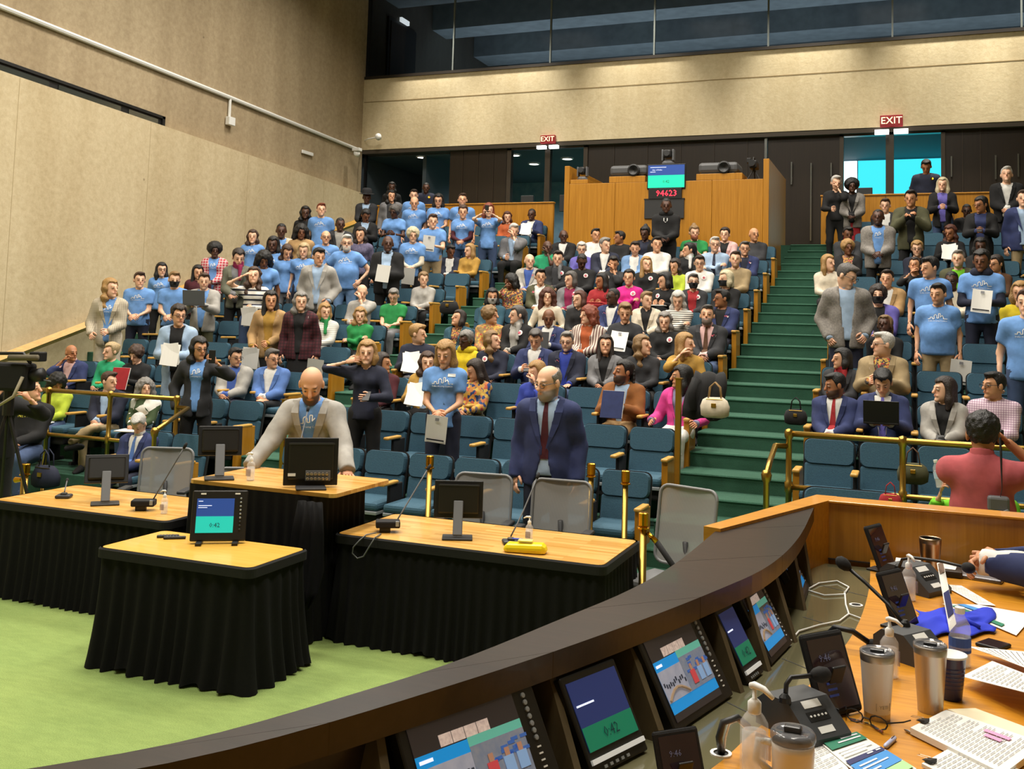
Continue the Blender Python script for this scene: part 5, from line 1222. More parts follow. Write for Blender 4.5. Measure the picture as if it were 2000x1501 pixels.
# ------------------------------------------------------------------ things on the tables
def TZ(px, py, z): return tuple(float(q) for q in at_z(px, py, z))
def rear_monitor(px, py, z, w_, h_, lab, yaw=30, tilt=8, lift=.16, conn=False):
    p = TZ(px, py, z); e = tag(empty('computer_monitor', p, math.radians(yaw)), lab, 'monitor')
    MB().box((-.11, -.07, 0), (.11, .09, .016), bev=.006).build('base', 'dark_grey', e)
    if not conn: MB().box((-.035, -.05, .012), (.035, -.03, .27), mtx=RX(-28), bev=.006).build('stand_arm', 'mid_grey', e)
    mt = T(0, .10, lift) @ RX(-tilt)
    MB().box((-w_/2, 0, 0), (w_/2, .022, h_), mtx=mt, bev=.006).build('panel', 'black', e)
    bk = MB().box((-w_*.42, -.022, h_*.12), (w_*.42, .004, h_*.9), mtx=mt, bev=.012).build('rear_cover', mat('plastic_dark', '#15130f', .45), e)
    MB().box((-w_*.42, -.026, h_*.86), (w_*.42, -.02, h_*.9), mtx=mt).build('vent', 'dark_grey', bk)
    MB().box((-w_*.5+.012, .022, .012), (w_*.5-.012, .024, h_-.012), mtx=mt).build('screen', mat('screen_off', '#101418', .2, emit=.05), e)
    if conn:
        MB().box((-w_*.1, -.030, h_*.10), (w_*.36, -.022, h_*.32), mtx=mt, bev=.003).build('connector_plate', 'mid_grey', e)
        for i in range(6):
            for j in range(2): MB().lathe([(.0, 0), (.012, 0), (.012, .012), (.006, .014), (0, .014)], 8, mtx=mt @ T(-w_*.06+i*w_*.07, -.030, h_*(.15+.1*j)) @ RX(90)).build('connector', 'steel', e)
        MB().box((-w_*.42, -.026, h_*.20), (-w_*.28, -.022, h_*.26), mtx=mt).build('rating_label', 'white', e)
    return e
rear_monitor(893, 1052, .76, .36, .27, 'black monitor seen from behind on the right table', yaw=24, lift=.13, tilt=6)
rear_monitor(205, 985, .76, .34, .24, 'black monitor seen from behind on the left table', yaw=44, lift=.16, tilt=22)
rear_monitor(428, 936, 1.07, .33, .23, 'black monitor seen from behind left of the speaker', yaw=40, lift=.17, tilt=14)
rear_monitor(607, 955, 1.07, .40, .35, 'large black monitor with connectors in front of the speaker', yaw=36, lift=.012, tilt=4, conn=True)
def timer_monitor():
    p = TZ(424, 1062, .76); e = tag(empty('timer_monitor', p, math.radians(33)), 'small black monitor with teal countdown panel on the front table', 'monitor')
    mt = T(0, 0, .02) @ RX(-14); w_, h_ = .37, .34
    MB().box((-w_/2, 0, 0), (w_/2, .04, h_), mtx=mt, bev=.008).build('bezel', mat('plastic_dark', '#15130f', .45), e)
    MB().box((-.152, -.003, .165), (.098, 0, .285), mtx=mt).build('screen_header', 'scr_navy', e)
    MB().box((-.152, -.003, .055), (.098, 0, .165), mtx=mt).build('timer_panel', mat('scr_teal', '#1fb6ac', .4, emit=.65), e)
    o = obj('timer_digits', text_mesh('0:42', .042), mat('scr_dark2', '#0b4048', .5), e); o.matrix_local = mt @ T(-.025, -.006, .105) @ RX(90)
    for zz, ww in ((.235, .09), (.222, .06), (.265, .03)): MB().box((-.142, -.005, zz), (-.142+ww, -.003, zz+.004), mtx=mt).build('caption_line', 'scr_white', e)
    for j in range(9): MB().lathe([(0, 0), (.007, 0), (.007, .006), (0, .008)], 8, mtx=mt @ T(.142, 0, .285-j*.026) @ RX(90)).build('knob', 'grey_edge' if j < 6 else 'dark_grey', e)
    for sx in (-.13, .10): MB().box((sx, -.003, .312), (sx+.035, 0, .322), mtx=mt).build('brand_mark', 'white', e)
    for sx in (-.12, .12): MB().box((sx-.02, -.07, 0), (sx+.02, .12, .02), bev=.004).build('foot', 'black', e)
timer_monitor()
def gooseneck(px, py, z, tip, lab, kind='cone', yaw=30, bow=.06):
    p = Vector(TZ(px, py, z)); e = tag(empty('gooseneck_microphone', p, math.radians(yaw)), lab, 'microphone')
    if kind == 'cone': MB().box((-.06, -.05, 0), (.06, .07, .028), bev=.012).box((-.025, -.02, .02), (.025, .03, .045), bev=.01).build('base', 'dark_grey', e)
    else:
        MB().box((-.09, -.06, .035), (.09, .06, .085), bev=.01).build('base', 'black_soft', e)
        MB().box((-.06, -.03, 0), (.02, .03, .035), bev=.006).build('foot', 'dark_grey', e); MB().box((.055, -.065, .05), (.08, -.055, .088), bev=.003).build('switch', 'grey_edge', e)
    t = Matrix.Rotation(-math.radians(yaw), 3, 'Z') @ (Vector(tip)-p); a = Vector((0 if kind == 'cone' else .05, .02, .05))
    mid = (a+t)/2+Vector((0, 0, bow))
    MB().tube([a, a.lerp(mid, .5)+Vector((0, 0, bow*.3)), mid, mid.lerp(t, .6)+Vector((0, 0, bow*.2)), t], .0055, 8).build('stem', 'mid_grey', e, smooth=True)
    d = (t-mid).normalized(); MB().tube([t-d*.01, t+d*.015, t+d*.04], [.011, .014, .009], 10).build('capsule', 'black_soft', e, smooth=True)
def tip(px, py, Y): return tuple(float(q) for q in at_y(px, py, Y))
gooseneck(124, 972, .76, tip(131, 938, 6.75), 'short microphone with triangular base at the left table end', bow=.0)
gooseneck(280, 996, .76, tip(360, 873, 6.65), 'gooseneck microphone with black box base on the left table', 'box', bow=.0)
gooseneck(757, 1038, .76, tip(836, 915, 7.1), 'gooseneck microphone with black box base on the right table', 'box', bow=.0)
gooseneck(998, 1062, .76, tip(1049, 932, 7.15), 'gooseneck microphone beside the yellow wipes packet', bow=-.02)
gooseneck(572, 935, 1.07, tip(601, 801, 7.15), 'gooseneck microphone pointing at the speaker', bow=.0)
def pump_bottle(p, s, lab, grp=None, yaw=0, cloudy=False):
    e = tag(empty('sanitizer_bottle', p, math.radians(yaw)), lab, 'bottle', grp); r, h = .028*s, .13*s
    MB().lathe([(0, 0), (r*.95, 0), (r, .006*s), (r, h*.82), (r*.7, h*.93), (r*.42, h)], 14, cap=False).build('bottle', 'clear', e, smooth=True)
    MB().lathe([(0, .004*s), (r*.86, .004*s), (r*.86, h*.70), (0, h*.70)], 14).build('gel', 'liquid', e, smooth=True)
    MB().lathe([(r*.46, h*.97), (r*.48, h*1.0), (r*.48, h*1.13), (r*.3, h*1.17), (r*.16, h*1.19), (r*.16, h*1.33), (0, h*1.33)], 12).build('collar', 'white', e, smooth=True)
    MB().tube([(r*.35, 0, h*1.35), (0, 0, h*1.38), (-r*.8, 0, h*1.37), (-r*1.6, 0, h*1.28)], [r*.22, r*.26, r*.22, r*.14], 8).build('pump_head', 'white', e, smooth=True)
    MB().box((-r*.7, -r*1.02, h*.25), (r*.7, -r*.98, h*.6)).build('print', mat('print_grey', '#9a8f9a', .6, alpha=.5), e)
    return e
pump_bottle(TZ(320, 1003, .76), 1.0, 'clear pump bottle of sanitizer on the left table')
pump_bottle(TZ(489, 938, 1.07), 1.15, 'clear pump bottle of sanitizer beside the large monitor')
pump_bottle(TZ(1033, 1058, .76), 1.0, 'clear pump bottle of sanitizer behind the yellow wipes')
p = TZ(1026, 1078, .76); e = tag(empty('wipes_packet', p, math.radians(12)), 'bright yellow soft packet of wipes on the right table', 'packet')
m = MB(); vs = []; nu, nv = 10, 8
for i in range(nu+1):
    for j in range(nv):
        a = 2*math.pi*j/nv; u = i/nu*2-1; k = max(.10, (1-abs(u)**8))**.5; ca, sa = math.cos(a), math.sin(a); sg = lambda t_: (abs(t_)**.6)*(1 if t_ > 0 else -1); vs.append((u*.155, .075*k*sg(ca), .040+.038*k*sg(sa)*(1+.12*math.sin(i*2.1+j))))
m.add(vs, [(i*nv+j, i*nv+(j+1) % nv, (i+1)*nv+(j+1) % nv, (i+1)*nv+j) for i in range(nu) for j in range(nv)]+[tuple(range(nv-1, -1, -1)), tuple(nu*nv+j for j in range(nv))])
m = MB().box((-.15, -.07, 0), (.15, .07, .078), bev=.03); m.v = [(x_, y_*(1-.25*abs(x_/.15)**4), z_*(1-.45*abs(x_/.15)**4)+.004*math.sin(x_*60)*(z_ > .03)) for x_, y_, z_ in m.v]
m.build('pouch', mat('yellow_pack', '#ecd20c', .35), e)
MB().box((-.05, -.03, .074), (.05, .03, .084), bev=.003).build('flap', mat('flap', '#f0e27a', .4), e); MB().box((-.10, .03, .074), (-.03, .06, .080)).build('blue_band', cloth('royal'), e)
for i, (px, py, yw) in enumerate(((328, 1049, 40), (341, 1052, 36))):
    e = tag(empty('remote_control', TZ(px, py, .76), math.radians(yw)), ('black remote control, left of the pair on the front table', 'black remote control, right of the pair on the front table')[i], 'remote', 'remotes on the front table')
    MB().box((-.075, -.018, 0), (.075, .018, .018), bev=.007).build('body', 'black', e)
    for j in range(5): MB().box((-.055+j*.02, -.008, .018), (-.043+j*.02, .008, .021), bev=.002).build('button', 'mid_grey', e)
m = MB(); c = [TZ(735, 1040, .775), TZ(715, 1044, .77)]; c += [tuple(float(q) for q in at_y(px, py, 6.40)) for px, py in ((702, 1055), (690, 1068), (688, 1080), (698, 1090), (710, 1086), (722, 1066), (732, 1050))]+[TZ(744, 1042, .765)]
tag(m.tube(c, .005, 6).build('cable', 'mid_grey', None, smooth=True), 'thin grey cable looping over the front of the right table', 'cable')
# ------------------------------------------------------------------ mesh office chairs
def mesh_chair(x, y, rz, lab, zt_=1.06):
    e = tag(empty('mesh_chair', (x, y, 0), math.radians(rz)), lab, 'chair', 'grey mesh chairs at the tables')
    pr = rounded(-.25, 0, .25, .58, .07, 5); n = len(pr); bow = lambda a, b_: -.035*math.cos(a/.25*1.3)
    mt = T(0, .22, zt_-.58) @ RX(-8)
    m = MB(); ns = 8; vs = []
    for j in range(ns+1):
        for i in range(ns+1):
            a = -.235+.47*i/ns; b_ = .012+.556*j/ns; vs.append((a, -bow(a, b_), b_))
    m.add(vs, [(j*(ns+1)+i, j*(ns+1)+i+1, (j+1)*(ns+1)+i+1, (j+1)*(ns+1)+i) for j in range(ns) for i in range(ns)], mt); m.build('back_net', 'chair_net', e, smooth=True)
    MB().tube([(a, -bow(a, b_), b_) for a, b_ in pr]+[(pr[0][0], -bow(*pr[0]), pr[0][1])], .013, 6, cap=False, mtx=mt).build('back_frame', 'chair_frame', e, smooth=True)
    MB().tube([(0, .27, .72), (0, .30, .55), (0, .12, .42)], .022, 8).build('spine', 'dark_grey', e, smooth=True)
    MB().box((-.25, -.25, .43), (.25, .22, .50), bev=.03).build('seat', 'chair_frame', e)
    for sg in (-1, 1):
        ar = MB().tube([(sg*.27, .1, .45), (sg*.30, .08, .55), (sg*.29, .05, .67)], .018, 8).build('arm_support', 'dark_grey', e, smooth=True)
        MB().box((sg*.29-.04, -.16, .67), (sg*.29+.04, .12, .70), bev=.012).build('armrest', 'dark_grey', ar)
    MB().tube([(0, 0, .10), (0, 0, .43)], .03, 10).build('gas_column', 'dark_grey', e)
    for k in range(5):
        a = math.radians(90+72*k); lg = MB().tube([(0, 0, .11), (.29*math.cos(a), .29*math.sin(a), .07)], [.03, .02], 6).build('leg', 'dark_grey', e)
        MB().lathe([(0, -.02), (.03, -.02), (.03, .02), (0, .02)], 10).build('caster', 'black', lg, loc=(.29*math.cos(a), .29*math.sin(a), .03), rot=(0, math.pi/2, a))
mesh_chair(-3.40, 7.75, 8, 'grey mesh office chair directly behind the right table monitor', 1.04)
mesh_chair(-2.70, 7.72, 4, 'grey mesh office chair in front of the suited standing person', 1.05)
mesh_chair(-1.70, 7.42, -20, 'grey mesh office chair turned aside at the right end of the tables', 1.13)
mesh_chair(-6.62, 7.62, 22, 'grey mesh office chair behind the left table', 1.04)
mesh_chair(-5.75, 7.75, 30, 'grey mesh office chair half hidden beside the tall speaker table', .90)
# ------------------------------------------------------------------ persons placed singly
p = at_y(611, 719, 7.62)
root, H, Mw = person(-4.93, 7.66, 0, 1.12, False, 'lean', 8, 26, 20, 'm', 1, 'bald', 'dbrown', 'T', 'lgrey', 'khaki', 'beard:dbrown,vis,lap', 'standing person in light grey blazer over blue t-shirt, leaning on the speaker table', 2, lean=13)
root, H, Mw = person(-2.96, 8.30, Z1, 1.085, False, 'down', -32, 12, 8, 'm', 0, 'receding', 'hgrey', 'lblue', 'navyb', 'navy', 'tie:maroon,gl,beard:hgrey,lap,btn', 'standing person in navy suit and maroon tie walking behind the tables', 2, W=1.0)
p = at_y(1918, 796, 7.0)
ARMS['shoot'] = ((-.12, -.22, .12), (.05, -.26, .06), .45, 'grip')
root, H, Mw = person(p[0], 7.0, .13, 1.0, False, 'shoot', 8, 5, 168, 'm', 3, 'curlyshort', 'hblack', 'salmon', None, 'navy', 'ss,noprint,tneck,col', 'photographer in salmon red shirt seen from behind by the right railing', 2, W=1.08)
e = tag(empty('photo_camera', (H[0]+H[1])/2), 'black photo camera held up by the photographer in salmon shirt', 'camera')
MB().box((-.07, -.035, -.05), (.07, .035, .05), bev=.012).build('body', 'black', e); MB().tube([(0, .03, 0), (0, .12, 0)], [.035, .038], 12).build('lens', 'black', e); MB().box((-.03, -.03, .05), (.03, .03, .075), bev=.01).build('prism', 'black', e)
e.rotation_euler = (0, 0, math.radians(-10))
sp = at_y(1950, 985, 6.82); e = tag(empty('slung_camera', tuple(sp)), 'grey camera hanging on a strap at the hip of the salmon shirt', 'camera')
MB().box((-.06, -.04, -.04), (.06, .04, .05), bev=.015).build('body', 'mid_grey', e); MB().tube([(0.02, -.03, -.03), (.06, -.03, -.12)], [.035, .04], 12).build('lens', 'grey_edge', e)
c = [at_y(1953, 855, 6.86), at_y(1955, 885, 6.83), at_y(1956, 920, 6.83), at_y(1957, 955, 6.80), at_y(1952, 978, 6.80)]
MB().tube([Vector(q)-e.location for q in c], [.02, .02, .014, .006, .006], 6, flat=.35).build('strap', 'black_soft', e)
p = at_y(1915, 905, 9.3)
root, H, Mw = person(.56, rowY(1)+.12, rowZ(1), .93, True, 'bottle', -10, 5, 5, 'f', 1, 'bob', 'hbrown', 'vgreen', None, 'black', '', 'seated person in bright green jacket hidden behind the photographer', 1)
bp_ = at_y(1837, 923, float(H[0].y)); e = tag(empty('water_bottle', (bp_[0], float(H[0].y), bp_[2]-.11), 0), 'clear plastic water bottle held out beside the photographer', 'bottle'); e.rotation_euler = (0, math.radians(-10), 0)
MB().lathe([(0, 0), (.03, 0), (.032, .01), (.030, .05), (.033, .055), (.030, .10), (.033, .105), (.03, .15), (.014, .185), (.014, .195)], 14, cap=False).build('bottle', 'clear', e, smooth=True)
MB().lathe([(0, .005), (.028, .005), (.028, .13), (0, .13)], 12).build('water', 'liquid', e); MB().lathe([(.016, .19), (.016, .21), (0, .21)], 10).build('cap', 'white', e); MB().lathe([(.0335, .07), (.0335, .12)], 14, cap=False).build('wrapper', mat('wrap', '#bcd0e6', .5), e)
# television camera operator at the left edge
ox = at_y(-22, 735, 7.15)
root, H, Mw = person(ox[0], 7.25, 0, 1.03, False, 'photoR', 0, 0, 55, 'm', 1, 'short', 'hblack', 'black', None, 'black', 'hood:black', 'camera operator in black clothes at the far left edge', 1)
e = tag(empty('broadcast_camera', (-8.05, 7.0, 0)), 'shoulder sized black broadcast camera on a tripod at the left edge', 'camera')
cp = at_y(20, 737, 7.0)-np.array([-8.05, 7.0, 0])
B = T(*cp) @ RZ(-78)
MB().box((-.09, -.30, -.12), (.09, .22, .14), mtx=B, bev=.03).build('body', 'black_soft', e)
MB().tube([(0, .20, .03), (0, .26, .03), (0, .33, .04)], [.055, .06, .065], 14, mtx=B).build('lens', 'black', e, smooth=True)
MB().tube([(0, -.2, .14), (0, -.16, .22), (0, .12, .23), (0, .2, .14)], .016, 8, mtx=B).build('top_handle', 'black', e, smooth=True)
MB().tube([(.10, .05, .19), (.10, .34, .20)], [.03, .028], 10, mtx=B).build('shotgun_microphone', mat('windjammer', '#5d5645', .9), e, smooth=True)
MB().box((-.06, .22, .16), (.06, .33, .25), mtx=B, bev=.012).build('viewfinder', 'black', e); MB().tube([(.02, .1, .2), (.0, .24, .2)], .012, 6, mtx=B).build('viewfinder_arm', 'black', e)
MB().tube([(-.05, .2, .0), (.0, .42, -.02)], .008, 6, mtx=B).build('rod', 'mid_grey', e)
MB().tube([(.1, -.2, -.05), (.16, 0, -.26), (.14, .15, -.16), (.1, .2, .02)], .016, 8, mtx=B).build('cable', mat('cable_beige', '#9a937c', .8), e, smooth=True)
MB().tube([(cp[0], cp[1], cp[2]-.12), (cp[0], cp[1], cp[2]-.35)], .05, 10).build('fluid_head', 'black', e)
for a in (20, 140, 260): MB().tube([(cp[0], cp[1], cp[2]-.3), (cp[0]+.42*math.cos(math.radians(a)), cp[1]+.42*math.sin(math.radians(a)), .01)], .016, 8).build('tripod_leg', 'black', e)
# ------------------------------------------------------------------ held things
def sheet(w_, h_, bend=.02, n=6):
    m = MB(); vs = []
    for j in range(n+1):
        for i in range(n+1): a = i/n-.5; b_ = j/n-.5; vs.append((a*w_, bend*math.cos(a*3), b_*h_))
    m.add(vs, [(j*(n+1)+i, j*(n+1)+i+1, (j+1)*(n+1)+i+1, (j+1)*(n+1)+i) for j in range(n) for i in range(n)]); return m
def typed(e, w_, h_, lines, y=-.004, mm=None, x0=-.4, x1=.4):
    mm = mm or mat('ink', '#8d8d92', .8)
    for j in range(lines):
        zz = h_*(.40-.8*j/max(1, lines-1)); MB().box((w_*x0, y-.0006, zz-.0022), (w_*(x1-.15*((j*7) % 3)), y, zz+.0022)).build('text_line', mm, e)
for kind, Hn, Mw, desc, where, arms, sit in ITEMS:
    mid = (Hn[0]+Hn[1])/2; hand = Hn[0] if arms in ('paperL', 'photoL') else (Hn[1] if arms in ('photoR', 'earL', 'down') else mid)
    if arms == 'photoL' and kind == 'papers': hand = Hn[1]
    rz = Mw.to_euler().z; who = ' held by person in '+desc
    lab = lambda s_: ' '.join((s_+who).split()[:16]).rstrip(',')
    R3 = Matrix.Rotation(rz, 3, 'Z')
    def at(v): return hand+R3 @ Vector(v)
    if kind == 'phone':
        e = tag(empty('phone', at((0, -.02, .02)), rz), lab('dark phone'), 'phone')
        tl = 90 if arms in ('photo', 'photoR', 'photoL') else 35
        MB().box((-.037, -.005, -.075), (.037, .005, .075), mtx=RX(tl-90), bev=.004).build('body', 'black', e)
        MB().box((-.034, .0052, -.07), (.034, .006, .07), mtx=RX(tl-90)).build('screen', mat('phone_scr', '#9fb2c8', .3, emit=.25), e)
    elif kind in ('sheet', 'papers', 'folder'):
        w_, h_ = (.215, .28); up = .02 if arms in ('belly', 'hold', 'chest', 'fold') else -.14
        tl = {'belly': 8, 'hold': -30, 'fold': -12, 'lap': -55}.get(arms, 10)
        e = tag(empty({'sheet': 'paper_sheet', 'papers': 'paper_stack', 'folder': 'paper_folder'}[kind], at((0, -.085, up)), rz), lab({'sheet': 'white sheet of paper', 'papers': 'printed papers', 'folder': 'pale folder'}[kind]), 'paper')
        for k in range(1 if kind != 'papers' else 2):
            o = sheet(w_, h_, .012).build('sheet', 'paper' if kind != 'folder' else mat('folder_pale', '#c9c7c0', .7), e, rot=(math.radians(tl+k*6), math.radians(6-k*14), 0), loc=(0, k*.006, 0)); o.modifiers.new('s', 'SOLIDIFY').thickness = .0015
        if kind == 'sheet':
            tx = empty_child = MB().box((-.09, -.006, -.115), (.09, -.004, -.10)).build('heading', mat('ink_dark', '#26262a', .8), e, rot=(math.radians(tl), math.radians(6), 0))
            MB().box((-.02, -.006, .09), (.02, -.004, .12)).build('emblem', mat('ink', '#8d8d92', .8), e, rot=(math.radians(tl), math.radians(6), 0))
    elif kind == 'pad':
        e = tag(empty('notepad', at((0, -.05, -.03)), rz), lab('white notepad'), 'notepad')
        MB().box((-.12, -.15, -.006), (.12, .12, .006), bev=.002).build('cover', 'paper', e); MB().box((-.1, -.12, .006), (.1, .09, .007)).build('page', 'white', e)
    elif kind in ('laptop', 'blacklaptop'):
        e = tag(empty('laptop', at((0, -.06, .0)), rz), lab('open dark laptop'), 'laptop'); mm = 'mid_grey' if kind == 'laptop' else 'black'
        MB().box((-.16, -.12, -.008), (.16, .11, .008), bev=.004).build('keyboard_base', mm, e)
        MB().box((-.16, -.004, 0), (.16, .004, .215), mtx=T(0, -.12, .008) @ RX(14), bev=.003).build('lid', mm, e); MB().lathe([(0, 0), (.014, 0), (.014, .001), (0, .001)], 10, mtx=T(0, -.128, .10) @ RX(104)).build('lid_mark', 'dark_grey', e)
    elif kind == 'tablet':
        e = tag(empty('tablet', at((0, -.04, .05)), rz), lab('dark grey tablet'), 'tablet')
        MB().box((-.09, -.005, -.12), (.09, .005, .12), mtx=RX(-15), bev=.004).build('body', 'dark_grey', e); MB().box((-.08, .0052, -.11), (.08, .0062, .11), mtx=RX(-15)).build('screen', 'phone_scr' if 'phone_scr' in MATS else 'dark_grey', e)
    elif kind in ('redfolder', 'bluefolder', 'redcloth', 'notebook'):
        c_ = {'redfolder': 'red', 'bluefolder': 'navyb', 'redcloth': 'red', 'notebook': 'black'}[kind]
        if kind == 'redcloth': e = tag(empty('folded_cloth', at((0, -.05, -.05)), rz), lab('folded red cloth'), 'cloth'); MB().box((-.13, -.1, -.02), (.13, .1, .04), bev=.02).build('cloth', cloth('red'), e); MB().box((-.11, -.09, .04), (.12, .08, .06), bev=.015).build('fold', cloth('red'), e)
        else:
            tl = -70 if kind == 'notebook' else -20
            e = tag(empty('folder' if kind != 'notebook' else 'notebook', at((0, -.04, .03 if kind != 'notebook' else -.03)), rz), lab({'redfolder': 'bright red folder', 'bluefolder': 'dark blue folder', 'notebook': 'black notebook'}[kind]), 'folder')
            MB().box((-.12, -.008, -.15), (.12, .008, .15), mtx=RX(tl), bev=.003).build('cover', cloth(c_), e); MB().box((-.113, -.004, -.145), (.123, .006, .152), mtx=RX(tl)).build('pages', 'paper', e)
# ------------------------------------------------------------------ bags on and beside the seats
def bag(px, py, Y, s, col, lab, handle=True, nm='handbag', band=None):
    p = at_y(px, py, Y); e = tag(empty(nm, tuple(p)), lab, 'bag')
    m = MB(); vs = []; nu = 8
    for j, (zz, w_, d_) in enumerate(((0, .13, .07), (.02, .17, .09), (.12, .18, .09), (.20, .15, .06), (.235, .10, .03))):
        for i in range(12):
            a = 2*math.pi*i/12; c_, s_ = math.cos(a), math.sin(a); vs.append((s*w_*(abs(c_)**.6)*(1 if c_ > 0 else -1), s*d_*(abs(s_)**.6)*(1 if s_ > 0 else -1), s*(zz+.008*math.sin(i*3+j))))
    m.add(vs, [(j*12+i, j*12+(i+1) % 12, (j+1)*12+(i+1) % 12, (j+1)*12+i) for j in range(4) for i in range(12)]+[tuple(range(11, -1, -1)), tuple(48+i for i in range(12))]); b_ = m.build('body', cloth(col), e, smooth=True)
    if handle:
        for sg in (-1, 1): MB().tube([(-.08*s, sg*.03*s, .21*s), (-.06*s, sg*.035*s, .36*s), (0, sg*.03*s, .42*s), (.06*s, sg*.035*s, .36*s), (.08*s, sg*.03*s, .21*s)], .008*s, 6).build('handle', cloth(band or col), e, smooth=True)
    MB().tube([(-.1*s, -.05*s, .215*s), (.1*s, -.05*s, .215*s)], .005*s, 6).build('zip', 'brass', e)
    MB().box((-.03*s, -.10*s, .12*s), (.03*s, -.085*s, .17*s), bev=.004).build('clasp', 'brass', e)
bag(1396, 814, 9.6, .78, 'cream', 'cream handbag with tan straps hanging on the aisle seat arm', True, band='tan')
p = at_y(1385, 740, 9.85); e = tag(empty('draped_coat', tuple(p)), 'black coat draped over the aisle seat arm behind the cream handbag', 'coat')
m = MB(); vs = []; n = 10
for j in range(9):
    for i in range(n+1):
        u = i/n-.5; v = j/8; vs.append((u*(.30+.08*v)+.02*math.sin(v*5), -.10*math.sin(min(1, v*2)*1.4)+.02*math.sin(i*1.9+j*.4)*v, .02-.34*v*v-.06*v+.015*math.cos(i*1.3)))
m.add(vs, [(j*(n+1)+i, j*(n+1)+i+1, (j+1)*(n+1)+i+1, (j+1)*(n+1)+i) for j in range(8) for i in range(n)]); o = m.build('coat', cloth('black'), e, smooth=True); o.modifiers.new('s', 'SOLIDIFY').thickness = .05
MB().tube([(-.1, -.1, 0), (-.14, -.14, -.15), (-.12, -.15, -.3)], [.05, .045, .035], 8).build('sleeve', cloth('black'), e, smooth=True)
bag(1783, 943, 9.42, .72, 'olive', 'brown leather bag on the front right seats', True, band='brown')
bag(1554, 828, 10.2, .62, 'black', 'black shoulder bag at the right aisle beside navy suit', True)
bag(1739, 992, 8.9, .5, 'red', 'red bag on the floor behind the wooden dais panel', True)
bag(88, 950, 8.75, 1.0, 'navy', 'dark blue backpack on the floor under the left railing', True, 'backpack')
bag(877, 612, 12.95, .8, 'black', 'black bag with white lining on the left aisle seat', False)
bag(664, 588, 14.55, .95, 'char', 'dark grey backpack worn by the person with hands at hips', True, 'backpack')
# ------------------------------------------------------------------ council dais in the foreground
ZL, ZS, ZD = 1.53, 1.26, 1.297
OUT = [(-2.02, .70), (-1.66, 1.05), (-1.386, 1.345), (-1.22, 1.57), (-1.08, 1.89), (-.975, 2.18), (-.873, 2.60), (-.79, 2.97), (-.74, 3.40), (-.72, 4.05)]
INN = [(-1.78, .75), (-1.43, 1.18), (-1.15, 1.53), (-.914, 2.04), (-.72, 2.56), (-.554, 3.09), (-.452, 3.51), (-.41, 4.06), (-.42, 4.82)]
BAS = [(-1.60, .70), (-1.30, 1.10), (-1.05, 1.45), (-.82, 1.98), (-.606, 2.533), (-.479, 3.006), (-.421, 3.276), (-.375, 3.644), (-.395, 4.214), (-.408, 4.90)]
EDG = [(-1.10, 1.15), (-.80, 1.60), (-.56, 2.05), (-.435, 2.41), (-.379, 2.666), (-.261, 3.194), (-.188, 3.732), (-.167, 4.355), (-.184, 4.93)]
def smooth_poly(P, n=5):
    out = []
    for i in range(len(P)-1):
        p0 = P[max(0, i-1)]; p1 = P[i]; p2 = P[i+1]; p3 = P[min(len(P)-1, i+2)]
        for k in range(n):
            t = k/n; out.append(tuple(.5*((2*b_)+(-a+c_)*t+(2*a-5*b_+4*c_-d_)*t*t+(-a+3*b_-3*c_+d_)*t**3) for a, b_, c_, d_ in zip(p0, p1, p2, p3)))
    return out+[P[-1]]
def atY(P, Y):
    Q = sorted((b_, a) for a, b_ in smooth_poly(P, 6)); return float(np.interp(Y, [q[0] for q in Q], [q[1] for q in Q]))
da = tag(empty('council_dais', (-.4, 3, .57)), 'curved dark brown council dais with wooden desk in the foreground', 'desk'); LD = (.4, -3, -.57)
def dpart(m, nm, mm, smooth=False): return m.build(nm, mm, da, loc=LD, smooth=smooth)
# the ledge is made of boards meeting at fine seams
cuts = [.72, 1.62, 2.42, 3.30, 4.0]
so, si = smooth_poly(OUT, 6), smooth_poly(INN, 6)
ldY = [.72, 1.45, 2.05, 2.72, 3.42, 4.04]
for a, b_ in zip(ldY[:-1], ldY[1:]):
    ys = np.linspace(a, b_-.003, 9); poly = [(atY(OUT, y_+.0), y_) for y_ in ys]+[(atY(INN, min(4.8, y_+.28)), min(4.8, y_+.28)) for y_ in ys[::-1]]
    dpart(MB().prism(poly[::-1], ZL-.062, ZL), 'ledge_board', 'dark_wood')
poly = [(atY(OUT, 4.04), 4.04), (-.50, 4.72), (-.42, 4.93), (atY(INN, 4.8), 4.8), (atY(INN, 4.55), 4.55), (atY(INN, 4.32), 4.32)]
dpart(MB().prism(poly[::-1], ZL-.062, ZL), 'ledge_board', 'dark_wood')
# outer skin of the dais under the ledge
m = MB(); q = smooth_poly([(x_+.05, y_) for x_, y_ in OUT]+[(-.40, 4.98)], 4); n = len(q)
m.add([(x_, y_, .0) for x_, y_ in q]+[(x_, y_, ZL-.06) for x_, y_ in q], [(i, i+1, n+i+1, n+i) for i in range(n-1)]); dpart(m, 'front_skin', 'dark_wood')
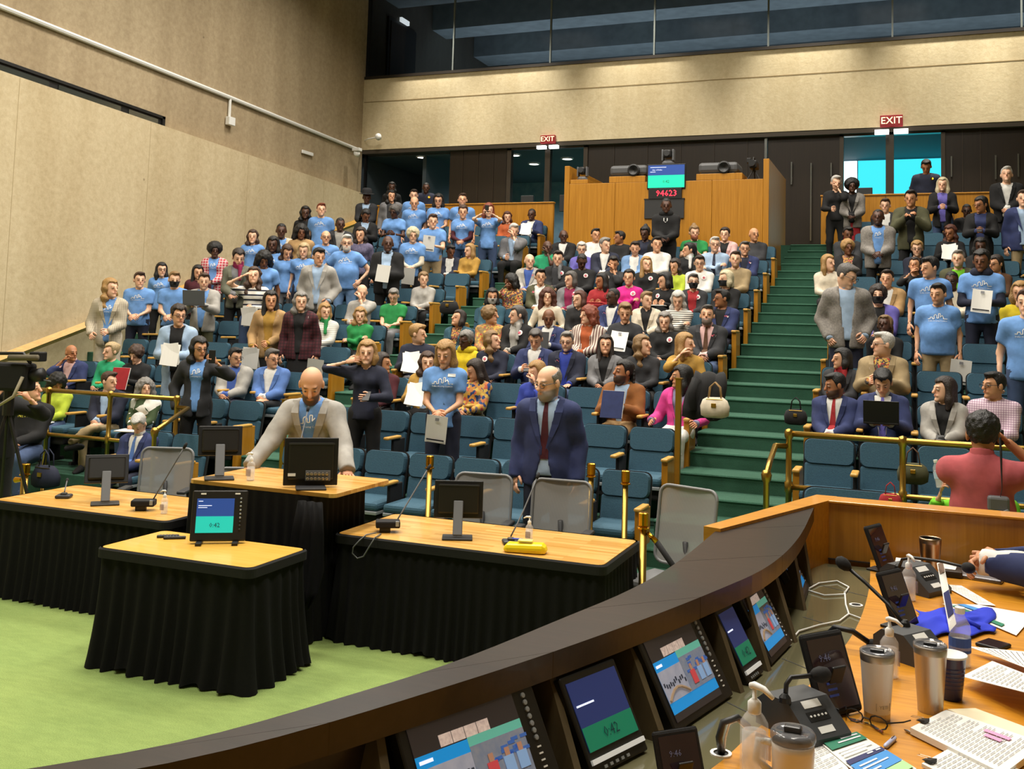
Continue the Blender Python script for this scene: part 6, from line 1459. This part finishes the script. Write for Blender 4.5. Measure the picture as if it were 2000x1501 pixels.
# shelf of smoky glass and desk
q1 = smooth_poly(BAS, 5); q2 = smooth_poly([(x_+.04, y_) for x_, y_ in EDG], 5)
m = MB(); m.prism(([(x_-.25, y_) for x_, y_ in q1]+q2[::-1])[::-1], ZS-.03, ZS); dpart(m, 'glass_shelf', 'olive_glass')
for Y in (2.3, 2.95, 3.42, 3.95, 4.5):
    x0, x1 = atY(BAS, Y), atY(EDG, Y-.12)
    dpart(MB().add([(x0, Y, ZS+.001), (x1, Y-.12, ZS+.001), (x1, Y-.115, ZS+.001), (x0, Y+.005, ZS+.001)], [(0, 1, 2, 3)]), 'shelf_seam', 'dark_grey')
q2 = smooth_poly(EDG, 5); q3 = [(x_+.72, y_) for x_, y_ in q2]
m = MB(); m.prism((q2+q3[::-1])[::-1], ZD-.035, ZD); dpart(m, 'desk_top', 'wood_flat')
dpart(MB().box((-2, -.5, .37), (2.6, 5.0, .57)), 'platform', 'carpet_dark')
# wooden end panel
dpart(MB().box((-.42, 4.96, .1), (2.3, 5.08, ZL-.0), bev=.004), 'end_panel', 'wood'); dpart(MB().box((-.42, 4.945, ZL-.255), (2.3, 4.962, ZL-.25)), 'panel_seam', 'espresso')
dpart(MB().box((-.42, 4.95, ZL), (2.3, 5.10, ZL+.012), bev=.004), 'panel_cap', 'wood_flat')
m = MB(); m.prism([(-.70, 4.0), (-.37, 4.94), (-.34, 5.10), (-.435, 5.10), (-.77, 4.02)], .1, ZL+.0125); dpart(m, 'corner_panel', 'wood_flat')
# fins between the monitors
finY = [1.30, 1.77, 2.265, 2.59, 3.05, 3.28, 3.62, 4.05, 4.45]
for Y in finY:
    xb = atY(BAS, Y); Yt = Y+.10; xt = atY(INN, min(4.8, Yt)); d = np.array([.93, -.36]); d2 = np.array([-.36, -.93])*.011
    P = [(xb+.005, Y, ZS), (xt-.03, Yt, ZL-.062), (xt-.03-.10, Yt+.04, ZL-.062), (xb-.20, Y+.08, ZS)]
    vs = [(a+d2[0]*s_, b_+d2[1]*s_, c_) for s_ in (-1, 1) for a, b_, c_ in P]
    dpart(MB().add(vs, [(0, 1, 2, 3), (7, 6, 5, 4), (0, 4, 5, 1), (1, 5, 6, 2), (2, 6, 7, 3), (3, 7, 4, 0)]), 'fin', 'fin')
# monitors under the ledge
mat('scr_grey', '#3b3638', .35, emit=.10); mat('scr_blue', '#1487cf', .35, emit=.55); mat('scr_mint', '#5fae9c', .35, emit=.45); mat('scr_photo', '#8ea2cc', .5, kind='noise', c2='#a9b4cf', scale=3.0)
mat('scr_photo2', '#b3b7cb', .5, kind='noise', c2='#9aa2bb', scale=2, emit=.2); mat('scr_face', '#d9c6bb', .5, kind='noise', c2='#9d7e6e', scale=6, emit=.4); mat('scr_deep', '#2a3a78', .35, emit=.22); mat('scr_gr', '#13795a', .35, emit=.35)
def niche_monitor(Ya, Yb, h_, lab, kind, lift=.0):
    a = Vector((atY(BAS, Ya), Ya, ZS+.008)); b_ = Vector((atY(BAS, Yb), Yb, ZS+.008)); t = (b_-a); w_ = t.length; t.normalize()
    nrm = t.cross(Vector((0, 0, 1))).normalized(); tl = math.radians(30); up = (Vector((0, 0, 1))*math.cos(tl)-nrm*math.sin(tl)).normalized(); nn = t.cross(up).normalized()
    e = tag(empty('dais_monitor', (a+b_)/2), lab, 'monitor'); W = Matrix(((t.x, up.x, nn.x, a.x), (t.y, up.y, nn.y, a.y), (t.z, up.z, nn.z, a.z), (0, 0, 0, 1))); W = Matrix.Translation(-e.location) @ W
    def pl(u0, v0, u1, v1, nm, mm, z0=.0, z1=.003, par=e): return MB().box((u0*w_, v0*h_, z0), (u1*w_, v1*h_, z1), mtx=W, bev=0).build(nm, mm, par)
    MB().box((0, 0, -.035), (w_, h_, 0), mtx=W, bev=.005).build('bezel', mat('plastic_dark', '#15130f', .45), e)
    if kind == 'meet':
        s = pl(.06, .08, .82, .97, 'screen', 'scr_grey', 0, .002)
        pl(.06, .16, .82, .73, 'wallpaper', 'scr_blue', .002, .0025); pl(.42, .62, .82, .74, 'mint_band', 'scr_mint', .0025, .003)
        pl(.06, .28, .42, .62, 'picture', 'scr_photo2', .0025, .0032); pl(.42, .28, .82, .66, 'picture', 'scr_photo', .0030, .0036)
        r5 = random.Random(int(Ya*100)); MB().tube([(w_*(.08+.32*i/6), h_*(.30+.10*math.sin(math.pi*i/6)), .0045) for i in range(7)], .004, 5, mtx=W).build('picture_counter', mat('pic_tan', '#a98f73', .5, emit=.2), e)
        for i in range(11): u0 = .08+.31*i/10; v0 = .40+.06*r5.random(); pl(u0, v0, u0+.018, v0+.045, 'picture_figure', mat('pic_dark', '#3a4256', .5, emit=.1), .0034, .004)
        for i in range(14): u0 = .44+.35*r5.random(); v0 = .46+.15*r5.random(); pl(u0, v0, u0+.05, v0+.03, 'picture_seat', mat('pic_blue', '#3f68b5', .5, emit=.3), .0036, .0042)
        for u0, c_ in ((.50, 'pic_red'), (.62, 'pic_lblue'), (.72, 'pic_lblue')):
            pl(u0, .33, u0+.075, .48, 'picture_figure', mat(c_, {'pic_red': '#c8484e', 'pic_lblue': '#86a9d6'}[c_], .5, emit=.35), .0042, .0048); pl(u0+.02, .48, u0+.055, .55, 'picture_face', mat('pic_skin', '#b98a72', .5, emit=.25), .0042, .0048)
        for i in range(4): pl(.24+.09*i, .74, .325+.09*i, .84, 'thumbnail', 'scr_face', .0025, .0032)
        pl(.08, .66, .17, .69, 'caption', 'scr_white', .0028, .0034)
        for j in range(7): MB().lathe([(0, 0), (.006, 0), (.006, .004), (0, .005)], 8, mtx=W @ T(w_*.90, h_*(.92-.065*j), 0)).build('knob', 'grey_edge', e)
        for j in range(6): MB().box((w_*.885, h_*(.44-.06*j), 0), (w_*.915, h_*(.455-.06*j), .002), mtx=W).build('label_mark', 'white', e)
    else:
        pl(.06, .22, .94, .92, 'screen', 'scr_deep', 0, .002); pl(.06, .22, .94, .46, 'timer_panel', 'scr_gr', .002, .003)
        o = obj('timer_digits', text_mesh('0:42', .035), mat('scr_dark2', '#0b4048', .5), e); o.matrix_local = W @ T(w_*.5, h_*.34, .005)
        pl(.03, .10, .97, .15, 'light_strip', mat('strip_w', '#dfe0de', .4, emit=.25), .0, .006)
        pl(.10, .66, .4, .68, 'caption', 'scr_white', .002, .003)
        for j in range(5): pl(.2+.1*j, .03, .25+.1*j, .06, 'button', 'grey_edge', 0, .003)
niche_monitor(1.84, 2.22, .236, 'large dais monitor at the bottom of the picture showing a video call', 'meet')
niche_monitor(2.31, 2.52, .225, 'small dais monitor with green timer panel between two large ones', 'timer')
niche_monitor(2.65, 3.00, .236, 'large dais monitor in the middle showing a video call', 'meet')
niche_monitor(3.11, 3.24, .225, 'small narrow dais monitor with a pale strip further along', 'timer')
niche_monitor(3.32, 3.58, .236, 'far dais monitor showing a video call, seen at a sharp angle', 'meet')
niche_monitor(4.10, 4.40, .236, 'last dais monitor near the wooden end panel', 'meet')
# ------------------------------------------------------------------ things on the desk
def D_(px, py, z=ZD): return tuple(float(q) for q in at_z(px, py, z))
def tumbler(p, s, m1, m2, lab, lid=True, h_=.172, rt=.0435, rb=.033, mark=None, cat='tumbler'):
    e = tag(empty('tumbler', p), lab, cat)
    MB().lathe([(0, 0), (rb*s, 0), (rb*s*1.02, .018*s)], 24).build('base_ring', m2, e, smooth=False)
    MB().lathe([(rb*s*1.02, .018*s), (rt*s*.985, h_*s*.86), (rt*s, h_*s*.87)], 28, cap=False).build('cup', m1, e, smooth=True)
    MB().lathe([(rt*s, h_*s*.87), (rt*s*1.02, h_*s*.97), (rt*s*.97, h_*s), (rt*s*.9, h_*s*.985)], 28, cap=False).build('rim', m2, e, smooth=True)
    if lid:
        MB().lathe([(rt*s*1.03, h_*s*.965), (rt*s*1.03, h_*s*1.01), (rt*s*.92, h_*s*1.03), (rt*s*.85, h_*s*.99), (0, h_*s*.985)], 28).build('lid', mat('smoke_lid', '#6d6f75', .1, alpha=.55, spec=.8), e, smooth=True)
        MB().box((-.018*s, -.008*s, h_*s*.985), (.018*s, .008*s, h_*s*1.035), bev=.003).build('slider', mat('slider', '#2d2f33', .3), e)
    else: MB().lathe([(rt*s*.94, h_*s*.98), (rb*s*.9, h_*s*.25), (0, h_*s*.25)], 24, cap=False).build('inside', 'dark_grey', e)
    if mark:
        tm = text_mesh(mark, .013); mm = MB(); r = rb*s*1.02+(rt-rb)*s*.10+.0008; an0 = math.radians(-52)
        f = lambda u_, v_: ((r+v_*.07)*math.sin(u_/r-an0*0+.55), -(r+v_*.07)*math.cos(u_/r+.55), .038+v_)
        mm.add([f(v.co.x, v.co.y) for v in tm.vertices], [tuple(p_.vertices) for p_ in tm.polygons]); mm.build('stamp', mat('stamp', '#8f8a85', .5), e)
        fr = [(-.02, -.009), (.02, -.009), (.02, .009), (-.02, .009), (-.02, -.009)]; MB().tube([f(a, b_) for a, b_ in fr], .0007, 4, cap=False).build('stamp_frame', 'stamp', e)
    return e
mat('white_coat', '#ded9d3', .35, coat=.2); mat('brushed', '#b3a99c', .38, metal=1.0)
tumbler(D_(1713, 1401), 1.0, 'white_coat', 'brushed', 'white insulated tumbler with steel base on the desk', mark='YETI')
tumbler(D_(1817, 1388), .98, 'brushed', 'brushed', 'plain steel insulated tumbler with clear lid on the desk', h_=.18)
tumbler(D_(1817, 1132), 1.0, 'bronze_steel', 'bronze_steel', 'tall bronze tinted steel tumbler near the wooden end panel', lid=False, h_=.175, rt=.044, rb=.033)
e = tag(empty('paper_cup', D_(1856, 1363)), 'dark blue disposable cup with white inside', 'cup')
MB().lathe([(0, 0), (.028, 0), (.031, .004), (.042, .115), (.044, .118), (.0445, .122), (.042, .122)], 24, cap=False).build('cup', mat('cup_blue', '#252a5a', .3), e, smooth=True)
MB().lathe([(.0435, .117), (.046, .119), (.046, .123), (.041, .123), (.030, .012), (0, .012)], 24, cap=False).build('lining', 'white', e, smooth=True)
for k in range(6): MB().lathe([(.0335+.0012*k, .03+.011*k), (.0343+.0012*k, .033+.011*k), (.0338+.0012*k, .036+.011*k)], 24, cap=False).build('ridge', 'cup_blue', e)
e = tag(empty('travel_mug', D_(1548, 1538)), 'steel travel mug with white handle and clear lid at the bottom edge', 'mug')
MB().lathe([(0, 0), (.036, 0), (.045, .03), (.047, .085), (.046, .10)], 26).build('cup', 'white_coat', e, smooth=True)
MB().lathe([(.047, .10), (.05, .108), (.05, .118), (.045, .125), (.035, .122), (0, .12)], 26).build('lid', 'smoke_lid', e, smooth=True); MB().box((-.02, -.012, .12), (.02, .012, .135), bev=.005).build('slider', 'slider', e)
MB().tube([(-.044, 0, .09), (-.075, -.005, .092), (-.08, -.005, .05), (-.045, 0, .025)], .009, 8).build('handle', 'white', e, smooth=True)
pump_bottle(D_(1472, 1520), 1.15, 'clear sanitizer pump bottle nearest the camera on the desk edge', yaw=150)
pump_bottle(D_(1737, 1322), .95, 'clear sanitizer pump bottle behind the white tumbler', yaw=150)
pump_bottle(D_(1775, 1172), .95, 'clear sanitizer pump bottle beside the far microphone unit', yaw=120)
# conference microphone units with tablets
def conf_unit(p, yaw, s, lab):
    e = tag(empty('conference_unit', p, math.radians(yaw)), lab, 'microphone unit'); e.scale = (s, s, s)
    m = MB(); prof = [(-.09, 0), (.10, 0), (.10, .018), (.02, .085), (-.06, .085), (-.09, .06)]; n = len(prof)
    m.add([(-.07, y_, z_) for y_, z_ in prof]+[(.07, y_, z_) for y_, z_ in prof], [tuple(range(n))[::-1], tuple(range(n, 2*n))]+[(i, (i+1) % n, n+(i+1) % n, n+i) for i in range(n)], RZ(180)); m.build('housing', mat('unit', '#3a3c3f', .5), e)
    mt = RZ(180) @ T(0, .02, .0855) @ RX(-40)
    MB().box((-.035, .035, 0), (.035, .06, .001), mtx=mt).build('button_strip', 'black', e)
    for i in range(5): MB().lathe([(0, 0), (.003, 0), (.003, .002), (0, .002)], 6, mtx=mt @ T(-.026+.013*i, .047, .001)).build('button', 'white', e)
    MB().box((-.025, .075, 0), (.025, .092, .001), mtx=mt).build('name_label', 'white', e); MB().box((-.03, .005, 0), (.03, .025, .001), mtx=mt).build('number_label', 'white', e)
    MB().box((-.072, -.07, .01), (-.069, .06, .06), mtx=RZ(180)).build('speaker_grille', 'black_soft', e)
    return e
def tablet_stand(p, yaw, s, lab, tilt=22):
    e = tag(empty('tablet', p, math.radians(yaw)), lab, 'tablet'); e.scale = (s, s, s); mt = T(0, 0, .01) @ RX(-tilt)
    MB().box((-.095, 0, 0), (.095, .02, .25), mtx=mt, bev=.012).build('case', 'black_soft', e)
    MB().box((-.078, -.002, .02), (.078, 0, .23), mtx=mt).build('screen', mat('tab_scr', '#2c1c22', .08, emit=.06, coat=.6), e)
    o = obj('clock_digits', text_mesh('9:46', .03), mat('tab_txt', '#6c6f8c', .5, emit=.15), e); o.matrix_local = mt @ T(-.02, -.004, .17) @ RX(90)
    for j in range(4): MB().box((-.04, -.004, .11-.018*j), (.0, -.002, .117-.018*j), mtx=mt).build('widget', 'scr_deep', e)
    MB().box((-.05, .02, 0), (.05, .11, .012), bev=.004).build('stand_foot', 'black', e); MB().box((-.03, .06, .0), (.03, .07, .14), mtx=RX(18), bev=.004).build('stand_leg', 'black', e)
conf_unit(D_(1565, 1425), 52, 1.0, 'dark grey microphone unit with name label in the desk foreground')
tablet_stand(D_(1648, 1402), 52, .84, 'black cased tablet standing behind the nearest microphone unit')
conf_unit(D_(1780, 1285), 55, 1.0, 'dark grey microphone unit behind the steel tumbler')
tablet_stand(D_(1776, 1232), 60, .80, 'black cased tablet standing near the blue cloth')
conf_unit(D_(1785, 1150), 58, 1.15, 'dark grey microphone unit near the wooden end panel')
tablet_stand(D_(1738, 1118), 66, .80, 'black cased tablet with brown screen near the end panel')
tablet_stand(D_(1345, 1580), 45, .6, 'black tablet corner at the bottom edge of the picture')
def desk_mic(pts, lab, r=.006):
    e = tag(empty('gooseneck_microphone', pts[0]), lab, 'microphone'); P = [Vector(q)-Vector(pts[0]) for q in pts]
    MB().tube(P, r, 8).build('stem', 'black', e, smooth=True); d = (P[-1]-P[-2]).normalized(); t = P[-1]
    MB().tube([t-d*.012, t, t+d*.018, t+d*.036, t+d*.045], [.008, .017, .021, .017, .006], 12).build('windscreen', 'black_soft', e, smooth=True)
    MB().lathe([(0, 0), (.016, 0), (.014, .012), (.007, .02)], 10).build('socket', 'black', e)
Zu = ZD+.085
desk_mic([D_(1533, 1370, Zu), D_(1536, 1335, Zu+.04), D_(1545, 1322, Zu+.055), D_(1570, 1320, Zu+.055), D_(1592, 1318, Zu+.055)], 'short gooseneck microphone bent over the nearest tablet')
desk_mic([D_(1768, 1222, Zu), D_(1735, 1180, Zu+.05), D_(1690, 1137, Zu+.10), D_(1655, 1107, Zu+.14)], 'long gooseneck microphone leaning left over the glass shelf')
desk_mic([D_(1755, 1110, Zu), D_(1762, 1092, Zu+.05), D_(1782, 1088, Zu+.06), D_(1840, 1096, Zu+.07), D_(1885, 1107, Zu+.08)], 'long gooseneck microphone reaching right toward the clasped hands')
desk_mic([D_(1612, 1285, ZS), D_(1614, 1240, ZS+.06), D_(1630, 1224, ZS+.10), D_(1665, 1232, ZS+.10), D_(1700, 1256, ZS+.06)], 'thick black gooseneck loop rising from the glass shelf', .009)
# cables
def cable(P, r, mm, lab): tag(MB().tube(P, r, 6).build('cable', mm, None, smooth=True), lab, 'cable')
S_ = lambda px, py: D_(px, py, ZS+.006)
cable([S_(1578, 1150), S_(1600, 1138), S_(1635, 1134), S_(1658, 1146), S_(1648, 1160), S_(1610, 1162), S_(1578, 1152)], .0035, 'white', 'white cable loop lying on the glass shelf')
cable([S_(1650, 1155), S_(1652, 1180), S_(1658, 1198), S_(1640, 1212), S_(1600, 1220), S_(1560, 1232), S_(1545, 1250), S_(1533, 1256)], .0035, 'white', 'white cable running along the glass shelf to a monitor')
cable([S_(1658, 1198), S_(1690, 1210), D_(1730, 1228), D_(1755, 1240)], .0025, 'white', 'thin white cable crossing from shelf to desk')
cable([D_(1408, 1470), D_(1404, 1440, ZD+.05), D_(1412, 1410, ZD+.09), D_(1440, 1400, ZD+.10), D_(1462, 1418, ZD+.06)], .008, 'dark_grey', 'thick dark cable arching out of the desk grommet')
cable([D_(1414, 1468), D_(1416, 1440, ZD+.04), D_(1424, 1412, ZD+.08), D_(1442, 1406, ZD+.09), D_(1458, 1424, ZD+.05)], .0035, 'white', 'white cable arching beside the thick dark cable')
for px, py, l2 in ((1408, 1472, 'white round cable grommet at the near desk edge'), (1672, 1182, 'white round cable grommet on the far glass shelf')):
    e = tag(empty('cable_grommet', D_(px, py, ZD if px < 1500 else ZS)), l2, 'grommet'); MB().lathe([(.018, 0), (.026, 0), (.026, .004), (.018, .004)], 16, cap=False).build('ring', 'white', e); MB().lathe([(0, .001), (.018, .001)], 16, cap=False).build('hole', 'black', e)
# papers
def lay(corners, nm, lab, z=.002, mm='paper', lines=0, lift=None, ink='ink', n=6, block=None, th=.0012):
    c = [Vector(D_(px, py, ZD+z)) for px, py in corners]; o0 = c[0].copy(); m = MB(); vs = []
    bil = lambda u_, v_, h_=0: (c[0]*(1-u_)*(1-v_)+c[1]*u_*(1-v_)+c[2]*u_*v_+c[3]*(1-u_)*v_)-o0+Vector((0, 0, h_+(lift(u_, v_) if lift else 0)))
    e = tag(empty(nm, o0), lab, 'paper')
    for j in range(n+1):
        for i in range(n+1): vs.append(bil(i/n, j/n))
    m.add(vs, [(j*(n+1)+i, (j+1)*(n+1)+i, (j+1)*(n+1)+i+1, j*(n+1)+i+1) for j in range(n) for i in range(n)]); o = m.build('sheet', mm, e); o.modifiers.new('s', 'SOLIDIFY').thickness = th
    if lines:
        m = MB(); mat('ink', '#8d8d92', .8)
        for k in range(lines):
            v0 = .08+.86*k/lines; v1 = v0+.17/lines; L = .9-.25*((k*5) % 4 == 0)
            if block and any(a < v0 < b_ for a, b_ in block): continue
            for u0 in np.arange(.09, L, .14): m.add([bil(a, b_, .0028) for a, b_ in ((u0, v0), (u0, v1), (min(L, u0+.12), v1), (min(L, u0+.12), v0))], [(0, 1, 2, 3)])
        if m.f: m.build('print', ink, e)
    e['_'] = 0; del e['_']
    def colour(u0, v0, u1, v1, mm_, nm_='colour_block', h_=.0035):
        k = 4; m2 = MB(); vv = [bil(u0+(u1-u0)*i/k, v0+(v1-v0)*j/k, h_) for j in range(k+1) for i in range(k+1)]
        m2.add(vv, [(j*(k+1)+i, (j+1)*(k+1)+i, (j+1)*(k+1)+i+1, j*(k+1)+i+1) for j in range(k) for i in range(k)]); m2.build(nm_, mm_, e)
    return e, colour, bil
mat('p_green', '#1f7a5c', .7); mat('p_navy', '#2b2f63', .7); mat('p_blue', '#3f8fd6', .7); mat('p_mint', '#a9d69a', .7); mat('p_pink', '#ec9fc9', .7)
e, colr, bil = lay([(1600, 1448), (1672, 1428), (1790, 1500), (1715, 1545)], 'flyer', 'printed flyer with green heading and blue table on the desk', z=.006, lines=0)
colr(.03, .03, .97, .22, 'p_green', 'heading'); colr(.03, .45, .97, .53, 'p_navy', 'table_header'); colr(.03, .54, .97, .80, 'p_blue', 'table_body'); colr(.03, .81, .97, .97, 'p_mint', 'table_footer')
m = MB()
for (u0, u1, v0) in ((.45, .9, .07), (.3, .9, .13), (.1, .8, .27), (.1, .9, .32), (.1, .7, .37), (.55, .7, .47), (.78, .9, .47), (.15, .6, .60), (.15, .8, .66), (.15, .5, .73)):
    m.add([bil(a, b_, .0048) for a, b_ in ((u0, v0), (u0, v0+.025), (u1, v0+.025), (u1, v0))], [(0, 1, 2, 3)])
m.build('lettering', mat('p_text', '#d9dee6', .7), e)
lay([(1530, 1475), (1612, 1442), (1680, 1530), (1590, 1580)], 'paper_sheet', 'grey toned printed page under the colourful flyer', z=.003, lines=14)
e, colr, bil = lay([(1778, 1420), (1848, 1385), (2040, 1450), (1960, 1510)], 'document', 'clipped stack of typed pages with pink highlighting', z=.02, lines=20, th=.016)
colr(.60, .55, .68, .72, 'p_pink', 'highlight', .0035); colr(.72, .50, .80, .76, 'p_pink', 'highlight', .0035)
e, colr, bil = lay([(1800, 1490), (1870, 1452), (2060, 1530), (1980, 1580)], 'document', 'second clipped stack of typed pages at the bottom right corner', z=.012, lines=16, th=.008)
lay([(1850, 1384), (1905, 1382), (2060, 1440), (2050, 1470)], 'paper_sheet', 'cream sheets lying behind the clipped stack', z=.004, mm='cream_paper', lines=0)
lay([(1878, 1320), (1938, 1290), (2080, 1345), (2070, 1415)], 'paper_sheet', 'curling typed page leaning beside the dark blue cup', z=.03, lines=16, lift=lambda u_, v_: .06*(1-u_)*(v_))
lay([(1890, 1262), (1945, 1282), (2060, 1340), (2050, 1290)], 'paper_sheet', 'typed page between phone and curling page', z=.02, lines=12, lift=lambda u_, v_: .02*v_)
lay([(1838, 1140), (1878, 1143), (1945, 1182), (1912, 1180)], 'paper_sheet', 'printed page under the clasped hands', z=.006, lines=10)
e, colr, bil = lay([(1840, 1178), (1910, 1180), (2020, 1200), (1985, 1240)], 'flyer', 'white flyer with green and blue corner on the far desk', z=.006, lines=0)
colr(.06, .10, .20, .80, 'p_green', 'heading'); colr(.32, .05, .55, .35, 'p_blue', 'table_body')
lay([(1750, 1088), (1870, 1102), (1866, 1112), (1748, 1098)], 'paper_stack', 'white papers stacked against the wooden end panel', z=.03, mm='paper', lines=0, th=.02)
e, colr, bil = lay([(1830, 1165), (1842, 1160), (1868, 1235), (1855, 1250)], 'brochure', 'folded brochure standing upright beside the water bottle', z=.0, lines=0, lift=lambda u_, v_: .10*(1-v_)+.03)
colr(.1, .5, .95, .85, 'p_navy'); colr(.1, .03, .9, .2, mat('p_brown', '#7a6252', .7), 'photo')
# clips, pens, glasses, phone, cloth, bottle, laptop, mouse
def clip(px, py, z, yaw, lab):
    e = tag(empty('binder_clip', D_(px, py, ZD+z), math.radians(yaw)), lab, 'clip')
    MB().add([(-.012, -.012, 0), (.012, -.012, 0), (.012, .012, .002), (-.012, .012, .002), (-.012, -.012, .009), (.012, -.012, .009)], [(0, 1, 2, 3), (4, 5, 2, 3), (0, 1, 5, 4), (1, 2, 5), (0, 4, 3)]).build('spring', 'black', e)
    MB().tube([(-.006, .0, .008), (-.005, .03, .004), (.005, .03, .004), (.006, .0, .008)], .0008, 4).build('wire_handle', 'steel', e)
clip(1802, 1408, .022, 60, 'black binder clip on the highlighted stack'); clip(1815, 1486, .014, 50, 'black binder clip on the second stack')
def pen(a, b_, r, mm, lab):
    p0, p1 = Vector(D_(*a, ZD+r)), Vector(D_(*b_, ZD+r)); e = tag(empty('pen', p0), lab, 'pen'); d = p1-p0
    MB().tube([(0, 0, 0), d*.08, d*.9, d], [.0012, r, r, r*.8], 8).build('barrel', mm, e, smooth=True); MB().tube([d*.62+Vector((0, 0, r*1.1)), d*.95+Vector((0, 0, r*1.1))], .001, 4).build('clip', 'steel', e)
pen((1766, 1424), (1842, 1460), .0042, 'steel', 'slim silver pen lying beside the clipped stack'); pen((1728, 1458), (1748, 1440), .006, mat('pen_lilac', '#b9bddb', .4), 'pale lilac marker next to the flyer')
e = tag(empty('spectacles', D_(1688, 1422), math.radians(-25)), 'pair of dark framed spectacles lying folded on the desk', 'glasses')
o = obj('frame', GLASSES, 'dark_grey', e, loc=(0, .08, .018), rot=(0, 0, math.radians(0))); o.scale = (1.0, .7, .9)
MB().tube([(.05, .0, .006), (.0, .03, .005), (-.05, .02, .005)], .003, 6).build('folded_temple', mat('patterned', '#5a5650', .5, kind='multi', c2='#2a2826', scale=6), e)
e = tag(empty('phone', D_(1940, 1262), math.radians(-30)), 'black phone lying on the desk near the papers', 'phone'); MB().box((-.04, -.045, 0), (.04, .045, .012), bev=.005).build('body', 'black', e); MB().box((-.035, -.04, .012), (.035, .04, .0125)).build('screen', mat('tab_scr', '#2c1c22', .08), e)
e = tag(empty('blue_cloth', D_(1850, 1222)), 'crumpled royal blue cloth on the desk', 'cloth'); m = MB(); vs = []; n = 16; rr = random.Random(5)
for j in range(n+1):
    for i in range(n+1):
        u_, v_ = i/n, j/n; pz = .012+.020*(math.sin(u_*9+v_*5)*math.cos(v_*8-u_*4)+1)*.7*math.sin(math.pi*u_)*math.sin(math.pi*v_)
        q = Vector(D_(1788+u_*150+8*math.sin(v_*9), 1196+v_*52+u_*6*math.sin(v_*5)+5*math.sin(u_*12), ZD))-e.location; vs.append((q.x, q.y, pz))
m.add(vs, [(j*(n+1)+i, (j+1)*(n+1)+i, (j+1)*(n+1)+i+1, j*(n+1)+i+1) for j in range(n) for i in range(n)]); o = m.build('cloth', mat('royal_cloth', '#2036c8', .85), e, smooth=True); o.modifiers.new('s', 'SOLIDIFY').thickness = .003
MB().tube([(.02, -.05, .02), (.06, -.03, .035), (.10, -.05, .02)], .010, 6).build('fold', 'royal_cloth', e, smooth=True)
e = tag(empty('water_bottle', D_(1875, 1300)), 'clear plastic water bottle with white cap on the desk', 'bottle')
MB().lathe([(0, 0), (.03, 0), (.032, .01), (.030, .05), (.033, .055), (.030, .10), (.032, .105), (.028, .13), (.013, .155), (.013, .165)], 16, cap=False).build('bottle', 'clear', e, smooth=True); MB().lathe([(0, .004), (.028, .004), (.028, .08), (0, .08)], 14).build('water', 'liquid', e); MB().lathe([(.015, .16), (.015, .178), (0, .178)], 12).build('cap', 'white', e); MB().lathe([(.0325, .045), (.0325, .09)], 16, cap=False).build('wrapper', cloth('blue'), e)
e = tag(empty('closed_laptop', D_(1895, 1122), math.radians(-14)), 'closed silver grey laptop lying near the clasped hands', 'laptop'); MB().box((-.12, -.10, 0), (.14, .10, .016), bev=.005).build('shell', mat('alu', '#8f8e92', .4, metal=.6), e); MB().box((-.12, -.101, .007), (.14, -.099, .009)).build('seam', 'black', e)
e = tag(empty('computer_mouse', D_(1950, 1112), math.radians(10)), 'grey computer mouse with white cable near the end panel', 'mouse'); m = MB()
m.lathe([(0, 0), (.05, 0), (.055, .006), (.048, .02), (.025, .03), (0, .032)], 18); m.v = [(x_*1.3, y_*.7, z_) for x_, y_, z_ in m.v]; m.build('shell', 'mid_grey', e, smooth=True)
MB().tube([(-.09, -.01, .012), (-.05, .04, .03), (.02, .05, .03), (.085, .01, .006)], .005, 6).build('cable', 'white', e, smooth=True)
e = tag(empty('document_tray', D_(1800, 1118)), 'dark document tray under the white papers by the end panel', 'tray'); MB().box((-.16, -.04, 0), (.16, .06, .028), bev=.004).build('tray', 'espresso', e); MB().box((-.15, -.042, .006), (.15, -.04, .02)).build('slot', 'black', e)
# the council member whose clasped hands reach into the picture
ARMS['desk'] = ((-.035, -.47, -.215), (.035, -.46, -.205), .6, 'grip')
root, H, Mw = person(.625, 4.60, .60, .98, True, 'desk', 0, 10, -90, 'm', 2, 'short', 'hbrown', 'white', 'navyb', 'navy', 'lap', 'council member in navy suit, only clasped hands and cuffs in view at right', 2)
